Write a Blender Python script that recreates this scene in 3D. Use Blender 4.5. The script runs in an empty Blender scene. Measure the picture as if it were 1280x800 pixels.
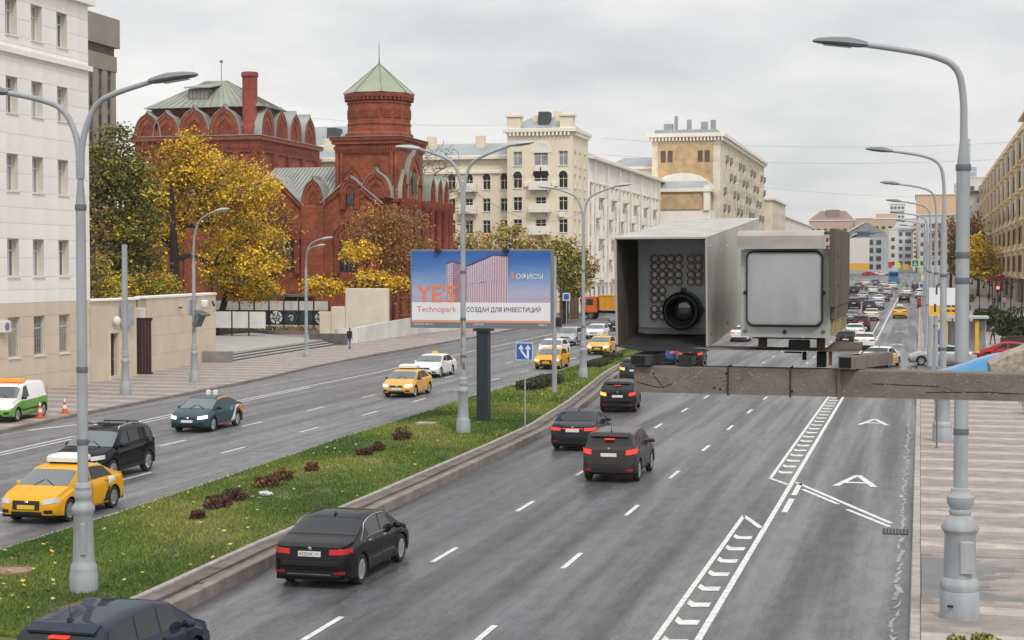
import bpy, bmesh, math, random
import numpy as np
from mathutils import Vector, Matrix
R = random.Random(7)
S = bpy.context.scene
COL = S.collection
# ------------------------------------------------------------------ camera
F_PX = 2020.0; EYE = 7.0
YAW = math.atan(510 / F_PX); PIT = math.atan(65 / F_PX)
cam = bpy.data.objects.new('camera', bpy.data.cameras.new('camera'))
COL.objects.link(cam)
cam.location = (0, 0, EYE)
cam.rotation_euler = (math.pi / 2 - PIT, 0, YAW)
cam.data.sensor_width = 36.0
cam.data.lens = 36.0 * F_PX / 1280.0
cam.data.clip_start = 0.1
cam.data.clip_end = 9000
S.camera = cam
S.view_settings.view_transform = 'Standard'
S.view_settings.look = 'None'
S.view_settings.exposure = 0.1
S.view_settings.gamma = 1.0
S.cycles.max_bounces = 6
S.cycles.volume_bounces = 0
# ------------------------------------------------------------------ overcast sky and sun
SUN_EL = math.radians(48); SUN_AZ = math.radians(150)      # azimuth clockwise from +Y
W = bpy.data.worlds.new('World'); S.world = W
W.use_nodes = True
nt = W.node_tree; nt.nodes.clear()
def N(t, **kw):
    n = nt.nodes.new(t)
    for k, v in kw.items(): setattr(n, k, v)
    return n
out = N('ShaderNodeOutputWorld'); bg = N('ShaderNodeBackground')
sky = N('ShaderNodeTexSky', sky_type='NISHITA', sun_disc=False)
sky.sun_elevation = SUN_EL; sky.sun_rotation = SUN_AZ
tc = N('ShaderNodeTexCoord')
sep = N('ShaderNodeSeparateXYZ'); nt.links.new(tc.outputs['Generated'], sep.inputs[0])
# cloud layer: direction projected on a flat deck so that clouds shrink towards the horizon
dv = N('ShaderNodeMath', operation='ADD'); dv.inputs[1].default_value = 0.20
ab = N('ShaderNodeMath', operation='ABSOLUTE'); nt.links.new(sep.outputs[2], ab.inputs[0]); nt.links.new(ab.outputs[0], dv.inputs[0])
px = N('ShaderNodeMath', operation='DIVIDE'); py = N('ShaderNodeMath', operation='DIVIDE')
nt.links.new(sep.outputs[0], px.inputs[0]); nt.links.new(dv.outputs[0], px.inputs[1])
nt.links.new(sep.outputs[1], py.inputs[0]); nt.links.new(dv.outputs[0], py.inputs[1])
cmb = N('ShaderNodeCombineXYZ'); nt.links.new(px.outputs[0], cmb.inputs[0]); nt.links.new(py.outputs[0], cmb.inputs[1])
ns = N('ShaderNodeTexNoise'); ns.inputs['Scale'].default_value = 0.75; ns.inputs['Detail'].default_value = 6; ns.inputs['Roughness'].default_value = 0.56
nt.links.new(cmb.outputs[0], ns.inputs['Vector'])
rp = N('ShaderNodeValToRGB')
rp.color_ramp.elements[0].position = 0.37; rp.color_ramp.elements[0].color = (5.8, 5.95, 6.05, 1)
rp.color_ramp.elements[1].position = 0.62; rp.color_ramp.elements[1].color = (9.4, 9.1, 8.8, 1)
nt.links.new(ns.outputs['Fac'], rp.inputs[0])
# overcast sky: brighter overhead than at the horizon, the usual (1 + 2 sin) distribution, softened
zg = N('ShaderNodeMath', operation='MULTIPLY_ADD'); zg.inputs[1].default_value = .7; zg.inputs[2].default_value = 1.0
mx0 = N('ShaderNodeMath', operation='MAXIMUM'); mx0.inputs[1].default_value = 0
nt.links.new(sep.outputs[2], mx0.inputs[0]); nt.links.new(mx0.outputs[0], zg.inputs[0])
vm = N('ShaderNodeVectorMath', operation='SCALE'); nt.links.new(rp.outputs[0], vm.inputs[0]); nt.links.new(zg.outputs[0], vm.inputs['Scale'])
mix = N('ShaderNodeMix', data_type='RGBA'); mix.inputs['Factor'].default_value = 0.92
nt.links.new(sky.outputs[0], mix.inputs['A']); nt.links.new(vm.outputs[0], mix.inputs['B'])
nt.links.new(mix.outputs['Result'], bg.inputs[0]); bg.inputs[1].default_value = 0.1
nt.links.new(bg.outputs[0], out.inputs[0])
sun = bpy.data.objects.new('sun', bpy.data.lights.new('sun', 'SUN')); COL.objects.link(sun)
sun.data.energy = 1.5; sun.data.angle = math.radians(11); sun.data.color = (1, .96, .9)
sd = Vector((math.sin(SUN_AZ) * math.cos(SUN_EL), math.cos(SUN_AZ) * math.cos(SUN_EL), math.sin(SUN_EL)))
sun.rotation_euler = sd.to_track_quat('Z', 'Y').to_euler()
sun.location = (0, 0, 60)

# ------------------------------------------------------------------ terrain and picture rays
def gz(Y):
    if Y < 120: return 0.0
    def s(y): return .013 * (y - 120) ** 2 / 160 if y < 200 else .52 + .013 * (y - 200)
    if Y < 450: return s(Y)
    t = min(Y, 650) - 450
    return s(450) + .013 * (t - t * t / 400)
cy_, sy_ = math.cos(YAW), math.sin(YAW); cp_, sp_ = math.cos(PIT), math.sin(PIT)
FW = Vector((-sy_ * cp_, cy_ * cp_, -sp_)); RT = Vector((cy_, sy_, 0)); UP = Vector((-sy_ * sp_, cy_ * sp_, cp_))
def ray(x, y): return FW + RT * ((x - 640) / F_PX) - UP * ((y - 400) / F_PX)
def G(x, y):
    d = ray(x, y); t = 5.; pv = 0
    while t < 3000:
        if EYE + d.z * t < gz(d.y * t):
            lo, hi = pv, t
            for _ in range(30):
                m = (lo + hi) / 2
                if EYE + d.z * m < gz(d.y * m): hi = m
                else: lo = m
            return Vector((d.x * hi, d.y * hi, gz(d.y * hi)))
        pv = t; t *= 1.02
def atY(x, y, Y):
    d = ray(x, y); t = Y / d.y; return Vector((d.x * t, Y, EYE + d.z * t))

# ------------------------------------------------------------------ materials
MATS = {}
def mat(name, col, rough=.6, metal=0., spec=.5, coat=0., var=.12, vs=2.0, det=4, bump=0., bs=30., bd=.02, emit=0., ecol=None, world=False, stretch=None, orand=0.):
    if name in MATS: return MATS[name]
    m = bpy.data.materials.new(name); m.use_nodes = True
    t = m.node_tree; b = t.nodes['Principled BSDF']
    b.inputs['Roughness'].default_value = rough; b.inputs['Metallic'].default_value = metal
    b.inputs['Specular IOR Level'].default_value = spec
    b.inputs['Coat Weight'].default_value = coat; b.inputs['Coat Roughness'].default_value = .06
    c = (*col[:3], 1)
    b.inputs['Base Color'].default_value = c
    def L(a, bb): t.links.new(a, bb)
    vec = None
    if var or bump:
        if world:
            g = t.nodes.new('ShaderNodeNewGeometry'); vec = g.outputs['Position']
        else:
            g = t.nodes.new('ShaderNodeTexCoord'); vec = g.outputs['Object']
        if stretch:
            mp = t.nodes.new('ShaderNodeMapping'); mp.inputs['Scale'].default_value = stretch; L(vec, mp.inputs['Vector']); vec = mp.outputs[0]
    last = None
    if var:
        n = t.nodes.new('ShaderNodeTexNoise'); n.inputs['Scale'].default_value = vs; n.inputs['Detail'].default_value = det; L(vec, n.inputs['Vector'])
        mr = t.nodes.new('ShaderNodeMapRange'); mr.inputs['From Min'].default_value = .3; mr.inputs['From Max'].default_value = .7
        mr.inputs['To Min'].default_value = 1 - var; mr.inputs['To Max'].default_value = 1 + var; L(n.outputs['Fac'], mr.inputs['Value'])
        last = mr.outputs[0]
    if orand:
        oi = t.nodes.new('ShaderNodeObjectInfo'); m2 = t.nodes.new('ShaderNodeMapRange')
        m2.inputs['To Min'].default_value = 1 - orand; m2.inputs['To Max'].default_value = 1 + orand; L(oi.outputs['Random'], m2.inputs['Value'])
        if last:
            mm = t.nodes.new('ShaderNodeMath'); mm.operation = 'MULTIPLY'; L(last, mm.inputs[0]); L(m2.outputs[0], mm.inputs[1]); last = mm.outputs[0]
        else: last = m2.outputs[0]
    if last:
        v = t.nodes.new('ShaderNodeVectorMath'); v.operation = 'SCALE'; v.inputs[0].default_value = col[:3]; L(last, v.inputs['Scale'])
        L(v.outputs[0], b.inputs['Base Color'])
    if bump:
        n = t.nodes.new('ShaderNodeTexNoise'); n.inputs['Scale'].default_value = bs; n.inputs['Detail'].default_value = 6; L(vec, n.inputs['Vector'])
        bp = t.nodes.new('ShaderNodeBump'); bp.inputs['Strength'].default_value = bump; bp.inputs['Distance'].default_value = bd; L(n.outputs['Fac'], bp.inputs['Height'])
        L(bp.outputs[0], b.inputs['Normal'])
    if emit:
        b.inputs['Emission Color'].default_value = (*(ecol or col)[:3], 1); b.inputs['Emission Strength'].default_value = emit
    MATS[name] = m
    return m
def srgb(r, g, b):
    f = lambda c: (c / 255 / 12.92) if c <= 10 else ((c / 255 + .055) / 1.055) ** 2.4
    return (f(r), f(g), f(b))

# ------------------------------------------------------------------ mesh collecting
class MB:
    def __init__(s): s.v = []; s.f = []; s.m = []
    def add(s, vs, fs, mi=0):
        o = len(s.v); s.v.extend([tuple(v) for v in vs])
        for f in fs: s.f.append(tuple(i + o for i in f)); s.m.append(mi)
    def quad(s, a, b, c, d, mi=0): s.add([a, b, c, d], [(0, 1, 2, 3)], mi)
    def poly(s, pts, mi=0): s.add(pts, [tuple(range(len(pts)))], mi)
    def box(s, x0, x1, y0, y1, z0, z1, mi=0, M=None):
        v = [(x0, y0, z0), (x1, y0, z0), (x1, y1, z0), (x0, y1, z0), (x0, y0, z1), (x1, y0, z1), (x1, y1, z1), (x0, y1, z1)]
        if M is not None: v = [M @ Vector(q) for q in v]
        s.add(v, [(0, 3, 2, 1), (4, 5, 6, 7), (0, 1, 5, 4), (1, 2, 6, 5), (2, 3, 7, 6), (3, 0, 4, 7)], mi)
    def bevbox(s, x0, x1, y0, y1, z0, z1, b, mi=0, M=None):
        """box with bevelled vertical and top edges"""
        def ring(i, z): return [(x0 + i + b, y0 + i, z), (x1 - i - b, y0 + i, z), (x1 - i, y0 + i + b, z), (x1 - i, y1 - i - b, z), (x1 - i - b, y1 - i, z), (x0 + i + b, y1 - i, z), (x0 + i, y1 - i - b, z), (x0 + i, y0 + i + b, z)]
        v = ring(0, z0) + ring(0, z1 - b) + ring(b, z1)
        if M is not None: v = [M @ Vector(q) for q in v]
        fs = [tuple(range(7, -1, -1)), tuple(range(16, 24))]
        for k in range(2):
            for i in range(8): j = (i + 1) % 8; fs.append((k * 8 + i, k * 8 + j, k * 8 + 8 + j, k * 8 + 8 + i))
        s.add(v, fs, mi)
    def prism(s, pts, h, mi=0, M=None):
        """polygon in xy extruded from z=0 to h, placed by M"""
        n = len(pts); v = [Vector((p[0], p[1], 0)) for p in pts] + [Vector((p[0], p[1], h)) for p in pts]
        if M is not None: v = [M @ q for q in v]
        s.add(v, [tuple(range(n - 1, -1, -1)), tuple(range(n, 2 * n))] + [(i, (i + 1) % n, n + (i + 1) % n, n + i) for i in range(n)], mi)
    def lathe(s, prof, c=(0, 0, 0), n=16, mi=0, cap=True, axis=None, a0=0):
        o = Vector(c); vs = []; fs = []
        for r, z in prof:
            for k in range(n):
                a = a0 + 2 * math.pi * k / n; q = Vector((r * math.cos(a), r * math.sin(a), z))
                vs.append(o + (axis @ q if axis is not None else q))
        for i in range(len(prof) - 1):
            for k in range(n):
                j = (k + 1) % n; fs.append((i * n + k, i * n + j, (i + 1) * n + j, (i + 1) * n + k))
        if cap:
            fs.append(tuple(range(n - 1, -1, -1))); fs.append(tuple((len(prof) - 1) * n + k for k in range(n)))
        s.add(vs, fs, mi)
    def cyl(s, a, b, r0, r1=None, n=8, mi=0, cap=True):
        a, b = Vector(a), Vector(b); r1 = r0 if r1 is None else r1
        d = b - a; q = d.to_track_quat('Z', 'Y').to_matrix()
        s.lathe([(r0, 0), (r1, d.length)], a, n, mi, cap, q)
    def tube(s, pts, rs, n=8, mi=0):
        pts = [Vector(p) for p in pts]; rs = rs if isinstance(rs, (list, tuple)) else [rs] * len(pts)
        vs = []; fs = []; pq = None
        for i, p in enumerate(pts):
            d = (pts[min(i + 1, len(pts) - 1)] - pts[max(i - 1, 0)]).normalized()
            if pq is None: u = d.orthogonal().normalized()
            else:
                u = pq - d * pq.dot(d)
                u = u.normalized() if u.length > 1e-5 else d.orthogonal().normalized()
            pq = u; w = d.cross(u)
            for k in range(n):
                a = 2 * math.pi * k / n; vs.append(p + (u * math.cos(a) + w * math.sin(a)) * rs[i])
        for i in range(len(pts) - 1):
            for k in range(n):
                j = (k + 1) % n; fs.append((i * n + k, i * n + j, (i + 1) * n + j, (i + 1) * n + k))
        fs.append(tuple(range(n - 1, -1, -1))); fs.append(tuple((len(pts) - 1) * n + k for k in range(n)))
        s.add(vs, fs, mi)
    def ball(s, c, rx, ry=None, rz=None, n=10, m=6, mi=0):
        ry = rx if ry is None else ry; rz = rx if rz is None else rz; c = Vector(c); vs = []; fs = []
        for i in range(1, m):
            t = math.pi * i / m
            for k in range(n):
                a = 2 * math.pi * k / n; vs.append((c.x + rx * math.sin(t) * math.cos(a), c.y + ry * math.sin(t) * math.sin(a), c.z - rz * math.cos(t)))
        for i in range(m - 2):
            for k in range(n):
                j = (k + 1) % n; fs.append((i * n + k, i * n + j, (i + 1) * n + j, (i + 1) * n + k))
        b = len(vs); vs += [(c.x, c.y, c.z - rz), (c.x, c.y, c.z + rz)]
        for k in range(n):
            j = (k + 1) % n; fs.append((b, j, k)); fs.append((b + 1, (m - 2) * n + k, (m - 2) * n + j))
        s.add(vs, fs, mi)
    def shift(s, d): s.v = [(a + d[0], b + d[1], c + d[2]) for a, b, c in s.v]; return s
    def mesh(s, name, mats, smooth=None):
        me = bpy.data.meshes.new(name); me.from_pydata(s.v, [], s.f)
        for m in (mats if isinstance(mats, (list, tuple)) else [mats]): me.materials.append(m)
        me.polygons.foreach_set('material_index', s.m)
        if smooth is not None:
            me.polygons.foreach_set('use_smooth', [True] * len(s.f))
            me.set_sharp_from_angle(angle=math.radians(smooth))
        me.update(); return me
def put(name, me, parent=None, loc=None, rz=None):
    o = bpy.data.objects.new(name, me); COL.objects.link(o)
    if parent is not None: o.parent = parent
    if loc is not None: o.location = loc
    if rz is not None: o.rotation_euler = (0, 0, rz)
    return o
def part(name, mb, mats, parent=None, smooth=None, label=None, stuff=False, recalc=False):
    me = mb.mesh(name, mats, smooth)
    if recalc: fixnorm(me)
    o = put(name, me, parent)
    if label: o['label'] = label
    if stuff: o['kind'] = 'stuff'
    return o
def fixnorm(me):
    b = bmesh.new(); b.from_mesh(me); bmesh.ops.recalc_face_normals(b, faces=b.faces); b.to_mesh(me); b.free()
def tag(o, label, cat, group=None):
    o['label'] = label; o['category'] = cat
    if group: o['group'] = group
    return o
def thing(name, label, cat, loc=(0, 0, 0), rz=0, group=None):
    o = put(name, None, None, loc, rz); o.empty_display_size = .3
    return tag(o, label, cat, group)
def struct(name, mb, mats, smooth=None):
    o = put(name, mb.mesh(name, mats, smooth) if mb else None); o['kind'] = 'structure'; return o
def copy_tree(o, parent=None):
    c = o.copy(); COL.objects.link(c)
    if parent is not None: c.parent = parent; c.matrix_parent_inverse = o.matrix_parent_inverse.copy()
    for ch in KIDS.get(o.name, None) or [q for q in o.children]: copy_tree(ch, c)
    return c
KIDS = {}
def interp(tab):
    def f(y):
        if y <= tab[0][0]: return tab[0][1]
        for (a, p), (b, q) in zip(tab, tab[1:]):
            if y <= b: return p + (q - p) * (y - a) / (b - a)
        return tab[-1][1]
    return f
FONT = {}
def lettering(text, h, m, parent, M, extrude=.004, width=None, bold=0.0, align='LEFT', name='lettering', shear=0):
    c = bpy.data.curves.new('text', 'FONT'); c.body = text; c.size = h; c.extrude = extrude; c.offset = bold; c.align_x = align; c.resolution_u = 3; c.shear = shear
    o = bpy.data.objects.new('text', c); COL.objects.link(o)
    bpy.context.view_layer.update()
    me = bpy.data.meshes.new_from_object(o.evaluated_get(bpy.context.evaluated_depsgraph_get()))
    bpy.data.objects.remove(o); bpy.data.curves.remove(c)
    if width:
        xs = [v.co.x for v in me.vertices]; k = width / max(1e-6, max(xs) - min(xs)); x0 = min(xs)
        for v in me.vertices: v.co.x = (v.co.x - x0) * k
    me.transform(M); me.materials.clear(); me.materials.append(m); me.name = name
    for p in me.polygons: p.material_index = 0
    return put(name, me, parent)
def frameM(O, U, V):
    """local xy plane spanned by U (right) and V (up) at O, z outward"""
    U = Vector(U).normalized(); V = Vector(V).normalized(); Z = U.cross(V)
    return Matrix(((U.x, V.x, Z.x, O[0]), (U.y, V.y, Z.y, O[1]), (U.z, V.z, Z.z, O[2]), (0, 0, 0, 1)))
# ================================================================== THE SETTING
def asphalt(name, base, wet):
    m = bpy.data.materials.new(name); m.use_nodes = True; t = m.node_tree; b = t.nodes['Principled BSDF']
    L = t.links.new
    g = t.nodes.new('ShaderNodeNewGeometry')
    def noise(sc, scale, det):
        mp = t.nodes.new('ShaderNodeMapping'); mp.inputs['Scale'].default_value = sc; L(g.outputs['Position'], mp.inputs['Vector'])
        n = t.nodes.new('ShaderNodeTexNoise'); n.inputs['Scale'].default_value = scale; n.inputs['Detail'].default_value = det; L(mp.outputs[0], n.inputs['Vector']); return n.outputs['Fac']
    def rng(v, a, bb, c, d):
        r = t.nodes.new('ShaderNodeMapRange'); r.inputs['From Min'].default_value = a; r.inputs['From Max'].default_value = bb; r.inputs['To Min'].default_value = c; r.inputs['To Max'].default_value = d; L(v, r.inputs['Value']); return r.outputs[0]
    def mul(a, bb):
        x = t.nodes.new('ShaderNodeMath'); x.operation = 'MULTIPLY'; L(a, x.inputs[0]); L(bb, x.inputs[1]); return x.outputs[0]
    tracks = rng(noise((1.15, .018, 1), 1.0, 4), .36, .64, .72, 1.32)       # wheel tracks along the lanes
    blot = rng(noise((.35, .10, 1), 1.0, 5), .35, .65, .88, 1.12)
    grain = rng(noise((1, .8, 1), 16.0, 9), .3, .7, .66, 1.36)
    cracks = rng(noise((1.6, .5, 1), 2.0, 8), .47, .503, .80, 1.0)
    v = t.nodes.new('ShaderNodeVectorMath'); v.operation = 'SCALE'; v.inputs[0].default_value = base
    L(mul(mul(tracks, cracks), mul(blot, grain)), v.inputs['Scale']); L(v.outputs[0], b.inputs['Base Color'])
    L(rng(noise((.9, .03, 1), 1.3, 4), .4, .62, wet, .62), b.inputs['Roughness'])
    bp = t.nodes.new('ShaderNodeBump'); bp.inputs['Strength'].default_value = .35; bp.inputs['Distance'].default_value = .006
    L(noise((1, 1, 1), 70.0, 4), bp.inputs['Height']); L(bp.outputs[0], b.inputs['Normal'])
    return m
M_ROAD = asphalt('asphalt', (.090, .090, .097), .34)
M_ROAD2 = asphalt('asphalt_pale', (.142, .142, .15), .44)
def streaky(name, col, var, world=True): return mat(name, col, .75, var=var, vs=1.3, det=7, world=world, bump=.25, bs=40)
M_PAINT = mat('road_paint', (.62, .62, .60), .65, var=.28, vs=5, det=8, world=True)
M_PAINTW = mat('road_paint_worn', (.27, .27, .275), .7, var=.5, vs=2.2, det=8, world=True)
M_KERB = mat('kerb_concrete', (.33, .305, .285), .85, var=.22, vs=3, det=6, world=True, bump=.3, orand=.08)
M_KERBD = mat('kerb_concrete_dark', (.21, .18, .165), .85, var=.25, vs=2, det=6, world=True, bump=.3, orand=.08)
def slabs(m, w, h, k=.80):
    t = m.node_tree; b = t.nodes['Principled BSDF']; s = b.inputs['Base Color'].links[0].from_socket; g = t.nodes.new('ShaderNodeNewGeometry'); br = t.nodes.new('ShaderNodeTexBrick'); br.inputs['Scale'].default_value = 1; br.inputs['Brick Width'].default_value = w; br.inputs['Row Height'].default_value = h; br.inputs['Mortar Size'].default_value = .012; br.offset = .5
    br.inputs['Color1'].default_value = (.9, .9, .9, 1); br.inputs['Color2'].default_value = (1.08, 1.08, 1.08, 1); br.inputs['Mortar'].default_value = (k, k, k, 1); t.links.new(g.outputs['Position'], br.inputs['Vector']); mx = t.nodes.new('ShaderNodeMix'); mx.data_type = 'RGBA'; mx.blend_type = 'MULTIPLY'; mx.inputs['Factor'].default_value = 1; t.links.new(s, mx.inputs['A']); t.links.new(br.outputs['Color'], mx.inputs['B']); t.links.new(mx.outputs['Result'], b.inputs['Base Color'])
M_SLAB = mat('paving_pink', (.29, .24, .22), .72, var=.22, vs=1.6, det=8, world=True, bump=.2, bs=25)
M_SLABL = mat('paving_light', (.40, .355, .32), .75, var=.16, vs=1.6, det=8, world=True, bump=.2, bs=25)
M_SLABG = mat('paving_grey', (.25, .22, .21), .7, var=.25, vs=1.2, det=8, world=True)
for m_ in (M_SLAB, M_SLABL, M_SLABG): slabs(m_, .6, .3, .84)
M_DIRT = mat('ground_dirt', (.13, .12, .105), .9, var=.3, vs=.2, det=8, world=True)

YS = [-40, -10, 20, 30] + [30 + 2.5 * i for i in range(1, 69)] + [210, 225, 240, 260, 280, 300, 330, 360, 400, 450, 500, 550, 600, 650, 720]
def drape(lf, rf, y0, y1, dz, mats, nx=1, mb=None):
    ys = sorted(set([y0, y1] + [y for y in YS if y0 < y < y1])); m = mb or MB()
    for a, b in zip(ys, ys[1:]):
        for i in range(nx):
            p = lambda y, k: (lf(y) + (rf(y) - lf(y)) * k / nx, y, gz(y) + dz)
            m.quad(p(a, i), p(a, i + 1), p(b, i + 1), p(b, i))
    return m
# one ground sheet to the horizon
gm = MB(); gy = [-300, -40, 60, 120, 140, 160, 180, 200, 300, 450, 500, 550, 600, 650, 1500, 6000]
for a, b in zip(gy, gy[1:]): gm.quad((-4000, a, gz(a) - .03), (4000, a, gz(a) - .03), (4000, b, gz(b) - .03), (-4000, b, gz(b) - .03))
struct('ground', gm, M_DIRT)
medR = interp([(-40, -14.4), (30, -14.5), (36, -14.72), (46, -14.8), (60, -15.0), (67, -15.2), (80, -16.3), (103, -18.8), (116, -19.8), (126, -20.5), (160, -21.6), (200, -21.8), (720, -22)])
medL = interp([(-40, -21.75), (35, -21.82), (43, -21.95), (60, -22.7), (78, -22.98), (105, -23.15), (129, -23.8), (160, -23.6), (720, -23.6)])
kerbL = interp([(-40, -37.2), (61, -37.7), (69, -38.5), (76, -38.8), (93, -39.7), (107, -41.2), (122, -42.1), (148, -42.6), (174, -43.0), (189, -41.9), (205, -40.6), (240, -39.5), (720, -39.5)])
kerbR = lambda y: -.14 if y < 140 else -.14 + .0

struct('right_carriageway', drape(medR, kerbR, -40, 720, 0, None), M_ROAD)
struct('left_carriageway', drape(kerbL, medL, -40, 720, 0, None), M_ROAD2)
struct('side_street', MB() if 0 else drape(lambda y: kerbR(y), lambda y: 90, 108, 134, .122, None), M_ROAD)
struct('cross_street', drape(lambda y: -160, lambda y: kerbL(y), 192, 214, .022, None), M_ROAD2)

# ---- road markings (flat paint, each set a sheet a few mm above the asphalt)
def strip(mb, x0, x1, y0, y1, w, dz=.008):
    n = max(1, int(abs(y1 - y0) / 6)); L_ = Vector((x1 - x0, y1 - y0)); p = Vector((L_.y, -L_.x)).normalized() * w / 2
    for i in range(n):
        a, b = i / n, (i + 1) / n
        ax, ay, bx, by = x0 + (x1 - x0) * a, y0 + (y1 - y0) * a, x0 + (x1 - x0) * b, y0 + (y1 - y0) * b
        mb.quad((ax - p.x, ay - p.y, gz(ay) + dz), (ax + p.x, ay + p.y, gz(ay) + dz), (bx + p.x, by + p.y, gz(by) + dz), (bx - p.x, by - p.y, gz(by) + dz))
dashp = put('lane_dashes', None); dashp['kind'] = 'structure'
for x, ph in ((-11.2, 28.3), (-8.02, 28.3)):
    k = -3
    while ph + 8.3 * k < 420:
        y = ph + 8.3 * k; k += 1
        mb = MB(); strip(mb, x, x, y, y + 2.1, .13)
        part('lane_dash', mb, M_PAINT, dashp)
for (xa, ya, xb, yb) in ((-25.5, 49, -25.9, 110), (-28.8, 45, -29.6, 130)):
    y = ya - 20 + (3 if xa > -27 else 0.6)
    while y < 170:
        f = (y - ya) / (yb - ya); x = xa + (xb - xa) * f
        mb = MB(); strip(mb, x, x, y, y + 2.3, .13); part('lane_dash', mb, M_PAINT, dashp); y += 8.1
# left edge double line
mb = MB()
pts = [(-33.1, 30), (-33.76, 54.4), (-34.65, 70.8), (-35.05, 88.9), (-35.3, 103), (-36.5, 133), (-37.1, 168), (-36.6, 189)]
for (a, b), (c, d) in zip(pts, pts[1:]):
    strip(mb, a, c, b, d, .14)
    if b < 75: strip(mb, a + .45, c + .45, b, d, .12)
struct('edge_line', mb, M_PAINT)
# right bus-lane line and its hatching
mb = MB(); strip(mb, -4.0, -4.0, -20, 200, .14); strip(mb, -4.0, -3.6, 200, 330, .17)
struct('bus_lane_line', mb, M_PAINT)
hat = put('hatched_marking', None); hat['kind'] = 'structure'
mb = MB(); strip(mb, -4.78, -4.78, -20, 45.6, .12); strip(mb, -4.78, -4.09, 45.7, 43.6, .15); strip(mb, -4.78, -4.74, 54.2, 200, .12); strip(mb, -4.8, -4.09, 54.1, 52.6, .15); part('hatch_border', mb, M_PAINT, hat)
y = -3.0
while y < 130:
    if not 43.0 < y < 54.8:
        mb = MB(); z = gz(y) + .008; w = .24 + .003 * min(y, 60)
        mb.quad((-4.665, y + .25, z), (-4.53, y - .06, z), (-4.53, y - .06 + w * 1.3, z), (-4.665, y + .25 + w * 1.3, z))
        mb.quad((-4.53, y - .06, z), (-4.18, y + .02, z), (-4.18, y + .02 + w * 1.3, z), (-4.53, y - .06 + w * 1.3, z)); part('hatch_bar', mb, M_PAINT, hat)
    y += 1.72
mb = MB(); strip(mb, -3.72, -3.72, 46.6, 49.4, .17); strip(mb, -3.72, -3.72, 50.2, 53, .17); struct('short_dashes', mb, M_PAINT)
mb = MB(); strip(mb, -3.9, -.72, 53.3, 45.3, .16); strip(mb, -3.55, -2.3, 51.6, 48.6, .15); strip(mb, -2.0, -.75, 47.6, 44.7, .15); struct('oblique_line', mb, M_PAINT)
# the letter A painted twice in the bus lane
for yc in (54.0, 74.9, 108, 150, 176):
    mb = MB(); z = gz(yc) + .008; a, b = yc - 1.3, yc + 1.55
    def lp(x, y): return (-1.98 + x, y, z)
    mb.quad(lp(-.72, a), lp(-.50, a), lp(.08, b), lp(-.12, b)); mb.quad(lp(.72, a), lp(.50, a), lp(-.08, b), lp(.12, b + .0))
    mb.v = [(x, y, zz + (.001 if i > 3 else 0)) for i, (x, y, zz) in enumerate(mb.v)]
    mb.quad(lp(-.40, a + .75), lp(.40, a + .75), lp(.33, a + 1.1), lp(-.33, a + 1.1)); mb.v = mb.v[:8] + [(x, y, zz + .002) for x, y, zz in mb.v[8:]]
    struct('lane_letter', mb, M_PAINT)
# worn white edge paint by the right kerb
mb = MB(); y = 20
while y < 120:
    l = R.uniform(.2, 1.0); w = R.uniform(.03, .13)
    strip(mb, -.42 + R.uniform(-.1, .08), -.42 + R.uniform(-.1, .08), y, y + l, w, .006 + R.uniform(0, .002)); y += l * R.uniform(.7, 1.15)
struct('worn_edge_paint', mb, M_PAINTW)
mb = MB(); strip(mb, -37.2, -36.2, 62.2, 66.2, .2); strip(mb, -35.3, -36.4, 64.8, 66.4, .2); struct('painted_arrow', mb, M_PAINT)
# storm drain grate
dg = tag(put('drain_grate', None, None, (-.55, 43.9, 0)), 'black iron drain grate in the gutter beside the right kerb', 'drain grate')
mb = MB(); mb.box(-.36, .30, -.45, .45, .004, .012); part('grate_frame', mb, mat('iron_black', (.012, .012, .013), .6), dg)
for i in range(7):
    mb = MB(); mb.box(-.30 + i * .085, -.27 + i * .085, -.4, .4, .014, .026); part('bar', mb, mat('iron_grey', (.13, .13, .135), .5, metal=.3), dg)

# ---- kerbs of single stones
def kerb(name, f, side, y0, y1, step, w, h, m, lim=300):
    par = put(name, None); par['kind'] = 'structure'
    y = y0; n = 0
    while y < y1 and n < lim:
        st = step if y < 90 else step * 2
        e = y + st - .02
        xa, xb = f(y), f(e); mb = MB(); za, zb = gz(y), gz(e); b = .02
        i0, i1 = (0, w) if side > 0 else (-w, 0)
        v = [(xa + i0, y, za - .1), (xa + i1, y, za - .1), (xb + i1, e, zb - .1), (xb + i0, e, zb - .1),
             (xa + i0, y, za + h - b), (xa + i1, y, za + h - b), (xb + i1, e, zb + h - b), (xb + i0, e, zb + h - b),
             (xa + i0 + b, y, za + h), (xa + i1 - b, y, za + h), (xb + i1 - b, e, zb + h), (xb + i0 + b, e, zb + h)]
        mb.add(v, [(0, 1, 5, 4), (2, 3, 7, 6), (1, 2, 6, 5), (3, 0, 4, 7), (4, 5, 9, 8), (6, 7, 11, 10), (5, 6, 10, 9), (7, 4, 8, 11), (8, 9, 10, 11)])
        part('kerb_stone', mb, m, par); y += st; n += 1
    return par
kerb('kerb_right', lambda y: kerbR(y), 1, 20, 108, 2.6, .20, .15, M_KERB)
kerb('kerb_right_far', lambda y: kerbR(y), 1, 134, 420, 3, .20, .15, M_KERB)
kerb('kerb_left', lambda y: kerbL(y), -1, 40, 300, 2, .2, .15, M_KERBD)
kerb('kerb_median_left', lambda y: medL(y), 1, 20, 300, 2, .15, .13, M_KERB)
kerb('kerb_median_right', lambda y: medR(y), -1, 20, 300, 1.5, .22, .28, M_KERBD)
kerb('kerb_median_inner', lambda y: medR(y) - .86, -1, 20, 200, 1.5, .14, .32, M_KERB)
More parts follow.
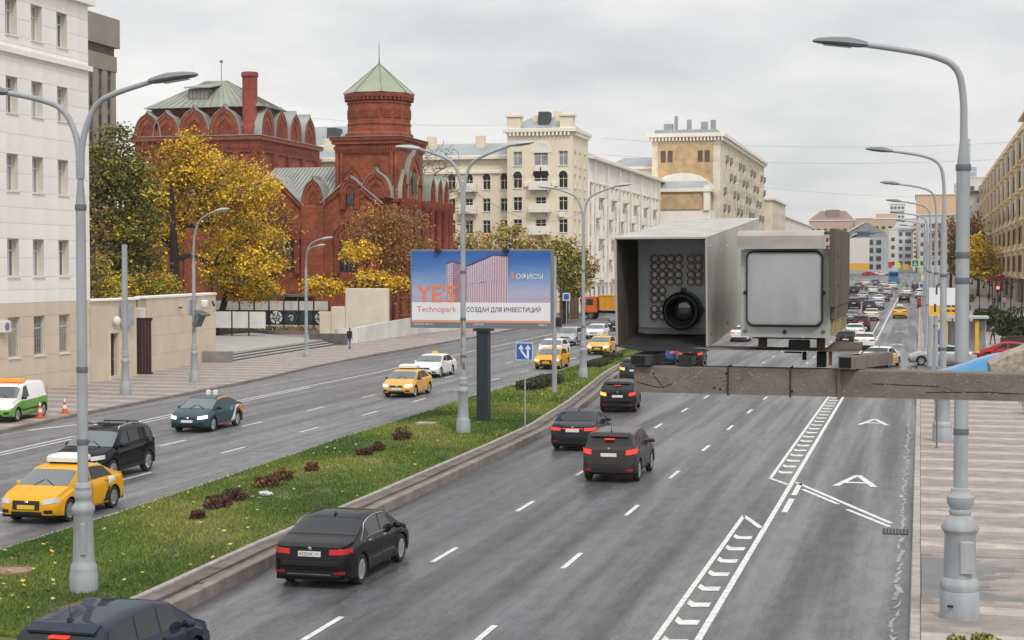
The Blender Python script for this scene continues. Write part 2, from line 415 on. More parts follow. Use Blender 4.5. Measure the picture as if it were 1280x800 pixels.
# recessed strip between the two median kerbs, laid with two courses of slabs
gs = put('median_strip', None); gs['kind'] = 'structure'
y = 20
while y < 200:
    st = 1.5 if y < 80 else 3.0
    for a, b, dz in ((.23, .50, .20), (.515, .85, .25)):
        mb = MB(); e = y + st - .03; z0, z1 = gz(y), gz(e); j = R.uniform(-.012, .012)
        v = [(medR(y) - a, y, z0 + dz + j), (medR(e) - a, e, z1 + dz + j), (medR(e) - b, e, z1 + dz + j), (medR(y) - b, y, z0 + dz + j)]
        mb.add(v + [(p[0], p[1], p[2] - .12) for p in v], [(0, 1, 2, 3), (0, 4, 5, 1), (2, 6, 7, 3), (0, 3, 7, 4), (1, 5, 6, 2)])
        part('paving_slab', mb, mat('strip_slab', (.15, .12, .108), .85, var=.3, vs=2, det=7, world=True, bump=.4, orand=.18), gs)
    y += st
# ---- striped pavements: every band a piece of its own
def bands(name, lf, rf, y0, y1, period, dz, skip=None):
    par = put(name, None); par['kind'] = 'structure'
    y = y0
    while y < y1:
        for k, (fr, m) in enumerate(((.30, M_SLABL), (.24, M_SLAB), (.16, M_SLABG), (.30, M_SLAB))):
            a = y + period * sum((.30, .24, .16, .30)[:k]); b = a + period * fr - .012
            if skip and skip(a): continue
            mb = MB(); za, zb = gz(a) + dz, gz(b) + dz
            mb.add([(lf(a), a, za), (rf(a), a, za), (rf(b), b, zb), (lf(b), b, zb), (lf(a), a, za - .1), (rf(a), a, za - .1), (rf(b), b, zb - .1), (lf(b), b, zb - .1)],
                   [(0, 1, 2, 3), (0, 4, 5, 1), (2, 6, 7, 3), (1, 5, 6, 2), (3, 7, 4, 0)])
            part('paving_band', mb, m, par)
        y += period
    return par
bands('pavement_right', lambda y: kerbR(y) + .21, lambda y: 40, 20, 106, 2.62, .145, skip=lambda a: 34.4 < a < 39.3)
mb = MB(); mb.quad((.08, 34.0, .126), (40, 34.0, .126), (40, 40.6, .126), (.08, 40.6, .126)); struct('pavement_patch', mb, M_SLABG)
wp = MB(); wr_ = random.Random(2); ex = [(1.5 + .5 * math.sin(k * .21 + 1) + .35 * math.sin(k * .57) + .22 * math.sin(k * 1.7) + wr_.uniform(-.12, .12), 34.5 + k * .105) for k in range(48)]
for (a, b), (c_, d) in zip(ex, ex[1:]): wp.quad((.09, b, .131), (a, b, .131), (c_, d, .131), (.09, d, .131))
struct('wet_patch', wp, mat('wet_asphalt', (.075, .072, .075), .3, var=.35, vs=1.4, det=7, world=True))
struct('pavement_right_far', drape(lambda y: kerbR(y) + .21, lambda y: 60, 134, 720, .145, None), mat('paving_far', (.27, .235, .22), .75, var=.2, vs=.8, det=6, world=True))
bands('pavement_left', lambda y: kerbL(y) - .21 - 24, lambda y: kerbL(y) - .21, 44, 192, 2.62, .145)
struct('pavement_left_far', drape(lambda y: -120, lambda y: kerbL(y) - .21, 214, 720, .145, None), mat('paving_far', (.27, .235, .22)))

# ---- the grassed median
M_GRASSB = mat('grass_soil', (.10, .105, .034), .95, var=.45, vs=.9, det=9, world=True, bump=.8, bs=14)
mlI = lambda y: medL(y) + .15; mrI = lambda y: medR(y) - 1.0
mb = MB(); ys = [20 + 1.2 * i for i in range(150)]
def gmed(u, y):
    a, b = mlI(y), mrI(y); x = a + (b - a) * u
    n = math.sin(x * 1.7 + y * .9) * .03 + math.sin(x * .6 - y * .37) * .05
    return (x, y, gz(y) + .13 + .16 * u + .12 * math.sin(math.pi * u) + n * math.sin(math.pi * u))
for a, b in zip(ys, ys[1:]):
    for i in range(8): mb.quad(gmed(i / 8, a), gmed((i + 1) / 8, a), gmed((i + 1) / 8, b), gmed(i / 8, b))
o = struct('median_soil', mb, M_GRASSB, smooth=60)
def np_mesh(name, verts, nper, mats, midx, parent=None, smooth=False):
    """verts (N*nper,3): every nper consecutive vertices one face"""
    n = len(verts) // nper; me = bpy.data.meshes.new(name)
    me.vertices.add(len(verts)); me.vertices.foreach_set('co', np.asarray(verts, np.float32).ravel())
    me.loops.add(n * nper); me.loops.foreach_set('vertex_index', np.arange(n * nper, dtype=np.int32))
    me.polygons.add(n); me.polygons.foreach_set('loop_start', np.arange(0, n * nper, nper, dtype=np.int32))
    for m in mats: me.materials.append(m)
    me.polygons.foreach_set('material_index', np.asarray(midx, np.int32)); me.update(calc_edges=True)
    return put(name, me, parent)
rng = np.random.default_rng(5)
def blades(name, n, y0, y1, power, h, w, mats, wts, clump=None):
    yy = y0 + (y1 - y0) * rng.random(n) ** power; uu = rng.random(n)
    P = np.array([gmed(u, y) for u, y in zip(uu, yy)])
    if clump is not None:
        k = clump(P[:, 0], P[:, 1]); keep = rng.random(n) < k; P = P[keep]; n = len(P)
    a = rng.random(n) * 6.283; hh = h * (.5 + rng.random(n)) * (1 + (P[:, 1] > 60) * .3); ww = w * (.6 + .8 * rng.random(n)) * (.7 + P[:, 1] / 60)
    d = np.stack([np.cos(a), np.sin(a), 0 * a], 1) * ww[:, None]; ln = rng.normal(0, .5, (n, 2)) * hh[:, None]
    V = np.empty((n, 3, 3)); V[:, 0] = P - d; V[:, 1] = P + d; V[:, 2] = P + np.stack([ln[:, 0], ln[:, 1], hh], 1); V[:, :2, 2] -= .02
    # species and vigour differ from patch to patch
    q = np.sin(P[:, 0] * .9 + 1.3 * np.sin(P[:, 1] * .31)) * .5 + np.sin(P[:, 1] * .55 + P[:, 0] * .4) * .5 + rng.normal(0, .55, n)
    idx = np.digitize(q, np.quantile(q, np.cumsum(wts)[:-1]))
    o = np_mesh(name, V.reshape(-1, 3), 3, mats, idx); o['kind'] = 'stuff'; return o
GM = [mat('grass_dark', (.055, .115, .012), .7, var=.2, vs=.7, world=True), mat('grass_mid', (.11, .185, .020), .7, var=.2, vs=.7, world=True), mat('grass_light', (.19, .25, .033), .7, var=.2, vs=.7, world=True), mat('grass_straw', (.34, .30, .085), .8, var=.25, vs=.9, world=True)]
def thin(x, y):
    q = np.sin(x * 1.9 + 2.1 * np.sin(y * .23)) + np.sin(y * .71 - x * .8) + .6 * np.sin(y * 2.3 + x * 3.1); return np.clip(1.15 - .42 * np.maximum(0, q - .3), .12, 1)
blades('grass', 200000, 26, 75, 1.6, .06, .011, GM, (.26, .38, .24, .12), thin)
blades('grass', 60000, 75, 195, 1.4, .09, .02, GM, (.26, .38, .28, .08))
# fallen leaves lying in the grass
n = 520; yy = 28 + 70 * rng.random(n) ** 1.7; P = np.array([gmed(u, y) for u, y in zip(rng.random(n), yy)]); P[:, 2] += .10
V = np.empty((n, 4, 3)); a = rng.random(n) * 6.28; s = .025 + .045 * rng.random(n)
e1 = np.stack([np.cos(a), np.sin(a), rng.normal(0, .3, n)], 1) * s[:, None]; e2 = np.stack([-np.sin(a), np.cos(a), rng.normal(0, .3, n)], 1) * s[:, None] * .8
V[:, 0] = P - e1; V[:, 1] = P - e2; V[:, 2] = P + e1; V[:, 3] = P + e2
o = np_mesh('fallen_leaves', V.reshape(-1, 3), 4, [mat('leaf_fallen_yellow', (.55, .40, .05), .7), mat('leaf_fallen_pale', (.40, .36, .2), .7), mat('leaf_fallen_brown', (.2, .10, .03), .7)], rng.integers(0, 3, n)); o['kind'] = 'stuff'
# ================================================================== BUILDINGS
M_GLASS = mat('window_glass', (.045, .052, .058), .06, spec=.8, var=0)
M_GLASSL = mat('window_glass_pale', (.30, .31, .31), .15, spec=.6, var=.25, vs=.8)
M_FRAME = mat('window_frame_white', (.72, .72, .70), .5, var=.06)
M_FRAMEB = mat('window_frame_brown', (.10, .06, .045), .6, var=.1)
WU = {}
def wunit(w, h, kind, fm, gm, depth):
    """shared meshes of one window: frame (with mullions) and pane; local x right, y inwards, z up"""
    key = (round(w, 2), round(h, 2), kind, fm.name, gm.name, depth)
    if key in WU: return WU[key]
    f = MB(); t = .07 if w < 1.6 else .09; d0, d1 = depth - min(.08, depth), depth + .0
    f.box(0, t, d0, d1, 0, h); f.box(w - t, w, d0, d1, 0, h); f.box(t, w - t, d0, d1, 0, t); f.box(t, w - t, d0, d1, h - t, h)
    if 'm' in kind: f.box(w / 2 - t / 2, w / 2 + t / 2, d0 + .01, d1, t, h - t)
    if 't' in kind: f.box(t, w - t, d0 + .014, d1, h * .68, h * .68 + t * .9)
    if 'l' in kind: f.box(w * .62, w * .62 + t, d0 + .01, d1, t, h - t)
    if 's' in kind: f.box(-.06, w + .06, -.12, depth - .1, -.07, -.005)
    p = MB()
    if 'a' in kind:
        pass
    p.quad((t / 2, depth - .03, t / 2), (w - t / 2, depth - .03, t / 2), (w - t / 2, depth - .03, h - t / 2), (t / 2, depth - .03, h - t / 2))
    WU[key] = (f.mesh('window', fm), p.mesh('pane', gm)); return WU[key]
def window(parent, O, U, w, h, kind='mt', fm=None, gm=None, depth=.3):
    fme, pme = wunit(w, h, kind, fm or M_FRAME, gm or M_GLASS, depth)
    o = put('window', fme, parent, O, math.atan2(U[1], U[0])); put('pane', pme, o)
    return o
def facade(mb, O, U, Wd, Ht, wins, depth, mi=0, mr=None):
    """wall with window holes; U direction whose right-hand side is outside; wins = (u0,u1,v0,v1)"""
    O = Vector(O); U = Vector(U).normalized(); I = Vector((-U.y, U.x, 0)); Zv = Vector((0, 0, 1)); mr = mi if mr is None else mr
    us = sorted(set([0, Wd] + [round(a, 3) for w in wins for a in w[:2]])); vs = sorted(set([0, Ht] + [round(a, 3) for w in wins for a in w[2:4]]))
    P = lambda u, v, d=0: O + U * u + Zv * v + I * d
    hole = set()
    for w in wins:
        for i, u in enumerate(us[:-1]):
            if w[0] - 1e-3 <= u < w[1] - 1e-3:
                for j, v in enumerate(vs[:-1]):
                    if w[2] - 1e-3 <= v < w[3] - 1e-3: hole.add((i, j))
    for j in range(len(vs) - 1):
        i = 0
        while i < len(us) - 1:
            if (i, j) in hole: i += 1; continue
            k = i
            while k < len(us) - 1 and (k, j) not in hole: k += 1
            mb.quad(P(us[i], vs[j]), P(us[k], vs[j]), P(us[k], vs[j + 1]), P(us[i], vs[j + 1]), mi); i = k
    for a, b, c, d in [w[:4] for w in wins]:
        mb.quad(P(a, c), P(b, c), P(b, c, depth), P(a, c, depth), mr); mb.quad(P(a, d), P(a, d, depth), P(b, d, depth), P(b, d), mr)
        mb.quad(P(a, c), P(a, c, depth), P(a, d, depth), P(a, d), mr); mb.quad(P(b, c), P(b, d), P(b, d, depth), P(b, c, depth), mr)
    return P
# ---------------------------------------------------------------- white panelled office block on the left
T = thing('office_building', 'white office block clad in panels over a beige ground floor at the left edge', 'building', (-47.9, 87, 0))
M_WP = mat('panel_white', (.86, .835, .79), .55, var=.05, vs=.6, det=5, orand=.035)
M_BP = mat('panel_beige', (.62, .52, .40), .6, var=.07, vs=.6, det=5, orand=.03)
M_REV = mat('reveal_cream', (.66, .62, .54), .7, var=.05)
M_JOINT = mat('joint_grey', (.30, .29, .27), .8, var=.1)
OX, OY = -47.9, 87.0
wc = [70.72, 73.38, 76.04, 78.70, 81.30, 84.05]; ww = 1.18
rows = [0.0, 1.05, 2.11, 3.2, 4.32, 5.08, 5.8, 6.52, 7.56, 8.6, 9.45, 10.32, 11.19, 12.18, 13.2, 14.3, 15.42, 16.4, 17.38, 18.45, 19.2, 19.64, 20.6, 21.62, 22.5]
wrows = [(2.11, 4.32), (6.52, 8.6), (11.19, 13.2), (15.42, 17.38), (19.64, 21.62)]
cols = [69.0]
for c in wc: cols += [c - ww / 2, c + ww / 2]
cols += [85.85, 87.0]
wins = [(c - ww / 2 - 69, c + ww / 2 - 69, a, b) for c in wc for a, b in wrows]
mb = MB(); facade(mb, (0, 69 - OY, 0), (0, 1, 0), 18, 24.2, wins, .55, 0, 1)
mb.box(-16, -.6, 69 - OY, -.02, 0, 24.2, 0); mb.quad((-16, 0, 0), (-16, 0, 24.2), (0, 0, 24.2), (0, 0, 0), 0); mb.quad((-16, -18, 24.2), (0, -18, 24.2), (0, 0, 24.2), (-16, 0, 24.2), 0)
part('wall', mb, [M_JOINT, M_REV], T)
PC = {}
for i in range(len(cols) - 1):
    for j in range(len(rows) - 1):
        a, b, c, d = cols[i], cols[i + 1], rows[j], rows[j + 1]
        iswin = i % 2 == 1 and i < 2 * len(wc) and any(w0 - .01 <= c and d <= w1 + .01 for w0, w1 in wrows)
        if iswin: continue
        base = d <= 5.1
        key = (round(b - a, 2), round(d - c, 2), base)
        if key not in PC:
            m = MB(); w_, h_ = b - a, d - c; e = .007; m.bevbox(.004, .05, e, w_ - e, e, h_ - e, .006); PC[key] = m.mesh('panel', M_BP if base else M_WP)
        put('panel', PC[key], T, (0, a - OY, c))
# end wall panels towards the trees
for j in range(5, len(rows) - 1):
    m = MB(); m.bevbox(-3.4, .04, .004, .05, rows[j] + .006, rows[j + 1] - .006, .005); part('panel', m, M_WP, T)
for zz, hh, dd in ((18.62, .30, .22), (22.5, .55, .35)):
    m = MB(); m.box(.05, .05 + dd, -18, .0 + dd, zz, zz + hh); m.box(-3.5, .05, .055, .05 + dd, zz, zz + hh)
    part('cornice', m, M_WP, T)
for c in wc:
    for k, (a, b) in enumerate(wrows):
        w = window(T, (0, c - ww / 2 - OY, a), (0, 1, 0), ww, b - a, 'tls' if k else 'ts', M_FRAME, R.choice((M_GLASSL, M_GLASSL, mat('blind_cream', (.42, .39, .34), .4, var=.2, vs=.9), mat('glass_mid', (.13, .14, .145), .08, var=.3, vs=.7))), .42 if k else .2)
M_GRIL = mat('grille_tan', (.42, .36, .25), .6, var=.1)
for c in wc:
    g = MB()
    for q in range(6): g.box(.05 - .16, .07 - .16, c - ww / 2 + .1 + q * .2 - OY, c - ww / 2 + .13 + q * .2 - OY, 2.13, 4.3)
    for q in range(8): g.tube([(-.095, c - ww / 2 + .02 - OY, 2.2 + q * .27), (-.095, c + ww / 2 - .02 - OY, 2.3 + q * .27)], .012, 4)
    part('window_grille', g, M_GRIL, T)
a = tag(put('air_conditioner', None, None, (-47.85, 77.45, 3.55)), 'white air conditioner box fixed on the beige wall of the office', 'air conditioner')
m = MB(); m.bevbox(.02, .34, -.4, .4, 0, .62, .03); part('casing', m, M_FRAME, a)
m = MB(); m.lathe([(.22, 0), (.22, .015)], (.341, 0, .31), 16, axis=Matrix.Rotation(math.pi / 2, 3, 'Y')); part('fan_grille', m, mat('fan_grey', (.2, .2, .2), .5), a)
# ---------------------------------------------------------------- grey concrete tower behind it
T = thing('concrete_tower', 'grey brown concrete tower with deep vertical window slots behind the white office', 'building', (-75, 142, 0), math.pi / 2); T.scale = (1, 1, 1.10)
M_CT = mat('concrete_brown', (.28, .25, .215), .85, var=.15, vs=.4, det=7, bump=.2)
m = MB(); m.box(-14, -.25, .17, 14, 0, 27.0); part('core', m, mat('concrete_dark', (.13, .115, .10), .85, var=.2, vs=.5), T)
for k in range(7):
    m = MB(); x = -.25 - k * 1.72; m.bevbox(x - .92, x, .0, .165, 0, 24.6, .01); part('pier', m, M_CT, T)
m = MB(); m.bevbox(-14, .15, -.25, 14, 25.5, 28.0, .03); part('parapet', m, M_CT, T)
m = MB(); m.bevbox(-14, -.1, -.05, 14, 23.4, 24.75, .03); part('band', m, M_CT, T)
for k in range(6):
    x = -1.28 - k * 1.72
    for j in range(14):
        m = MB(); z = 1.6 + j * 1.55; m.quad((x - .46, .15, z), (x + .26, .15, z), (x + .26, .15, z + .95), (x - .46, .15, z + .95)); part('window', m, M_GLASS, T)
for x, z in ((-2.9, 16.2), (-.75, 16.2)):
    a = tag(put('air_conditioner', None, None, (-74.8, 142 + x, z * 1.03), math.pi / 2), 'white air conditioner hung on the grey concrete tower, ' + ('left of the pair' if x < -2 else 'right of the pair'), 'air conditioner')
    m = MB(); m.bevbox(-.5, .5, -.35, 0, 0, .7, .04); part('casing', m, M_FRAME, a)
    m = MB(); m.lathe([(.25, 0), (.25, .02)], (-.1, -.35, .35), 14, axis=Matrix.Rotation(math.pi / 2, 3, 'X')); part('fan_grille', m, mat('fan_grey', (.2, .2, .2), .5), a)
# ---------------------------------------------------------------- beige boundary wall with door and gate
T = thing('boundary_wall', 'beige panelled boundary wall with a small brown door beside the white office', 'wall', (-48.0, 87.3, 0))
m = MB(); P = facade(m, (0, 0, 0), (-.02, 1, 0), 6.1, 5.0, [(2.45, 3.45, .35, 3.0)], .5); m.box(-.62, -.02, .0, 2.3, 4.98, 5.0)
m.quad((-.6, 0, 5), (0, 0, 5), (-.12, 6.1, 5), (-.7, 6.1, 5)); m.quad((-.12, 6.1, 0), (-.7, 6.1, 0), (-.7, 6.1, 5), (-.12, 6.1, 5)); part('wall', m, M_BP, T)
m = MB(); m.bevbox(-.75, .1, 0, 6.2, 5.003, 5.14, .03); part('coping', m, M_WP, T)
m = MB(); m.box(-.36, -.30, 2.47, 3.43, .35, 2.98); d = part('door', m, mat('door_dark', (.03, .018, .015), .5), T)
m = MB(); m.box(-.30, -.26, 3.25, 3.32, 1.3, 1.45); part('handle', m, mat('steel', (.5, .5, .5), .3, metal=1), d)
m = MB(); m.box(-.1, .03, 2.30, 2.44, 0, 3.15); m.box(-.1, .03, 3.46, 4.9, 0, 3.15); m.box(-.1, .03, 2.441, 3.459, 3.0, 3.15); part('door_surround', m, mat('surround_cream', (.62, .56, .42), .7), T)
m = MB(); m.ball((.12, 3.05, 3.75), .24, .24, .3, 12, 8); part('wall_lamp', m, M_FRAME, T)
m = MB(); m.bevbox(0, .25, 3.75, 5.1, 3.4, 4.7, .02); part('meter_box', m, mat('box_grey', (.36, .37, .38), .5), T)
T = thing('sliding_gate', 'dark maroon metal gate standing between the two beige walls', 'gate', (-49.0, 95.4, 0))
mg = mat('gate_maroon', (.055, .018, .02), .5, var=.15)
for k in range(9):
    m = MB(); m.bevbox(-1.0 + k * .21, -.81 + k * .21, 0, .05, .1, 3.75, .012); part('board', m, mg, T)
m = MB(); m.box(-1.05, .93, .055, .12, 3.6, 3.78); m.box(-1.05, .93, .055, .12, .08, .25); part('gate_frame', m, mg, T)
T = thing('gate_wall', 'long beige wall section right of the maroon gate with a pale end pier', 'wall', (-49.0, 96.5, 0))
dl = Vector((-2.1, 15.2, 0)); ln = dl.length
m = MB(); M4 = Matrix.Rotation(math.atan2(dl.y, dl.x) - math.pi / 2, 4, 'Z')
m.box(-.6, 0, .0, ln, 0, 5.0, 0, M4); part('wall', m, mat('joint_beige', (.36, .30, .22), .8), T)
for i in range(9):
    for j in range(4):
        q = MB(); w_ = ln / 9; q.bevbox(.003, .045, i * w_ + .008, (i + 1) * w_ - .008, j * 1.25 + .008, j * 1.25 + 1.242, .006, 0, M4); part('panel', q, M_BP, T)
m = MB(); m.bevbox(-.75, .12, -.1, ln + .1, 5.003, 5.16, .03, 0, M4); part('coping', m, M_WP, T)
m = MB(); m.bevbox(-1.3, -.0, -.75, -.02, 0, 4.4, .03); part('gate_pier', m, M_REV, T)
m = MB(); m.box(.05, .3, 6.5, 6.6, 4.2, 4.3, 0, M4); m.cyl(M4 @ Vector((.25, 13.9, 4.5)), M4 @ Vector((.5, 13.4, 4.25)), .09, n=8); part('security_camera', m, mat('black_plastic', (.02, .02, .02), .4), T)
# ---------------------------------------------------------------- red brick church
def brick(name, a, b, mortar, sc):
    m = bpy.data.materials.new(name); m.use_nodes = True; t = m.node_tree; p = t.nodes['Principled BSDF']; L = t.links.new
    g = t.nodes.new('ShaderNodeNewGeometry'); mp = t.nodes.new('ShaderNodeMapping'); s = t.nodes.new('ShaderNodeSeparateXYZ'); L(g.outputs['Position'], s.inputs[0])
    ad = t.nodes.new('ShaderNodeMath'); ad.operation = 'ADD'; L(s.outputs[0], ad.inputs[0]); L(s.outputs[1], ad.inputs[1])
    cb = t.nodes.new('ShaderNodeCombineXYZ'); L(ad.outputs[0], cb.inputs[0]); L(s.outputs[2], cb.inputs[1])
    br = t.nodes.new('ShaderNodeTexBrick'); br.inputs['Scale'].default_value = sc; br.inputs['Color1'].default_value = (*a, 1); br.inputs['Color2'].default_value = (*b, 1); br.inputs['Mortar'].default_value = (*mortar, 1); br.inputs['Mortar Size'].default_value = .018
    br.inputs['Brick Width'].default_value = .5; br.inputs['Row Height'].default_value = .17
    L(cb.outputs[0], br.inputs['Vector'])
    n = t.nodes.new('ShaderNodeTexNoise'); n.inputs['Scale'].default_value = .8; n.inputs['Detail'].default_value = 12; n.inputs['Roughness'].default_value = .75; L(g.outputs['Position'], n.inputs['Vector'])
    r = t.nodes.new('ShaderNodeMapRange'); r.inputs['From Min'].default_value = .3; r.inputs['From Max'].default_value = .7; r.inputs['To Min'].default_value = .5; r.inputs['To Max'].default_value = 1.4; L(n.outputs['Fac'], r.inputs['Value'])
    v = t.nodes.new('ShaderNodeVectorMath'); v.operation = 'SCALE'; L(br.outputs['Color'], v.inputs[0]); L(r.outputs[0], v.inputs['Scale']); L(v.outputs[0], p.inputs['Base Color'])
    p.inputs['Roughness'].default_value = .85; return m
M_BR = brick('brick_red', (.36, .080, .027), (.23, .046, .017), (.24, .09, .055), 1.0)
M_BRD = brick('brick_red_deep', (.27, .052, .019), (.19, .034, .014), (.15, .05, .03), 1.0)
M_CU = mat('roof_green_metal', (.28, .305, .25), .55, var=.16, vs=.5, det=6, world=True)
M_CUG = mat('roof_grey_metal', (.30, .315, .30), .5, var=.16, vs=.5, det=6, world=True)
M_CUD = mat('roof_seam', (.17, .19, .16), .6)
CH = thing('brick_church', 'red brick church with rows of pointed gables, octagonal tower and green metal roofs', 'church', (-62, 172, 0))
CO = Vector((-62, 172, 0))
def ogee(w, h, n=8):
    p = []
    for i in range(n + 1):
        a = math.radians(76) * i / n; p.append((-w / 2 * math.cos(a), h * .82 * math.sin(a) / math.sin(math.radians(76))))
    x1, y1 = p[-1]
    p += [(x1 * .55, h * .865), (x1 * .2, h * .93)]
    return [(-w / 2, -.0)] + p[1:] + [(0, h)] + [(-x, y) for x, y in reversed(p[1:])] + [(w / 2, 0)]
def kokoshnik(O, U, w, h, d, leg=0., roof=None, parent=None):
    """pointed brick gable: O base centre (world), U right-hand direction, d depth behind"""
    M = frameM(Vector(O) - CO, U, (0, 0, 1)); par = parent or CH
    oa = ogee(w, h); oi = [(x * .76, y * .80 + h * .03) for x, y in oa]; oj = [(x * .50, y * .52 + h * .04) for x, y in oa]
    B = lambda z: Matrix.Translation((0, 0, z))
    m = MB(); n = len(oa)
    m.prism(oa, .3, 0, M @ B(-.42)); f = part('kokoshnik', m, M_BRD, par)
    for o, i_, z0, z1, nm in ((oa, oi, -.12, .12, 'arch_moulding'), (oi, oj, -.12, -.02, 'arch_moulding')):
        r = MB(); vs = [M @ Vector((x, y, z)) for z in (z0, z1) for q in (o, i_) for x, y in q]; fs = []
        for k in range(n - 1):
            a, b = k, k + 1
            fs += [(2 * n + a, 2 * n + b, 3 * n + b, 3 * n + a), (a, b, 2 * n + b, 2 * n + a), (n + b, n + a, 3 * n + a, 3 * n + b)]
        r.add(vs, fs); fixed = r.mesh(nm, M_BR); fixnorm(fixed); put(nm, fixed, f)
    ob = [(x * 1.06, y * 1.045 + .01) for x, y in oa]; oc = [(x * 1.02, y * 1.015) for x, y in oa]
    r = MB(); vs = [M @ Vector((x, y, z)) for z in (-d, .22) for q in (ob, oc) for x, y in q]; fs = []
    for k in range(n - 1):
        a, b = k, k + 1
        fs += [(2 * n + a, 2 * n + b, 3 * n + b, 3 * n + a), (a, b, 2 * n + b, 2 * n + a), (n + b, n + a, 3 * n + a, 3 * n + b), (b, a, n + a, n + b)]
    r.add(vs, fs); me = r.mesh('gable_roof', roof or M_CU); fixnorm(me); put('gable_roof', me, f)
    return f
def cbox(name, x0, x1, y0, y1, z0, z1, m, b=.04, par=None):
    q = MB(); q.bevbox(x0 - CO.x, x1 - CO.x, y0 - CO.y, y1 - CO.y, z0, z1, b); return part(name, q, m, par or CH)
XR = -83.02
# nave: lower body, upper storey, hipped roof
cbox('nave_wall', -100.5, XR, 195, 217, 0, 23.6, M_BR); cbox('cornice', -100.9, XR + .4, 194.6, 217.4, 23.603, 24.15, M_BR); cbox('cornice', -100.7, XR + .2, 194.8, 217.2, 22.0, 22.4, M_BRD)
cbox('cornice_flashing', -101.0, XR + .5, 194.5, 217.5, 24.153, 24.25, M_CUG, .01)
cbox('nave_upper_wall', -98.6, XR - .6, 197, 203.4, 24.2, 28.0, M_BR); cbox('cornice', -98.9, XR - .3, 196.7, 203.7, 27.2, 27.9, M_BRD); cbox('cornice', -98.75, XR - .45, 196.85, 203.6, 25.2, 25.5, M_BRD)
m = MB(); a = [(-99.6, 195.6, 28.0), (XR + .4, 195.6, 28.0), (XR + .4, 204.4, 28.0), (-99.6, 204.4, 28.0)]; rdg = [(-92.6, 200, 31.9), (-89.6, 200, 31.9)]
V_ = [Vector(q) - CO for q in a + rdg]; m.add(V_, [(0, 1, 5, 4), (1, 2, 5), (2, 3, 4, 5), (3, 0, 4), (3, 2, 1, 0)]); rf = part('roof', m, M_CU, CH)
m = MB()
for k in range(1, 16):
    f = k / 16; p = V_[0].lerp(V_[1], f); q = V_[4].lerp(V_[5], min(1, max(0, (f - .1) / .8))); m.tube([p + Vector((0, 0, .03)), q + Vector((0, 0, .03))], .035, 4)
    p = V_[1].lerp(V_[2], f); q = V_[5]; m.tube([p + Vector((0, 0, .03)), p.lerp(q, min(1, 1.2 - abs(f - .5) * 1.2)) + Vector((0, 0, .03))], .03, 4)
part('standing_seams', m, M_CUD, rf, stuff=True)
m = MB(); dO = Vector((-92.2, 196.9, 29.0)) - CO
m.box(dO.x - 1.5, dO.x + 1.4, dO.y, dO.y + 2.2, dO.z, dO.z + 1.55); dm = part('dormer', m, mat('dormer_wood', (.16, .14, .12), .8, var=.2), rf)
m = MB(); m.add([dO + Vector(q) for q in ((-1.9, -.5, 1.6), (1.8, -.5, 1.6), (2.2, 2.6, 2.25), (-1.5, 2.6, 2.25), (-1.9, -.5, 1.78), (1.8, -.5, 1.78), (2.2, 2.6, 2.42), (-1.5, 2.6, 2.42))], [(0, 3, 2, 1), (4, 5, 6, 7), (0, 1, 5, 4), (1, 2, 6, 5), (2, 3, 7, 6), (3, 0, 4, 7)]); part('dormer_roof', m, M_CUG, CH)
for k in range(5): m = MB(); m.box(dO.x - 1.35 + k * .55, dO.x - .95 + k * .55, dO.y - .03, dO.y - .005, dO.z + .25, dO.z + 1.4); part('louvre', m, mat('louvre_grey', (.25, .23, .22), .7), CH)
m = MB(); m.cyl(Vector((-90.4, 200, 31.8)) - CO, Vector((-90.4, 200, 34.4)) - CO, .05); m.box(-90.6 - CO.x, -90.2 - CO.x, 199.9 - CO.y, 200.1 - CO.y, 34.3, 34.6); part('roof_mast', m, M_CUD, CH)
for i, x in enumerate((-98.6, -95.9, -92.0, -87.7)):
    kokoshnik((x, 194.9, 24.25), (1, 0, 0), 4.2 if i > 1 else 3.6, 3.9 if i > 1 else 3.3, 2.6, roof=M_CUG)
for y in (197.6, 202.3, 207.3, 212.6): kokoshnik((XR + .1, y, 24.25), (0, 1, 0), 4.4, 4.0, 2.6, roof=M_CUG)
for y in (195.6, 200, 205, 210, 215.6): cbox('pilaster', XR, XR + .45, y - .5, y + .5, 0, 22.0, M_BRD)
for y in (197.6, 202.3, 207.3, 212.6):
    cbox('niche_moulding', XR, XR + .25, y - 1.1, y + 1.1, 18.5, 18.9, M_BRD, .02)
# round brick chimney
m = MB(); c = Vector((-84.6, 196.0, 0)) - CO
m.lathe([(1.12, 24.2), (1.12, 25.4), (.98, 25.7), (.98, 31.7), (1.10, 31.8), (1.12, 32.2), (1.02, 32.4), (.80, 32.4), (.80, 31.6)], c, 20); part('chimney', m, brick('brick_chimney', (.34, .055, .035), (.28, .045, .03), (.2, .09, .07), 1.6), CH, smooth=40)
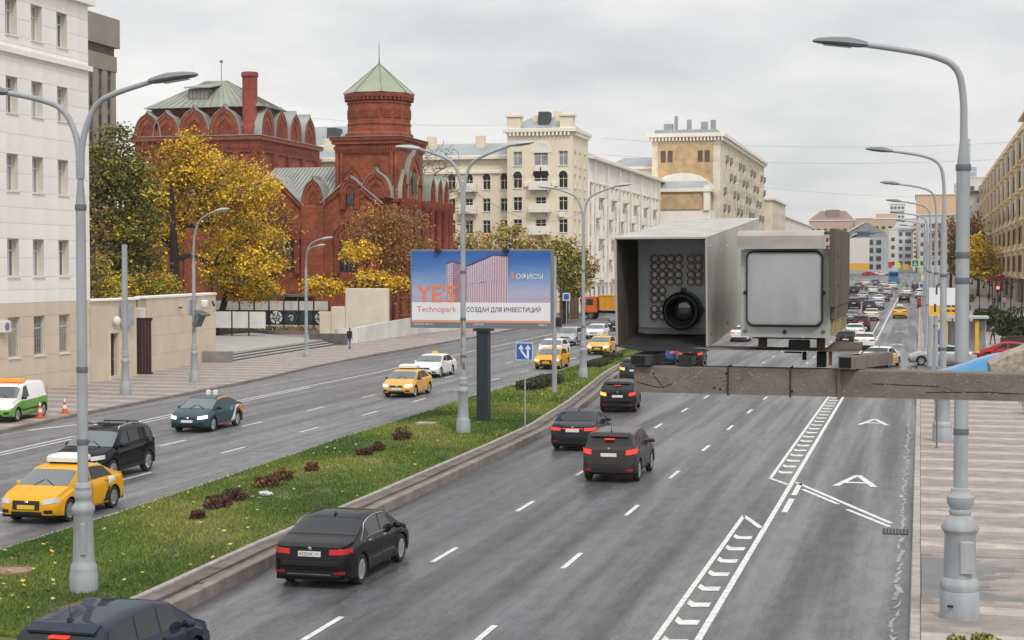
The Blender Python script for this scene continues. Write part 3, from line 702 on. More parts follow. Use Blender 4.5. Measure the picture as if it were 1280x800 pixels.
# narthex and its roof
TX = -55.26
cbox('narthex_wall', -72.5, TX, 168, 186.5, 0, 14.2, M_BR); cbox('string_course', -72.7, TX + .2, 167.8, 186.7, 14.203, 14.6, M_BRD); cbox('string_course', -72.65, TX + .15, 167.85, 186.65, 8.1, 8.4, M_BRD) ; cbox('plinth', -72.9, TX + .4, 167.6, 186.9, 0, 1.6, M_BRD); cbox('string_course', -72.65, TX + .15, 167.85, 186.65, 5.7, 6.05, M_BRD)
m = MB(); q = [Vector(p) - CO for p in ((-73, 167.9, 14.65), (-55.6, 167.9, 14.65), (-62, 174, 18.5), (-72, 174, 18.5), (-62, 196, 18.5), (-83, 196, 18.5), (-83, 170, 15.6))]
m.add(q, [(0, 1, 2, 3), (3, 2, 4, 5), (0, 3, 5, 6)]); nr = part('narthex_roof', m, M_CUG, CH)
m = MB()
for k in range(22): m.tube([q[0].lerp(q[1], k / 22 * .62) + Vector((0, 0, .05)), q[3].lerp(q[2], k / 22 * .95) + Vector((0, 0, .05))], .04, 4)
part('standing_seams', m, M_CUD, nr, stuff=True)
# big gabled bay fronts of the narthex
def gable(xc, y, w, z0, z1, zt):
    m = MB(); P_ = [(-w / 2, z0), (w / 2, z0), (w / 2, z1), (0, zt), (-w / 2, z1)]
    m.prism(P_, 1.2, 0, frameM(Vector((xc, y, 0)) - CO, (1, 0, 0), (0, 0, 1)) @ Matrix.Translation((0, 0, -.9))); g = part('gable_front', m, M_BR, CH)
    for s in (-1, 1):
        r = MB(); a = Vector((xc + s * (w / 2 + .3), y - .1, z1 - .25)) - CO; b = Vector((xc, y - .1, zt + .05)) - CO
        for dy, dz, th, mt in ((-.35, .05, .34, 0), ):
            r.add([a + Vector((0, -.4, 0)), b + Vector((0, -.4, 0)), b + Vector((0, 4, 0)), a + Vector((0, 4, 0)), a + Vector((0, -.4, .16)), b + Vector((0, -.4, .16)), b + Vector((0, 4, .16)), a + Vector((0, 4, .16))], [(0, 3, 2, 1), (4, 5, 6, 7), (0, 1, 5, 4), (1, 2, 6, 5), (2, 3, 7, 6), (3, 0, 4, 7)])
        me = r.mesh('gable_roof', M_CUG); fixnorm(me); put('gable_roof', me, g)
        r = MB(); a += Vector((0, -.2, -.5)); b += Vector((0, -.2, -.5)); r.tube([a, b], .22, 6); part('gable_moulding', r, M_BRD, g)
    return g
gable(-69.2, 167.6, 6.6, 0, 13.8, 17.0); gable(-60.4, 167.6, 6.4, 0, 14.3, 16.9)
kokoshnik((-64.8, 167.3, 13.9), (1, 0, 0), 2.6, 3.1, 2.4); kokoshnik((-57.5, 167.3, 14.6), (1, 0, 0), 3.4, 3.2, 2.6)
cbox('kokoshnik_pier', -66.1, -63.5, 166.9, 168.2, 0, 13.9, M_BR, .06)
for y in (169.4, 171.7, 174.9, 180.0, 182.9, 185.4): kokoshnik((TX + .2, y, 14.6), (0, 1, 0), 2.3, 3.1, 3.0)
for y in (168.6, 170.5, 173.2, 176.5, 178.6, 181.4, 184.1, 186.3):
    m = MB(); m.lathe([(.62, 0), (.62, 1.8), (.42, 2.0), (.42, 7.8), (.6, 8.1), (.6, 8.5), (.42, 8.8), (.42, 13.4), (.62, 13.8), (.62, 14.6)], Vector((TX + .55, y, 0)) - CO, 10); part('half_column', m, M_BRD, CH, smooth=40)
for k in range(26): x = -99.8 + k * .66; cbox('dentil', x, x + .3, 194.75, 194.995, 22.45, 22.9, M_BRD, .01)
for k in range(28): y = 195.4 + k * .76; cbox('dentil', XR + .005, XR + .25, y, y + .34, 22.45, 22.9, M_BRD, .01)
for x in (-99.9, -97.2, -94.0, -90.0, -86.0, -83.5): cbox('pilaster', x - .45, x + .45, 194.6, 194.99, 0, 22.0, M_BRD)
for k in range(22): y = 168.4 + k * .82; cbox('dentil', TX + .01, TX + .5, y, y + .36, 14.22, 14.58, M_BRD, .01) if k % 2 else cbox('niche_moulding', TX + .01, TX + .2, y, y + .5, 9.2, 12.6, M_BRD, .02)
for x in (-72.2, -66.6, -63.2, -57.4, -56.2): cbox('pilaster', x - .3, x + .3, 167.35, 167.95, 0, 13.8, M_BRD, .05)
# narthex windows with deep brick surrounds
M_WDK = mat('church_window', (.03, .033, .036), .2, var=.2)
for x, z, w, h in ((-68.1, 6.7, 2.3, 3.4), (-60.6, 6.7, 2.0, 3.2), (-60.4, 13.8, .9, 1.3), (-69.2, 11.2, .9, 1.3)):
    Y = 167.55 - 1.2 * 0
    m = MB(); m.box(x - w / 2 - CO.x, x + w / 2 - CO.x, 167.18 - CO.y, 167.28 - CO.y, z, z + h); wd = part('window', m, M_WDK, CH)
    m = MB()
    for k in range(1, 4): m.box(x - w / 2 + w * k / 4 - .05 - CO.x, x - w / 2 + w * k / 4 + .05 - CO.x, 167.10 - CO.y, 167.17 - CO.y, z, z + h)
    for k in range(1, 3): m.box(x - w / 2 - CO.x, x + w / 2 - CO.x, 167.12 - CO.y, 167.165 - CO.y, z + h * k / 3 - .05, z + h * k / 3 + .05)
    part('glazing_bars', m, mat('bars_green', (.10, .13, .12), .6), wd)
    for s in (-1, 1): cbox('window_column', x + s * (w / 2 + .35) - .3, x + s * (w / 2 + .35) + .3, 166.8, 167.3, z - .4, z + h, M_BRD, .05)
    f = kokoshnik((x, 167.05, z + h), (1, 0, 0), w + 1.5, 1.5 + w * .35, .4, roof=M_BRD)
for x in (-66.2, -63.0): cbox('panel_niche', x - .9, x + .9, 167.55, 167.9, 2.0, 5.2, M_BRD, .05)
for x, w, h in ((-67.0, 2.4, 4.2), (-57.7, 1.6, 3.2)):
    m = MB(); pts = [(-w / 2, 0), (w / 2, 0), (w / 2, h * .62)] + [(w / 2 * math.cos(math.pi * k / 8), h * .62 + h * .38 * math.sin(math.pi * k / 8)) for k in range(1, 8)] + [(-w / 2, h * .62)]
    m.prism(pts, .2, 0, frameM(Vector((x, 166.75, .1)) - CO, (1, 0, 0), (0, 0, 1)) @ Matrix.Translation((0, 0, -.1))); part('doorway', m, mat('doorway_dark', (.03, .02, .018), .9), CH)
m = MB(); m.box(-71 - CO.x, -64.4 - CO.x, 162.5 - CO.y, 166.7 - CO.y, 3.9, 4.15); m.box(-70.8 - CO.x, -70.6 - CO.x, 162.8 - CO.y, 163 - CO.y, 0, 3.9); m.box(-65.0 - CO.x, -64.8 - CO.x, 162.8 - CO.y, 163 - CO.y, 0, 3.9); part('porch_roof', m, M_CUD, CH)
# tower: square base, octagonal drum, tent roof
t0, t1, u0, u1 = -62.65, TX, 168.4, 177.3
cbox('tower_base', t0, t1, u0, u1, 14, 20.6, M_BR, .08)
for z0, z1, e, mm in ((20.0, 20.35, .12, M_BRD), (20.603, 21.0, .30, M_BR), (21.003, 21.35, .48, M_BRD)): cbox('cornice', t0 - e, t1 + e, u0 - e, u1 + e, z0, z1, mm, .03)
cbox('cornice_flashing', t0 - .55, t1 + .55, u0 - .55, u1 + .55, 21.353, 21.45, M_CUD, .01)
for k in range(22):
    x = t0 + .2 + k * (t1 - t0 - .4) / 21; cbox('dentil', x - .09, x + .09, u0 - .30, u0 - .1, 19.6, 19.98, M_BRD, .01)
for x in (t0 + .3, t0 + .8, t1 - .8, t1 - .3):
    m = MB(); m.lathe([(.3, 14.8), (.3, 15.5), (.2, 15.6), (.2, 18.0), (.28, 18.2), (.28, 18.6), (.2, 18.7), (.2, 19.6)], Vector((x, u0 - .1, 0)) - CO, 8); part('half_column', m, M_BR, CH, smooth=40)
for x in (-60.6, -57.5): kokoshnik((x, u0 - .12, 15.0), (1, 0, 0), 2.5, 3.2, .05, roof=M_BRD)
for y in (172.9,): kokoshnik((t1 + .35, y, 16.2), (0, 1, 0), 5.4, 4.0, 3.2); 
cbox('side_bay', t1 - .1, t1 + .3, 170.3, 175.5, 14.6, 16.2, M_BR)
m = MB(); m.box(t1 + .36 - CO.x, t1 + .42 - CO.x, 172.1 - CO.y, 173.7 - CO.y, 15.4, 17.6); part('window', m, M_WDK, CH)
c = Vector(((t0 + t1) / 2 - .05, (u0 + u1) / 2, 0)) - CO; ph = math.pi / 8
R8 = 3.5
m = MB(); m.lathe([(R8 + .35, 21.4), (R8 + .35, 21.9), (R8 + .1, 22.1), (R8, 22.9), (R8 + .12, 22.92), (R8 + .12, 23.05), (R8, 23.1), (R8, 25.2), (R8 + .12, 25.25), (R8 + .12, 25.4), (R8, 25.45), (R8, 25.5)], c, 16, a0=ph); part('drum', m, M_BR, CH, smooth=20)
m = MB(); m.lathe([(R8, 25.5), (R8 + .2, 25.6), (R8 + .2, 25.85), (R8 + .42, 25.9), (R8 + .42, 26.4)], c, 16, a0=ph); part('cornice', m, M_BRD, CH)
for k in range(16):
    a = ph + math.pi / 16 + 2 * math.pi * k / 16; Mx = Matrix.Translation(c + Vector((math.cos(a) * R8 * .985, math.sin(a) * R8 * .985, 24.1))) @ Matrix.Rotation(a, 4, 'Z')
    q = MB(); q.box(-.1, .10, -.5, .5, -.45, .55, 0, Mx); fr = part('drum_panel', q, M_BR, CH)
    q = MB(); q.box(-.1, .13, -.33, .33, -.3, .4, 0, Mx); part('panel_recess', q, M_BRD, fr)
for k in range(48):
    a = 2 * math.pi * k / 48; Mx = Matrix.Translation(c + Vector((math.cos(a) * (R8 + .2), math.sin(a) * (R8 + .2), 25.62))) @ Matrix.Rotation(a, 4, 'Z'); q = MB(); q.box(-.1, .17, -.11, .11, 0, .22, 0, Mx); part('dentil', q, M_BR, CH)
m = MB(); n = 8; vs = [c + Vector(((R8 + .55) * math.cos(ph + 2 * math.pi * k / 8), (R8 + .55) * math.sin(ph + 2 * math.pi * k / 8), 26.42)) for k in range(8)] + [c + Vector((0, 0, 29.9))]
m.add(vs, [(k, (k + 1) % 8, 8) for k in range(8)] + [tuple(range(7, -1, -1))]); tr = part('tent_roof', m, mat('roof_tent_green', (.29, .335, .235), .55, var=.12, vs=.6, det=6, world=True), CH)
m = MB()
for k in range(8): m.tube([vs[k] + Vector((0, 0, .03)), vs[8] + Vector((0, 0, .03))], .05, 4)
part('hip_seams', m, M_CUD, tr, stuff=True)
m = MB(); m.tube([c + Vector((0, 0, 29.7)), c + Vector((0, 0, 30.6)), c + Vector((0, 0, 32.4))], [.12, .06, .03], 6); part('spire', m, M_CUD, CH)
# ---------------------------------------------------------------- hoarding and walls before the church
M_HW = mat('hoarding_white', (.66, .66, .63), .55, var=.12, vs=1, det=6)
M_HD = mat('banner_dark', (.018, .032, .042), .5, var=.15)
M_HL = mat('banner_white', (.72, .72, .70), .6, var=0)
M_HB = mat('hoarding_post', (.02, .022, .024), .5)
M_HG = mat('banner_grey', (.16, .2, .22), .6, var=0)
T = thing('hoarding', 'white panelled hoarding with a dark band of round emblems before the church', 'hoarding', (-59.2, 157.5, .1))
def emblem(kind, xc, zc, r, par):
    q = MB(); y = -.055
    def ring(r0, r1, a0=0, a1=2 * math.pi, mi=0, cx=0, cz=0, n=20):
        for k in range(n):
            a, b = a0 + (a1 - a0) * k / n, a0 + (a1 - a0) * (k + 1) / n
            q.quad((xc + cx + r0 * math.cos(a), y, zc + cz + r0 * math.sin(a)), (xc + cx + r0 * math.cos(b), y, zc + cz + r0 * math.sin(b)), (xc + cx + r1 * math.cos(b), y, zc + cz + r1 * math.sin(b)), (xc + cx + r1 * math.cos(a), y, zc + cz + r1 * math.sin(a)), mi)
    if kind == 0:                                       # broken white disc
        for s, e in ((.2, 1.1), (1.3, 2.2), (2.5, 3.3), (3.5, 4.4), (4.7, 5.3), (5.5, 6.3)): ring(r * .62, r, s, e, n=5)
        ring(.05, r * .22, cx=-r * .28, cz=r * .1, n=9); ring(.05, r * .22, cx=r * .28, cz=r * .05, n=9); ring(.1, r * .3, 3.3, 6.1, cz=-r * .18, n=8); ring(0, r * .2, cz=r * .42, n=7)
    elif kind == 1:
        ring(r * .86, r * .92, mi=1); ring(r * .3, r * .5, .3, 2.8, cz=-.05, n=8); ring(r * .12, r * .26, cz=-r * .25, cx=r * .1, n=8); ring(r * .6, r * .66, 2, 5.5, mi=1, n=10)
    else:
        ring(r * .88, r * .95, mi=1); ring(r * .55, r * .62, mi=1); ring(r * .2, r * .28, mi=1)
    part('emblem', q, [M_HL, M_HG], par)
pw = 1.66
for k in range(9):
    x = -.1 - k * pw
    for h in (0, 1):
        m = MB(); m.bevbox(x - pw + .05 + h * (pw - .07) / 2, x - pw + .05 + (h + 1) * (pw - .07) / 2 - .03, 0, .05, 0.0, 3.45, .008); part('panel', m, M_HW, T)
    m = MB(); m.box(x - .05 - .02, x + .03, -.07, .07, -.1, 3.55); part('post', m, M_HB, T)
    m = MB(); m.quad((x - pw + .035, -.035, 1.0), (x - .075, -.035, 1.0), (x - .075, -.035, 2.5), (x - pw + .035, -.035, 2.5)); part('banner', m, M_HD, T)
    emblem((0, 2, 1, 0, 1, 2, 0, 2, 2)[k] if k else 0, x - pw / 2 - .02, 1.75, .68, T)
T = thing('panel_fence', 'white panel fence between dark posts behind the beige wall, under the trees', 'fence', (-74, 141, 0))
for k in range(12):
    x = -6 + k * 1.72; m = MB(); m.bevbox(x + .06, x + 1.66, 0, .05, 1.35, 2.9, .01); part('panel', m, M_HW, T)
    m = MB(); m.box(x - .05, x + .05, -.05, .06, 0, 3.0); part('post', m, M_HB, T)
    for z in (.55, .95): m = MB(); m.box(x + .05, x + 1.67, 0, .04, z, z + .1); part('rail', m, M_HB, T)
T = thing('flower_bed', 'long low planter of orange flowers at the foot of the white hoarding', 'planter', (-66, 154.5, 0))
m = MB(); m.bevbox(-7.5, 6.6, -.5, .5, 0, .62, .03); part('kerb_box', m, M_KERBD, T)
n = 1400; P = np.stack([rng.uniform(-7.3, 6.4, n), rng.uniform(-.4, .4, n), .62 + rng.random(n) * .4], 1); a = rng.normal(0, 1, (n, 3)); a /= np.linalg.norm(a, axis=1)[:, None]; b = np.cross(a, rng.normal(0, 1, (n, 3))); b /= np.linalg.norm(b, axis=1)[:, None]
V = np.stack([P - a * .1, P - b * .08, P + a * .1, P + b * .08], 1)
o = np_mesh('flowers', V.reshape(-1, 3), 4, [mat('flower_orange', (.45, .2, .03), .7), mat('flower_leaf', (.07, .10, .025), .7)], rng.integers(0, 2, n), T); o['kind'] = 'stuff'
T = thing('cream_wall', 'tall cream plastered wall panel right of the hoarding, under yellow branches', 'wall', (-51.3, 150, 0))
M_CW = mat('plaster_cream', (.66, .60, .48), .8, var=.10, vs=.7, det=6, bump=.15)
m = MB(); m.bevbox(-3.5, .8, 0, .9, 0, 5.0, .06); part('wall', m, M_CW, T)
m = MB(); m.bevbox(-4.9, -3.51, -.2, .7, 0, 3.2, .05); part('pier', m, M_CW, T); m = MB(); m.bevbox(-6.2, -4.91, .0, .6, 0, 2.7, .05); part('pier', m, M_CW, T)
T = thing('low_white_wall', 'long low white wall along the pavement below the church', 'wall', (-49.6, 138, 0))
M_LW = mat('wall_white', (.60, .60, .585), .75, var=.14, vs=.5, det=7)
wl = [(-1.2, -1.0), (0, 1.2), (-.2, 8), (-.3, 14), (-.1, 20), (.4, 27), (.9, 34), (.9, 42)]
for (a, b), (c, d) in zip(wl, wl[1:]):
    m = MB(); z0, z1 = gz(138 + b), gz(138 + d); dd = Vector((c - a, d - b, 0)).normalized(); e = dd * .03; h0 = 1.5 + max(0, b) * .02; h1 = 1.5 + max(0, d) * .02
    p0, p1 = Vector((a, b, z0)) + e, Vector((c, d, z1)) - e; nn = Vector((dd.y, -dd.x, 0)) * .4
    vs = [p0, p1, p1 - nn, p0 - nn]; m.add(vs + [vs[0] + Vector((0, 0, h0)), vs[1] + Vector((0, 0, h1)), vs[2] + Vector((0, 0, h1)), vs[3] + Vector((0, 0, h0))], [(0, 1, 5, 4), (1, 2, 6, 5), (2, 3, 7, 6), (3, 0, 4, 7), (4, 5, 6, 7)]); part('wall_section', m, M_LW, T, recalc=True)
# plaza with steps
T = thing('plaza_steps', 'grey terrace with shallow steps along the pavement before the hoarding', 'steps', (-48.3, 109, 0))
M_ST = mat('granite_grey', (.36, .35, .335), .75, var=.14, vs=1.2, det=7); M_STD = mat('granite_dark', (.11, .105, .10), .8, var=.2, vs=2)
m = MB(); m.add([(-1.6, .1, .62), (-3.1, 25.8, .62), (-16, 40, .62), (-16, .1, .62)], [(0, 1, 2, 3)]); m.add([(-1.6, .1, 0), (-16, .1, 0), (-16, .1, .62), (-1.6, .1, .62)], [(0, 1, 2, 3)]); part('terrace', m, M_ST, T)
for k in range(4):
    a, b = -.1 - k * .42, -.1 - (k + 1) * .42 - .03; sl = -1.5 / 26; z = .155 * (k + 1); m = MB()
    y1 = 26 - k * .2
    v = [(a, .12, z), (a + sl * y1, y1, z), (b + sl * y1, y1, z), (b, .12, z)]; m.add(v, [(0, 1, 2, 3)]); m.quad((a, .12, z - .05), (a + sl * y1, y1, z - .05), v[1], v[0]); st = part('step', m, M_ST, T)
    m = MB(); m.quad((a - .02, .12, z - .2), (a - .02 + sl * y1, y1, z - .2), (a - .02 + sl * y1, y1, z - .052), (a - .02, .12, z - .052)); part('riser', m, M_STD, st)
m = MB(); m.bevbox(-5.5, -.2, -.75, .1, 0, .95, .03); part('end_block', m, mat('granite_mid', (.24, .23, .22), .75, var=.2, vs=1.5, det=7), T)
m = MB(); m.bevbox(-4.5, -1.2, 26.2, 27.2, 0, 1.15, .03); part('end_block', m, M_STD, T)
# ================================================================== APARTMENT BLOCKS ALONG THE ROAD
M_YW = mat('wall_yellow', (.78, .69, .54), .8, var=.09, vs=.3, det=6, orand=0)
M_YL = mat('trim_cream', (.80, .76, .67), .75, var=.07, vs=.6)
M_WW = mat('wall_pale', (.84, .80, .74), .8, var=.10, vs=.3, det=6)
M_RFG = mat('roof_blue_grey', (.30, .335, .35), .5, var=.14, vs=.4)
M_GLD = mat('window_glass_dark', (.035, .032, .032), .1, spec=.7, var=0)
def bx(T, name, x0, x1, y0, y1, z0, z1, m, b=.03, stuff=False):
    q = MB(); o = T.location; q.bevbox(x0 - o.x, x1 - o.x, y0 - o.y, y1 - o.y, z0, z1, b); return part(name, q, m, T, stuff=stuff)
X_Y, Y0 = -46.0, 216.0
tz = atY(650, 172, Y0).z; wz = atY(600, 200, Y0 + 3).z
T = thing('yellow_apartment_building', 'pale yellow apartment block with a raised corner tower and a long wing along the road', 'building', (X_Y, Y0, .7))
gzY = .7; o = T.location
xt = atY(634, 200, Y0).x
def rowz(y): return atY(676, y, Y0).z - gzY
rws = [(rowz(207), rowz(189)), (rowz(235), rowz(218)), (rowz(263), rowz(246)), (rowz(291), rowz(274)), (rowz(319), rowz(302)), (rowz(347), rowz(330)), (rowz(376), rowz(358))]
tw = X_Y - xt; colsT = [atY(647, 200, Y0).x - xt, atY(676, 200, Y0).x - xt, atY(704, 200, Y0).x - xt]
wins = []
for c in colsT:
    for k, (a, b) in enumerate(rws): hw = .62 if abs(c - colsT[1]) > .1 else (1.0 if k in (0, 1) else .75); wins.append((c - hw, c + hw, a, b))
m = MB(); facade(m, (xt - X_Y, 0, 0), (1, 0, 0), tw, tz, wins, .3)
wr = []; yy = 2.4
for k in range(3):
    for a, b in rws: wr.append((1.7 + k * 3.2 - .55, 1.7 + k * 3.2 + .55, a, b))
facade(m, (0, 0, 0), (0, 1, 0), 10.4, tz, wr, .3)
m.quad((xt - X_Y, 0, tz), (0, 0, tz), (0, 10.4, tz), (xt - X_Y, 10.4, tz)); m.quad((0, 10.4, 0), (xt - X_Y, 10.4, 0), (xt - X_Y, 10.4, tz), (0, 10.4, tz)); m.quad((xt - X_Y, 10.4, 0), (xt - X_Y, 0, 0), (xt - X_Y, 0, tz), (xt - X_Y, 10.4, tz))
part('tower_wall', m, M_YW, T)
for w in wins: window(T, (xt - X_Y + w[0], 0, w[2]), (1, 0, 0), w[1] - w[0], w[3] - w[2], 'mts', M_FRAME, M_GLD if w[3] < rws[0][0] else M_GLASSL, .28)
for w in wr: window(T, (0, w[0], w[2]), (0, 1, 0), w[1] - w[0], w[3] - w[2], 'mts', M_FRAME, M_GLASSL, .28)
def archtop(T, xc, y, z, r, m, wm):
    q = MB(); n = 10; p0 = [(xc + r * math.cos(math.pi * k / n), y - .06, z + r * math.sin(math.pi * k / n)) for k in range(n + 1)]; p1 = [(xc + r * 1.28 * math.cos(math.pi * k / n), y - .06, z + r * 1.28 * math.sin(math.pi * k / n)) for k in range(n + 1)]
    for k in range(n): q.quad(p0[k], p1[k], p1[k + 1], p0[k + 1])
    for k in range(n): q.quad(p1[k], (p1[k][0], y + .1, p1[k][2]), (p1[k + 1][0], y + .1, p1[k + 1][2]), p1[k + 1])
    f = part('arch_trim', q, m, T)
    q = MB(); q.poly([(a, y - .03, c) for a, _, c in p0]); part('fanlight', q, wm, T)
for k, c in enumerate(colsT):
    archtop(T, xt - X_Y + c, 0, rws[1][1] - .15, .62 if k != 1 else 1.15, M_YL, M_GLD)
archtop(T, xt - X_Y + colsT[1], -.02, rws[0][1] - .2, 1.2, M_YL, M_YL)
# cornice with brackets and corner turrets of the tower
q = MB(); q.bevbox(xt - X_Y - .5, .5, -.5, 10.9, tz + .003, tz + .5, .05); part('cornice', q, M_YL, T)
for k in range(16):
    q = MB(); x = xt - X_Y + .5 + k * (tw - 1) / 15; q.box(x - .14, x + .14, -.45, -.005, tz - .5, tz); part('bracket', q, M_YL, T)
for k in range(12):
    q = MB(); y = .5 + k * .85; q.box(.005, .45, y - .14, y + .14, tz - .5, tz); part('bracket', q, M_YL, T)
for x in (xt - X_Y + .9, -.9):
    q = MB(); q.bevbox(x - .9, x + .9, -.2, 1.6, tz + .51, tz + 2.1, .08); q.bevbox(x - 1.1, x + 1.1, -.4, 1.8, tz + 2.103, tz + 2.4, .05); part('parapet_turret', q, M_YW, T)
q = MB(); a = [(xt - X_Y, .2, tz + .55), (0, .2, tz + .55), (0, 10.4, tz + .55), (xt - X_Y, 10.4, tz + .55), (xt - X_Y + 2.5, 4, tz + 2.4), (-2.5, 4, tz + 2.4)]
q.add(a, [(0, 1, 5, 4), (1, 2, 5), (2, 3, 4, 5), (3, 0, 4)]); part('roof', q, M_RFG, T)
q = MB(); q.bevbox(xt - X_Y + 4.1, xt - X_Y + 5.6, 1.2, 3, tz + .6, tz + 2.9, .05); part('dormer', q, mat('dormer_dark', (.06, .065, .07), .6), T)
for dx, dy, h in ((6.0, 2.6, 3.2), (7.6, 2.5, 2.7), (3, 2.4, 2.6)): q = MB(); q.bevbox(xt - X_Y + dx, xt - X_Y + dx + .8, dy, dy + .8, tz + .6, tz + h, .04); part('chimney', q, M_YW, T)
# left wing
xl = -95; wins = []; wl_ = xt - xl
for k in range(13):
    c = wl_ - 1.2 - k * 2.55
    for a, b in rws[1:]: wins.append((c - .55, c + .55, a, b))
m = MB(); facade(m, (xl - X_Y, 3, 0), (1, 0, 0), wl_ - .02, wz - .6, wins, .3); m.quad((xl - X_Y, 3, wz - .6), (xt - X_Y, 3, wz - .6), (xt - X_Y, 14, wz - .6), (xl - X_Y, 14, wz - .6)); part('wing_wall', m, M_YW, T)
for w in wins:
    window(T, (xl - X_Y + w[0], 3, w[2]), (1, 0, 0), w[1] - w[0], w[3] - w[2], 'mts', M_FRAME, M_GLD, .28)
for k in range(7): archtop(T, xl - X_Y + wl_ - 1.2 - k * 2.55, 3, rws[1][1] - .15, .55, M_YL, M_GLD)
q = MB(); q.bevbox(xl - X_Y, xt - X_Y - .01, 2.3, 14, wz - .6, wz - .1, .08); part('cornice', q, M_YL, T)
q = MB(); q.bevbox(xl - X_Y, xt - X_Y - .01, 2.7, 14, wz - 2.6, wz - 2.2, .05); part('string_course', q, M_YL, T)
q = MB(); q.add([(xl - X_Y, 2.6, wz - .05), (xt - X_Y, 2.6, wz - .05), (xt - X_Y, 8, wz + 2.0), (xl - X_Y, 8, wz + 2.0)], [(0, 1, 2, 3)]); part('roof', q, M_RFG, T)
for dx in (2.2, 9.5, 17, 25): q = MB(); q.bevbox(xt - X_Y - dx - 4, xt - X_Y - dx - 2.7, 6, 7, wz + .8, wz + 3.0, .04); part('chimney', q, M_YW, T)
# balconies on the front
def balcony(T, xc, y, z, w, d, ax, m):
    q = MB()
    if ax == 0: q.bevbox(xc - w / 2, xc + w / 2, y - d, y - .005, z - .18, z, .03); q.bevbox(xc - w / 2, xc + w / 2, y - d, y - d + .12, z + .003, z + 1.0, .03); q.box(xc - w / 2, xc - w / 2 + .1, y - d + .121, y - .01, z + .003, z + .95); q.box(xc + w / 2 - .1, xc + w / 2, y - d + .121, y - .01, z + .003, z + .95)
    else: q.bevbox(xc + .005, xc + d, y - w / 2, y + w / 2, z - .18, z, .03); q.bevbox(xc + d - .12, xc + d, y - w / 2, y + w / 2, z + .003, z + 1.0, .03); q.box(xc + .01, xc + d - .121, y - w / 2, y - w / 2 + .1, z + .003, z + .95); q.box(xc + .01, xc + d - .121, y + w / 2 - .1, y + w / 2, z + .003, z + .95)
    b = part('balcony', q, m, T)
    q = MB()
    for s in (-1, 1):
        q = MB()
        if ax == 0: q.add([(xc + s * w * .35, y - d * .8, z - .18), (xc + s * w * .35, y, z - .18), (xc + s * w * .35, y, z - .8), (xc + s * w * .35 + .14, y - d * .8, z - .18), (xc + s * w * .35 + .14, y, z - .18), (xc + s * w * .35 + .14, y, z - .8)], [(0, 1, 2), (3, 5, 4), (0, 3, 4, 1), (1, 4, 5, 2), (2, 5, 3, 0)])
        else: q.add([(xc + d * .8, y + s * w * .35, z - .18), (xc, y + s * w * .35, z - .18), (xc, y + s * w * .35, z - .8), (xc + d * .8, y + s * w * .35 + .14, z - .18), (xc, y + s * w * .35 + .14, z - .18), (xc, y + s * w * .35 + .14, z - .8)], [(0, 1, 2), (3, 5, 4), (0, 3, 4, 1), (1, 4, 5, 2), (2, 5, 3, 0)])
        part('console', q, m, b, recalc=True)
for k in (1, 2, 3, 4): balcony(T, xt - X_Y + colsT[1], 0, rws[k][0] - .1, 3.0, 1.1, 0, M_YL)
balcony(T, xt - X_Y - 1.2 - 2 * 2.55, 3, rws[1][0] - .1, 2.6, 1, 0, M_YL); balcony(T, xt - X_Y - 1.2 - 2 * 2.55, 3, rws[2][0] - .1, 2.6, 1, 0, M_YL)
for x, z in ((xt - X_Y + colsT[1] - .5, rws[0][0] - .75), (xt - X_Y + colsT[1] + .5, rws[0][0] - .75), (xt - X_Y + colsT[1] - 1.9, rws[1][0] + .2), (xt - X_Y + colsT[2] - .2, rws[2][0] - .9), (xt - X_Y + colsT[2] - 1.1, rws[1][0] + .2)):
    q = MB(); q.bevbox(x - .4, x + .4, -.35, -.01, z, z + .6, .04); part('cooling_box', q, M_YL, T)
# long wing along the road
rz = rws[1:] ; LW = 86; wins = []; ncol = 26; pitch = LW / ncol; fl = 3.1
rwz = [(1.2, 3.6)] + [(4.9 + k * 3.0, 6.7 + k * 3.0) for k in range(6)]
hw = tz - 2.9
for k in range(ncol):
    c = pitch * (k + .5)
    for j, (a, b) in enumerate(rwz):
        if b < hw - .3: wins.append((c - .6, c + .6, a, b))
m = MB(); facade(m, (0, 10.41, 0), (0, 1, 0), LW, hw, wins, .05); m.quad((0, 10.4, hw), (0, 10.4 + LW, hw), (-14, 10.4 + LW, hw), (-14, 10.4, hw)); m.quad((0, 10.4 + LW, 0), (-14, 10.4 + LW, 0), (-14, 10.4 + LW, hw), (0, 10.4 + LW, hw)); part('side_wall', m, M_WW, T)  # wing wall in a lighter colour: its sunlit look is in the paint
rw = random.Random(3)
for w in wins: window(T, (0, 10.41 + w[0], w[2]), (0, 1, 0), w[1] - w[0], w[3] - w[2], 'mts', M_FRAME if rw.random() < .75 else M_FRAMEB, M_GLD if rw.random() < .85 else M_GLASSL, .04)
q = MB(); q.bevbox(.01, .75, 10.42, 10.4 + LW, hw - .05, hw + .45, .06); part('cornice', q, M_YL, T)
q = MB(); q.bevbox(.01, .28, 10.42, 10.4 + LW, 4.1, 4.45, .04); part('string_course', q, M_YL, T); q = MB(); q.bevbox(.01, .22, 10.42, 10.4 + LW, hw - 3.4, hw - 3.15, .04); part('string_course', q, M_YL, T)
q = MB(); q.add([(.6, 10.42, hw + .46), (.6, 10.4 + LW, hw + .46), (-6, 10.4 + LW, hw + 2.6), (-6, 10.42, hw + 2.6)], [(0, 1, 2, 3)]); part('roof', q, M_YL, T)
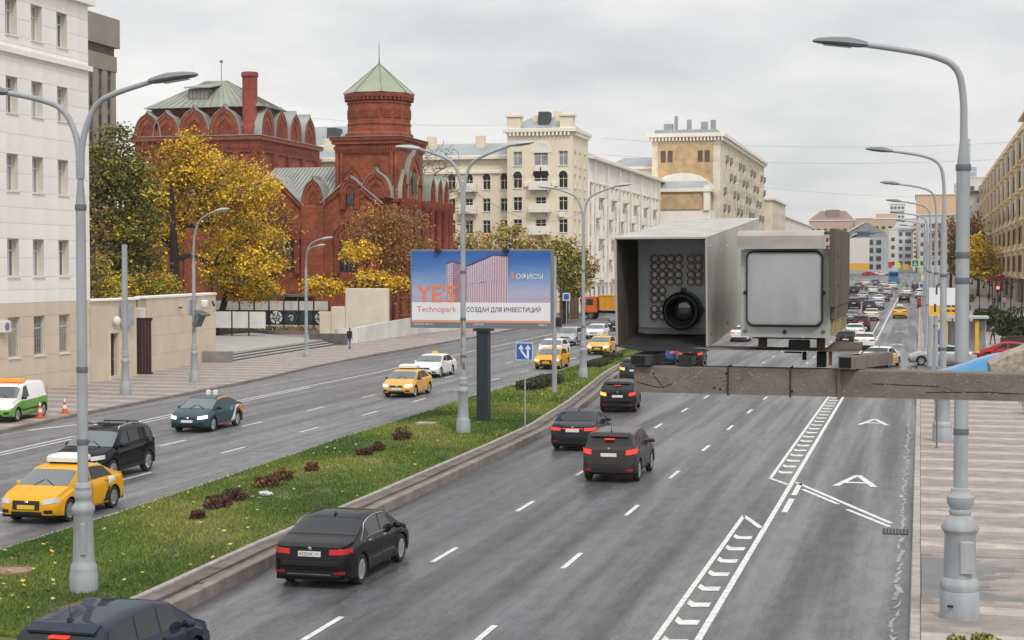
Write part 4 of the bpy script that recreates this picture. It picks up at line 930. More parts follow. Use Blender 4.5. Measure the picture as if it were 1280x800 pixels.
for k in range(0, ncol):
    y = 10.41 + pitch * k
    q = MB(); q.box(.01, .26, y - .25, y + .25, 4.46, hw - 3.41); part('pilaster', q, M_YL, T)
    if k % 3 == 1: q = MB(); q.cyl((.36, y + .5, .1), (.36, y + .5, hw - .1), .09, n=6); part('drainpipe', q, M_FRAME, T)
    if k % 3 != 0:
        for j in (2, 4) if k % 3 == 1 else (1, 3, 5): balcony(T, 0, y + pitch / 2, rwz[j][0] - .15, 2.2, 1.0, 1, M_YL)
    else:
        q = MB(); q.bevbox(.01, .3, y + pitch / 2 - .3, y + pitch / 2 + .3, rwz[3][0] - .8, rwz[3][0] - .25, .03); part('cooling_box', q, M_YL, T)
# further end pavilion of the same street front
def block(name, label, x0, x1, y0, y1, z0, h, wallm, faces, ww, wh, fl, pitch, g0=3.5, roofm=None, glass=None, frame=None, corn=.5, single=True, kind='mt', wdepth=.25, cat='building'):
    """plain block with real window openings on the chosen faces: 'f' front (-Y), 'r' facing +X, 'l' facing -X"""
    T = thing(name, label, cat, (x0, y0, z0)); m = MB(); W_, D_ = x1 - x0, y1 - y0; glass = glass or M_GLD; frame = frame or M_FRAME; pm = MB()
    for f, (O, U, L_) in {'f': ((0, 0, 0), (1, 0, 0), W_), 'r': ((W_, 0, 0), (0, 1, 0), D_), 'l': ((0, D_, 0), (0, -1, 0), D_)}.items():
        if f not in faces: m.quad(O, (O[0] + U[0] * L_, O[1] + U[1] * L_, 0), (O[0] + U[0] * L_, O[1] + U[1] * L_, h), (O[0], O[1], h)); continue
        nc = max(1, int(L_ / pitch)); pt = L_ / nc; ws = []
        for i in range(nc):
            z = g0
            while z + wh < h - .8: ws.append((pt * (i + .5) - ww / 2, pt * (i + .5) + ww / 2, z, z + wh)); z += fl
        facade(m, O, U, L_, h, ws, wdepth)
        for w in ws:
            P = Vector(O) + Vector(U) * w[0] + Vector((0, 0, w[2]))
            if single: window(T, P, U, w[1] - w[0], w[3] - w[2], kind, frame, glass if rw.random() < .7 else M_GLASSL, wdepth - .02)
            else:
                I = Vector((-U[1], U[0], 0)) * (wdepth - .03); e = Vector(U) * (w[1] - w[0]); P = P + I; pm.quad(P, P + e, P + e + Vector((0, 0, wh)), P + Vector((0, 0, wh)))
    m.quad((W_, D_, 0), (0, D_, 0), (0, D_, h), (W_, D_, h)); m.quad((0, 0, h), (W_, 0, h), (W_, D_, h), (0, D_, h)); part('wall', m, wallm, T)
    if pm.v: part('windows', pm, glass, T, stuff=True)
    if corn: q = MB(); q.bevbox(-corn, W_ + corn, -corn, D_ + corn, h + .003, h + .5 * corn + .25, .04); part('cornice', q, roofm or M_YL, T)
    return T
T = block('street_pavilion', 'low pale yellow block with blue grey roof between yellow and ochre apartment blocks', -60, -45.9, 313, 322, 1.8, 24.5, M_YW, 'fr', 1.1, 1.7, 3.1, 2.8)
q = MB(); q.add([(0, 0, 25.05), (14.1, 0, 25.05), (14.1, 9, 25.05), (0, 9, 25.05), (3, 4, 27), (11, 4, 27)], [(0, 1, 5, 4), (1, 2, 5), (2, 3, 4, 5), (3, 0, 4)]); part('roof', q, M_RFG, T)
M_OC = mat('wall_ochre_brick', (.48, .34, .19), .8, var=.25, vs=.7, det=8)
M_OCP = mat('wall_ochre_pale', (.70, .63, .52), .8, var=.15, vs=.5, det=6)
T = block('ochre_apartment_building', 'tall ochre brick apartment block with pale corner strips and bracketed cornice above the camera box', -48.8, -36, 300, 386, 1.9, 29.4, M_OCP, 'fr', 1.3, 1.7, 3.1, 3.4, g0=4, corn=.9, kind='m', wdepth=.05, frame=M_FRAMEB)
q = MB(); q.bevbox(1.3, 11.4, -.28, -.01, 17.5, 28.6, .03); part('brick_face', q, M_OC, T)
for x in (2.2, 3.5, 9.1, 10.4): q = MB(); q.bevbox(x - .45, x + .45, -.36, -.285, 24.8, 26.9, .02); part('window', q, M_FRAMEB, T)
for k in range(22): q = MB(); x = -.6 + k * .65; q.box(x, x + .3, -.75, -.02, 28.7, 29.38); part('bracket', q, M_YL, T)
for k in range(60): q = MB(); y = .4 + k * 1.42; q.box(12.81, 13.5, y, y + .4, 28.7, 29.38); part('bracket', q, M_YL, T)
for k in range(26):
    y = 1.2 + k * 3.3
    q = MB(); q.box(12.81, 12.9, y - .3, y + .3, 0, 28.4); part('pilaster', q, M_OCP, T)
    for j in range(7): 
        if (k * 5 + j * 3) % 7 in (0, 3): balcony(T, 12.8, y + .55, 6.9 + 3.1 * j, 1.3, .6, 1, mat('balcony_shadow_grey', (.27, .24, .20), .7))  # grey darkened to put the balconies' deep shadow into their colour
q = MB(); q.bevbox(.4, 12, .6, 30, 30.2, 30.9, .1); part('roof', q, M_RFG, T)
for x, y, w, h in ((4, 1.5, .6, 2.6), (6.3, 1.8, .8, 1.9), (9, 1.2, 1.2, 1.4), (2, 1.6, 1.6, 1.2), (10.6, 3, .9, 1.9)): q = MB(); q.bevbox(x, x + w, y, y + w, 30.9, 30.9 + h, .04); part('roof_box', q, M_RFG, T)
T = thing('arched_gable_house', 'smaller ochre block with a white curved gable and blue grey roof before the tall one', 'building', (-48.2, 292, 1.8))
q = MB(); q.box(0, 11.5, 0, 7.5, 0, 15.6); part('wall', q, M_WW, T); q = MB(); q.bevbox(2.2, 9.6, -.2, -.01, 15.7 - 2.6 + 2.7, 18.6, .03); q.box(1.0, 10.9, -.005, 7.4, 15.603, 19.0); part('attic_wall', q, M_OC, T)
for x in (1.0, 10.2): q = MB(); q.bevbox(x, x + 1.1, -.4, 1.2, 15.61, 20.2, .05); part('pier', q, M_YL, T)
q = MB(); q.bevbox(.6, 11.6, -.6, 7.4, 19.003, 19.6, .05); part('cornice', q, M_YL, T); q = MB(); pts = [(-6, 0), (6, 0), (5.2, 1.0)] + [(4.6 * math.cos(math.pi * k / 8), 1.0 + 1.9 * math.sin(math.pi * k / 8)) for k in range(1, 8)] + [(-5.2, 1.0)]
q.prism(pts, .6, 0, frameM((5.9, 3.5, 19.7), (1, 0, 0), (0, 0, 1))); part('curved_gable', q, M_YL, T); q = MB(); q.add([(.8, -.3, 19.65), (11.4, -.3, 19.65), (10.5, 3.2, 21.2), (1.7, 3.2, 21.2)], [(0, 1, 2, 3)]); part('roof', q, M_RFG, T)
block('pale_end_block', 'narrow pale apartment block beyond the ochre block', -40, -34.5, 392, 430, 2.9, 20.4, M_OCP, 'fr', 1.3, 1.7, 3.1, 3.2, single=False)
# ---------------------------------------------------------------- pale building glimpsed behind the church, and one behind on the left
T = block('cream_house', 'cream house with a blue grey roof glimpsed between the church nave and its tower', -97, -83, 232, 245, 1, 24, M_WW, 'f', 1.4, 2.0, 3.6, 3.5)
q = MB(); q.add([(0, -.4, 24.6), (14, -.4, 24.6), (14, 6, 28), (0, 6, 28)], [(0, 1, 2, 3)]); part('roof', q, M_RFG, T); q = MB(); q.bevbox(9.0, 10.5, 1.0, 4, 25.4, 27.4, .05); part('dormer', q, mat('dormer_dark', (.06, .065, .07), .6), T)
# ---------------------------------------------------------------- right-hand side of the road
M_RY = mat('stone_ochre', (.60, .46, .27), .8, var=.14, vs=.4, det=6)
M_RT = mat('stone_ochre_light', (.68, .57, .39), .8, var=.12, vs=.6)
T = block('ochre_stone_building', 'long ochre stone apartment block with bay fronts and pilasters, right edge of the view', 16, 34, 226, 425, 1.0, 27.2, M_RY, 'lf', 1.6, 2.5, 4.25, 3.9, g0=5.2, roofm=M_RT, corn=1.1, kind='m', glass=M_GLD, frame=M_FRAMEB, wdepth=.03)
for k in range(51):
    y = k * 3.9
    if k % 4 == 0: q = MB(); q.bevbox(-.55, -.01, y - .9, y + .9, 0, 26.2, .06); part('bay_pier', q, M_RT, T)
for z, d in ((4.3, .5), (8.6, .3), (12.9, .35), (21.4, .6), (25.6, .7)): q = MB(); q.bevbox(-d, -.012, -.2, 199, z, z + .35, .05); part('string_course', q, M_RT, T)
for k in range(0, 48): q = MB(); y = 1.2 + 4.1 * k; q.box(-1.0, -.02, y, y + .5, 26.3, 27.18); part('bracket', q, M_RT, T)
for k in range(12):
    y = 12.2 + k * 15.6; q = MB(); q.bevbox(-2.1, -.02, y, y + 5.4, 4.7, 25.5, .05); bw = part('bay', q, M_RY, T)
    for j in range(5):
        z = 5.4 + 4.2 * j; q = MB(); q.bevbox(-2.3, -.03, y - .2, y + 5.6, z + 3.2, z + 3.5, .04); part('bay_ledge', q, M_RT, bw)
        window(T, (-1.75, y - .03, z), (1, 0, 0), 1.3, 2.5, 'mt', M_FRAMEB, M_GLD, .02)
        for f in (.7, 3.2): window(T, (-2.13, y + f + 1.5, z), (0, -1, 0), 1.5, 2.5, 'mt', M_FRAMEB, M_GLD, .02)
for k in range(8): q = MB(); y = 20 + k * 23.4; q.bevbox(-1.3, -.02, y - 3, y + 3, 16.2, 16.45, .04); q.bevbox(-1.3, -1.2, y - 3, y + 3, 16.453, 17.3, .02); part('balcony', q, M_RT, T)
q = MB(); q.bevbox(-.2, 10, 30, 48, 27.8, 29.6, .1); part('attic_tower', q, M_RY, T); q = MB(); q.bevbox(-.9, 10.6, 29.4, 48.6, 29.603, 30.0, .1); part('cornice', q, M_RT, T)
q = MB(); q.add([(-.8, 0, 27.9), (-.8, 199, 27.9), (5, 199, 31), (5, 0, 31)], [(0, 3, 2, 1)]); part('roof', q, mat('roof_rust', (.28, .17, .12), .7, var=.2), T)
for k in range(9):
    q = MB(); y = 4 + k * 20; q.bevbox(-.9, -.02, y, y + 5, .1, 4.2, .05); part('shop_front', q, mat('shop_brown', (.20, .14, .10), .5, var=.2), T)
T = block('balcony_house', 'white rounded house with dark band windows and balconies beyond the ochre stone block', 12.6, 17.2, 428, 470, 3.4, 22.6, mat('wall_white_far', (.66, .64, .62), .7, var=.08), 'lf', 2.2, 1.6, 3.3, 3.6, roofm=mat('roof_brown', (.12, .07, .06), .7), corn=.9, glass=M_GLD, single=True)
for j in range(6): q = MB(); z = 3.0 + 3.3 * j; q.bevbox(-1.2, -.02, 0, 38, z, z + 1.2, .05); part('balcony', q, mat('wall_white_far', (.66, .64, .62)), T)
block('peach_house', 'plain peach coloured house wall next to the white balcony house', 17.4, 32, 436, 480, 3.4, 23.5, mat('wall_peach', (.58, .43, .31), .8, var=.06), 'f', 1.4, 1.8, 3.4, 6.0, single=False)
T = block('orange_slab_block', 'large plain orange beige block closing the street on the right', -1.9, 28, 700, 760, 4.7, 33, mat('wall_orange_beige', (.60, .40, .24), .8, var=.06, vs=.1), 'r', 1.6, 2, 3.4, 4, single=False)
T = block('silver_hall', 'pale silver clad hall before the orange beige block', -1.0, 27, 640, 690, 4.6, 22.6, mat('clad_silver', (.52, .55, .57), .45, var=.1, vs=.3), 'fl', 2.2, 1.5, 3.6, 3.2, single=False, glass=M_GLASS, roofm=mat('clad_silver', (.52, .55, .57)))
q = MB()
for k in range(14): q.bevbox(.6 + k * 2, 1.0 + k * 2, -.6, -.05, 0, 20, .04)
part('fins', q, mat('clad_silver', (.52, .55, .57)), T, stuff=True)
T = thing('glass_skyscraper', 'stepped blue grey glass skyscraper with a thin spire on the horizon', 'skyscraper', (39.5, 1500, 4.7)); T.scale = (1, 1, 1.05); mgs = mat('tower_glass', (.36, .43, .48), .25, spec=.6, var=.1, vs=.05); mgl = mat('tower_ledge', (.60, .63, .65), .5)
for x0, x1, h in ((-10.6, -4, 74), (-5, 1.6, 96), (-2, 3.0, 112), (1.7, 8.6, 88), (6, 14.5, 72)):
    q = MB(); q.bevbox(x0, x1, 0 + x1 * .1, 14 + x1 * .1, 0, h, .3); part('tower_stage', q, mgs, T)
    q = MB()
    for z in range(8, int(h), 5): q.box(x0 - .15, x1 + .15, x1 * .1 - .2, x1 * .1 - .02, z, z + 1.2)
    part('floor_bands', q, mgl, T, stuff=True)
q = MB(); q.cyl((.4, 5, 112), (.4, 5, 123), .9, .1, 6); part('spire', q, mgl, T)
block('flat_office_slab', 'low dark glazed office slab beside the skyscraper', 45, 66, 1450, 1470, 4.7, 74, mat('slab_blue', (.36, .42, .46), .4, var=.15, vs=.1), 'f', 2.2, 2.2, 4.6, 3.4, single=False, corn=.8)
block('white_office_block', 'white office block with square windows beneath the skyscraper', 27, 52, 1000, 1030, 4.7, 56, mat('wall_white_far', (.66, .64, .62)), 'f', 2.6, 2.4, 5, 4.6, single=False, corn=.4)
# ---------------------------------------------------------------- the far end of the street
pinkb = mat('wall_pink_far', (.50, .36, .29), .8, var=.08, vs=.1); beib = mat('wall_beige_far', (.50, .40, .30), .8, var=.08, vs=.1); whib = mat('wall_white_far', (.66, .64, .62))
gryb = mat('wall_grey_far', (.40, .42, .44), .7, var=.1, vs=.1)
T = block('pink_ridge_block', 'pink beige block with a stepped dark roof far along the street', -58, -34, 880, 900, 4.7, 27.5, pinkb, 'f', 2, 1.8, 3.6, 3.4, single=False)
q = MB(); q.add([(0, -.5, 28), (24, -.5, 28), (19, 5, 33), (6, 5, 33)], [(0, 1, 2, 3)]); part('roof', q, mat('roof_mauve', (.25, .17, .16), .7), T); q = MB(); q.bevbox(9, 16, 1, 6, 29, 33.5, .2); part('dormer', q, mat('roof_mauve', (.25, .17, .16), .7), T)
block('long_pink_block', 'long low pink block on the far skyline', -140, -59, 1100, 1120, 4.7, 29, pinkb, 'f', 2, 1.8, 3.6, 3.6, single=False)
block('tall_pink_block', 'wide pink brick block above the slanted roof building', -33, -12, 860, 880, 4.7, 28, pinkb, 'f', 1.8, 1.6, 3.2, 3.0, single=False, corn=.3)
T = block('striped_brick_tower', 'brick tower block with white window bands in the middle of the far street', -22, -9.6, 800, 830, 4.7, 25.8, beib, 'fr', 1.8, 1.5, 2.9, 2.6, single=False, corn=.3)
q = MB(); q.bevbox(1, 11, 2, 10, 26.2, 28.5, .1); part('roof_box', q, pinkb, T)
block('pale_tower_block', 'pale grey tower block rising behind the brick tower on the skyline', -27, -14, 1500, 1520, 4.7, 60, mat('wall_haze_white', (.60, .60, .61), .8, var=.05), 'f', 2.2, 2, 4, 3.2, single=False)
block('small_pale_block', 'lower pale block beside the pale grey tower block', -13.5, -3, 1480, 1500, 4.7, 46, mat('wall_haze_white', (.60, .60, .61)), 'f', 2.2, 2, 4, 3.2, single=False)
T = thing('slanted_roof_building', 'grey office building with a big slanted roof and dark windows at the far left kerb', 'building', (-26, 590, 4.4))
q = MB(); q.box(0, 14.8, 0, 40, 0, 13.5); part('wall', q, gryb, T)
q = MB(); pts = [(-6, 13.5), (14.8, 13.5), (13.5, 15.5), (7.5, 18.8), (6.4, 18.8), (-6, 12.0)]; q.prism(pts, 12, 0, frameM((0, 12, .01), (1, 0, 0), (0, 0, 1))); part('slanted_roof', q, mat('roof_slate', (.24, .26, .285), .5, var=.15, vs=.2), T)
q = MB(); q.tube([(-5.8, -.4, 11.8), (6.6, -.4, 18.9)], .35, 4); q.tube([(-5.8, -.5, 9.6), (4.0, -.5, 15.0)], .25, 4); part('roof_edges', q, whib, T, stuff=True)
for i, x in enumerate((5.2, 8.0, 10.8)):
    for j in range(4): q = MB(); q.box(x, x + 1.7, -.12, -.01, 2.2 + j * 2.9, 3.9 + j * 2.9); part('window', q, M_GLD, T)
q = MB(); q.box(3.5, 8.5, -.15, -.01, 14.0, 15.6); part('roof_window', q, mat('window_blue', (.06, .09, .13), .2), T)
block('white_slim_block', 'slim white block right of the slanted roof building', -11.2, -8.0, 600, 640, 4.4, 16.5, whib, 'f', 1.2, 1.4, 2.9, 3, single=False, corn=.2)
T = block('white_glass_house', 'white house with dark blue window stripes at the end of the street', -10.2, -3.2, 690, 720, 4.7, 18.0, whib, 'f', 2.4, 1.6, 3.0, 3.4, single=False, glass=mat('window_blue', (.06, .09, .13), .2), corn=.6, roofm=gryb)
q = MB(); q.add([(-.5, -.6, 18.9), (7.6, -.6, 18.9), (6.5, 3, 21.4), (.5, 3, 21.4)], [(0, 1, 2, 3)]); part('roof', q, gryb, T)
T = thing('white_screen_wall', 'big white screen with a yellow band hung before the far grey building', 'hoarding', (-24.5, 520, 4.3)); q = MB(); q.bevbox(.2, 9.0, 0, .6, 2.0, 12.0, .05); part('screen', q, whib, T); q = MB(); q.box(.2, 9.0, -.06, -.01, 2.0, 4.2); part('yellow_band', q, mat('banner_yellow', (.75, .42, .03), .5, var=.05), T)
for x in (1.0, 8.2): q = MB(); q.box(x - .15, x + .15, .1, .5, -.2, 2.0); part('post', q, gryb, T)
block('left_far_block', 'dull brick block behind the camera boxes on the left of the far street', -62, -30, 640, 700, 4.6, 16, pinkb, 'fr', 1.6, 1.6, 3, 3, single=False)
block('right_far_block', 'dull stone block behind the trees on the right of the far street', 14, 34, 490, 600, 4.2, 18, beib, 'lf', 1.6, 1.8, 3.4, 3.4, single=False)
block('left_terrace_block', 'long pale block continuing the left street front beyond the ochre block', -60, -36, 440, 560, 3.8, 17, M_WW, 'fr', 1.4, 1.8, 3.3, 3.4, single=False)
# overhead wires in the sky
mw = mat('wire_grey', (.22, .22, .24), .6, var=0)
for i, (a, b, lb) in enumerate((((-46.5, 230, 23.5), (16, 262, 24), 'lower wire'), ((-46.5, 240, 26.5), (16, 285, 28.2), 'upper wire'), ((-36, 310, 23.2), (16, 330, 21), 'farther wire'), ((-90, 215, 29), (-46.6, 222, 27.5), 'wire left of the yellow corner tower'), ((-18.87, 66.2, 10.6), (-20.67, 100.3, 10.6), 'wire between two median lamp posts'))):
    a, b = Vector(a), Vector(b); q = MB(); q.tube([a.lerp(b, k / 12) - Vector((0, 0, 1.1 * 4 * (k / 12) * (1 - k / 12))) for k in range(13)], .022 if i < 4 else .012, 4)
    tag(part('overhead_wire', q, mw), 'thin grey overhead wire against the sky, ' + lb, 'wire')
# ================================================================== TREES
M_BARK = mat('bark_dark', (.028, .020, .017), .9, var=.3, vs=3, det=6, bump=.5)
M_BARKB = mat('bark_brown', (.085, .06, .045), .9, var=.3, vs=3, bump=.4)
LY = [mat('leaf_yellow', (.82, .56, .035), .6, var=.2, vs=.8), mat('leaf_gold', (.64, .36, .025), .6, var=.2, vs=.8), mat('leaf_yellow_green', (.30, .27, .03), .6, var=.2, vs=.8), mat('leaf_ochre', (.34, .16, .025), .7, var=.2)]
LG = [mat('leaf_green', (.14, .15, .025), .6, var=.25, vs=.8), mat('leaf_green_dark', (.075, .085, .018), .6, var=.25, vs=.8), mat('leaf_olive', (.30, .26, .05), .6, var=.25), mat('leaf_yellow', (.5, .33, .02))]
LB = [mat('leaf_brown', (.26, .14, .045), .7, var=.25), mat('leaf_rust', (.32, .17, .075), .7, var=.25), mat('leaf_ochre', (.2, .11, .02)), mat('leaf_yellow', (.5, .33, .02))]
LO = [mat('leaf_olive', (.17, .145, .025)), mat('leaf_straw', (.50, .38, .13), .7, var=.2), mat('leaf_ochre', (.2, .11, .02)), mat('leaf_green', (.06, .09, .018))]
for m_ in set(LY + LG + LB + LO):
    b_ = m_.node_tree.nodes['Principled BSDF']; b_.inputs['Specular IOR Level'].default_value = .25
def tree(name, label, loc, H, lobes, tr, leaves, wts, nleaf, lsize, seed, ntip=220, bark=None, lean=(0, 0), spread=.9, group=None, fork=.35, rmin=.018):
    """lobes: ellipsoids (x,y,z,rx,ry,rz) of the crown in metres from the base"""
    rg = np.random.default_rng(seed); T = thing(name, label, 'tree', loc, 0, group)
    nodes = [Vector((0, 0, -.2))]; par = [-1]
    th = H * fork; nseg = 8
    for i in range(1, nseg + 1):
        f = i / nseg; nodes.append(Vector((lean[0] * f + rg.normal(0, .05), lean[1] * f + rg.normal(0, .05), H * .78 * f))); par.append(i - 1)
    vol = np.array([l[3] * l[4] * l[5] for l in lobes]); pick = rg.choice(len(lobes), ntip, p=vol / vol.sum())
    tips = []
    for k in pick:
        l = lobes[k]; d = rg.normal(0, 1, 3); d /= np.linalg.norm(d); r = rg.random() ** .42
        tips.append(Vector((l[0] + d[0] * l[3] * r, l[1] + d[1] * l[4] * r, l[2] + d[2] * l[5] * r)))
    tips.sort(key=lambda t: (t - Vector((lean[0] * .6, lean[1] * .6, H * .45))).length)
    istip = []
    for t in tips:
        best, bd = None, 1e9
        for i, p in enumerate(nodes):
            if p.z < th * .75: continue
            d = (p - t).length + max(0, p.z - t.z) * .9
            if d < bd: bd = d; best = i
        p = nodes[best]; seg = max(1, int((t - p).length / 1.1)); pi = best
        for s in range(1, seg + 1):
            f = s / seg; q = p.lerp(t, f) + Vector(rg.normal(0, .12, 3)) * (1 if s < seg else 0); q.z += math.sin(f * math.pi) * (t - p).length * .08
            nodes.append(q); par.append(pi); pi = len(nodes) - 1
        istip.append(pi)
    cnt = [0] * len(nodes)
    for i in istip:
        k = i
        while k >= 0: cnt[k] += 1; k = par[k]
    rad = [max(rmin, tr * (max(c, 1) / max(1, cnt[0])) ** .5) for c in cnt]
    mt = MB(); mbh = MB()
    for i in range(1, len(nodes)):
        a, b = nodes[par[i]], nodes[i]
        if (b - a).length < 1e-3: continue
        tgt = mt if i <= nseg else mbh; ra = rad[par[i]] if (i <= nseg or par[i] > nseg) else min(rad[par[i]], rad[i] * 1.3)
        if i == 1: ra *= 1.35
        tgt.cyl(a, b, ra, rad[i], 8 if i <= nseg else 5, cap=False)
    part('trunk', mt, bark or M_BARK, T, smooth=60); part('branches', mbh, bark or M_BARK, T, smooth=60, stuff=True)
    if nleaf:
        src = np.array([nodes[i] for i in istip] + [nodes[par[i]].lerp(nodes[i], .5) for i in istip]); dens = rg.gamma(.65, 1, len(src)) + .04; ix = rg.choice(len(src), nleaf, p=dens / dens.sum())
        P = src[ix] + rg.normal(0, spread * .5, (nleaf, 3)) * np.array([1, 1, .75]); a = rg.normal(0, 1, (nleaf, 3)); a[:, 2] *= .6; a /= np.linalg.norm(a, axis=1)[:, None]
        b = np.cross(a, rg.normal(0, 1, (nleaf, 3))); b /= np.linalg.norm(b, axis=1)[:, None]; sz = lsize * (.5 + rg.random(nleaf))[:, None]
        V = np.stack([P - a * sz, P - b * sz * .7 + a * sz * .1, P + a * sz, P + b * sz * .7 + a * sz * .1], 1)
        hue = rg.random(len(src)); cw = np.cumsum(wts); q = np.clip(hue[ix] * .75 + rg.random(nleaf) * .25, 0, .9999)
        idx = np.searchsorted(cw / cw[-1], q); o = np_mesh('crown', V.reshape(-1, 3), 4, leaves, np.clip(idx, 0, len(leaves) - 1), T)
    return T
def base(x, Y, dz=0): 
    p = atY(x, 400, Y); return Vector((p.x, Y, gz(Y) + dz))
sc = lambda Y: Y * 1.03 / F_PX            # metres per pixel of the photograph at depth Y
# the big yellow maple and its neighbours before the church
p = base(222, 142); tree('maple_tree', 'big golden yellow maple with a thick dark trunk standing before the church', p, 20, [(0, 2.6, 15.7, 4.4, 3.0, 4.8), (5.0, 2.4, 13.2, 4.4, 2.6, 4.6), (-3.0, 2.4, 11.8, 3.2, 2.6, 4.2), (8.0, 1.6, 8.4, 3.0, 2, 2.5), (-3.2, 1.4, 5.4, 2.2, 1.4, 2.3), (4.6, 2.2, 7.2, 2.8, 2, 2.6)], .46, LY, (.40, .24, .18, .18), 25000, .13, 11, 520, lean=(-.6, 0), spread=1.1)
p = base(300, 158); tree('maple_tree', 'sparse half bare maple with reddish twigs and yellow leaves against the nave', p, 19, [(0, 0, 15.6, 3.8, 3, 3.2), (3.5, 0, 11.5, 3, 2.5, 3), (-3, 0, 12.5, 3, 3, 3), (1, 0, 8, 4.5, 3, 3)], .32, LB, (.30, .22, .08, .40), 15000, .12, 12, 340, bark=M_BARKB, spread=1.0)
p = base(268, 150); tree('maple_tree', 'leaning dark trunked maple with yellow green lower boughs by the hoarding', p, 10.5, [(2.2, 0, 6.4, 3.0, 2.5, 2.0), (4.6, -.5, 4.8, 2.4, 2, 1.3), (1.2, 0, 8.6, 2.6, 2, 2.0)], .34, LY, (.40, .2, .30, .10), 17000, .115, 13, 170, lean=(2.4, 0), spread=.9)
p = base(150, 130); tree('linden_tree', 'tall green linden turning yellow beside the white office block', p, 20, [(0, 0, 16.4, 2.5, 3, 3.2), (-1.8, 0, 12.4, 2.4, 3, 4.0), (1.8, 0, 12.2, 2.4, 3, 3.8), (0, 1, 8.0, 3.6, 3, 3.4)], .36, LG, (.36, .26, .24, .14), 28000, .13, 14, 420, spread=1.05)
p = base(118, 122); tree('linden_tree', 'yellow green bushy linden low beside the office corner', p, 8.5, [(-.6, 0, 5.4, 2.2, 2.2, 2.8), (1.4, 0, 3.8, 2.0, 2, 2.0)], .2, [LY[2], LY[0], LG[2], LG[0]], (.4, .2, .25, .15), 15000, .11, 15, 150)
p = base(170, 126); tree('linden_tree', 'low yellow and green linden behind the plain grey post', p, 7.8, [(-.8, 0, 5.0, 2.5, 2, 2.4), (1.8, 0, 4.6, 2.0, 2, 2.2)], .2, [LY[1], LY[2], LG[0], LY[3]], (.3, .3, .25, .15), 15000, .11, 16, 150)
p = base(120, 118); tree('bare_shrub_tree', 'thin bare reddish tree at the corner of the white office block', p, 12.5, [(0, 0, 8.5, 1.6, 1.5, 3.8)], .12, LB, (.5, .3, .1, .1), 500, .12, 17, 90, bark=M_BARKB)
p = base(492, 156); tree('birch_tree', 'fine twigged tree with rusty brown leaves before the church front', p, 15, [(-2.0, 0, 10.6, 3.2, 2.2, 3.4), (1.6, 0, 9.2, 2.8, 2.2, 4.4), (2.4, 0, 4.4, 2.0, 1.8, 3.0)], .17, LB, (.30, .40, .16, .14), 13000, .10, 18, 380, bark=M_BARKB, spread=.9)
p = base(470, 153); tree('maple_tree', 'low maple with yellow boughs hanging over the cream wall', p, 9.4, [(-5.2, 0, 5.2, 3.4, 1.6, 1.1), (-1.6, 0, 8.4, 2.2, 1.6, 1.5), (-.4, 0, 5.9, 2.6, 1.6, 1.0), (2.4, 0, 5.4, 2.6, 1.6, .8)], .2, LY, (.6, .2, .14, .06), 5000, .12, 19, 190, spread=.6)
# bare and half bare trees before the yellow apartment block
p = base(545, 205); tree('bare_tree', 'tall bare grey tree right of the church', p, 23.5, [(0, 0, 18.5, 4.2, 3, 5.0), (1.5, 0, 12, 3.5, 3, 4.5)], .26, LO, (.3, .3, .3, .1), 900, .13, 20, 300, bark=mat('bark_grey', (.15, .135, .12), .9, var=.2), rmin=.035)
for i, (x, Y, h, w, s, lb) in enumerate(((588, 196, 12.5, 3.0, 21, 'left of the middle lamp head'), (632, 200, 13.5, 4.2, 22, 'behind the billboard centre with a crooked dark trunk'), (668, 204, 12, 3.0, 23, 'before the corner tower balconies'))):
    p = base(x, Y); tree('street_tree', 'thin olive and straw leaved street tree ' + lb, p, h, [(0, 0, h * .62, w, w * .7, h * .28), (w * .6, 0, h * .5, w * .7, w * .6, h * .22), (-w * .6, 0, h * .52, w * .7, w * .6, h * .22)], .26, LO, (.28, .44, .22, .06), 6500, .17, s, 230, group='street trees before the yellow block')
p = base(706, 188); tree('street_tree', 'dense olive green street tree at the right end of the billboard', p, 12.0, [(0, 0, 7.6, 2.5, 2, 3.0), (1.4, 0, 5.4, 2.0, 2, 2.2)], .28, [LG[0], LO[0], LO[1], LG[1]], (.3, .36, .2, .14), 6500, .16, 24, 190, group='street trees before the yellow block')
p = base(728, 206); tree('street_tree', 'brown half bare street tree right of the second median lamp', p, 10, [(0, 0, 6.2, 1.8, 2, 2.8)], .2, LB, (.4, .3, .2, .1), 1500, .16, 25, 140, group='street trees before the yellow block')
# right-hand trees far along the street
for i, (x, Y, h, w, lv, wt, s, lb) in enumerate(((1188, 330, 15.5, 4.0, LB, (.35, .3, .2, .15), 31, 'rust brown tree behind the far right lamp posts'), (1205, 310, 12.5, 3.0, LG, (.3, .5, .15, .05), 32, 'dark green tree right of the near lamp post'), (1210, 345, 17, 3.2, LB, (.2, .3, .3, .2), 33, 'orange brown tree above the dark green one'), (1222, 300, 11.5, 3.3, LY, (.45, .2, .3, .05), 34, 'bright yellow tree before the ochre stone block'))):
    p = base(x, Y); tree('street_tree', lb, p, h, [(0, 0, h * .62, w, w, h * .34), (w * .5, 0, h * .42, w * .7, w * .7, h * .22)], .26, lv, wt, 3600, .28, s, 120, spread=1.4, group='trees on the right pavement')
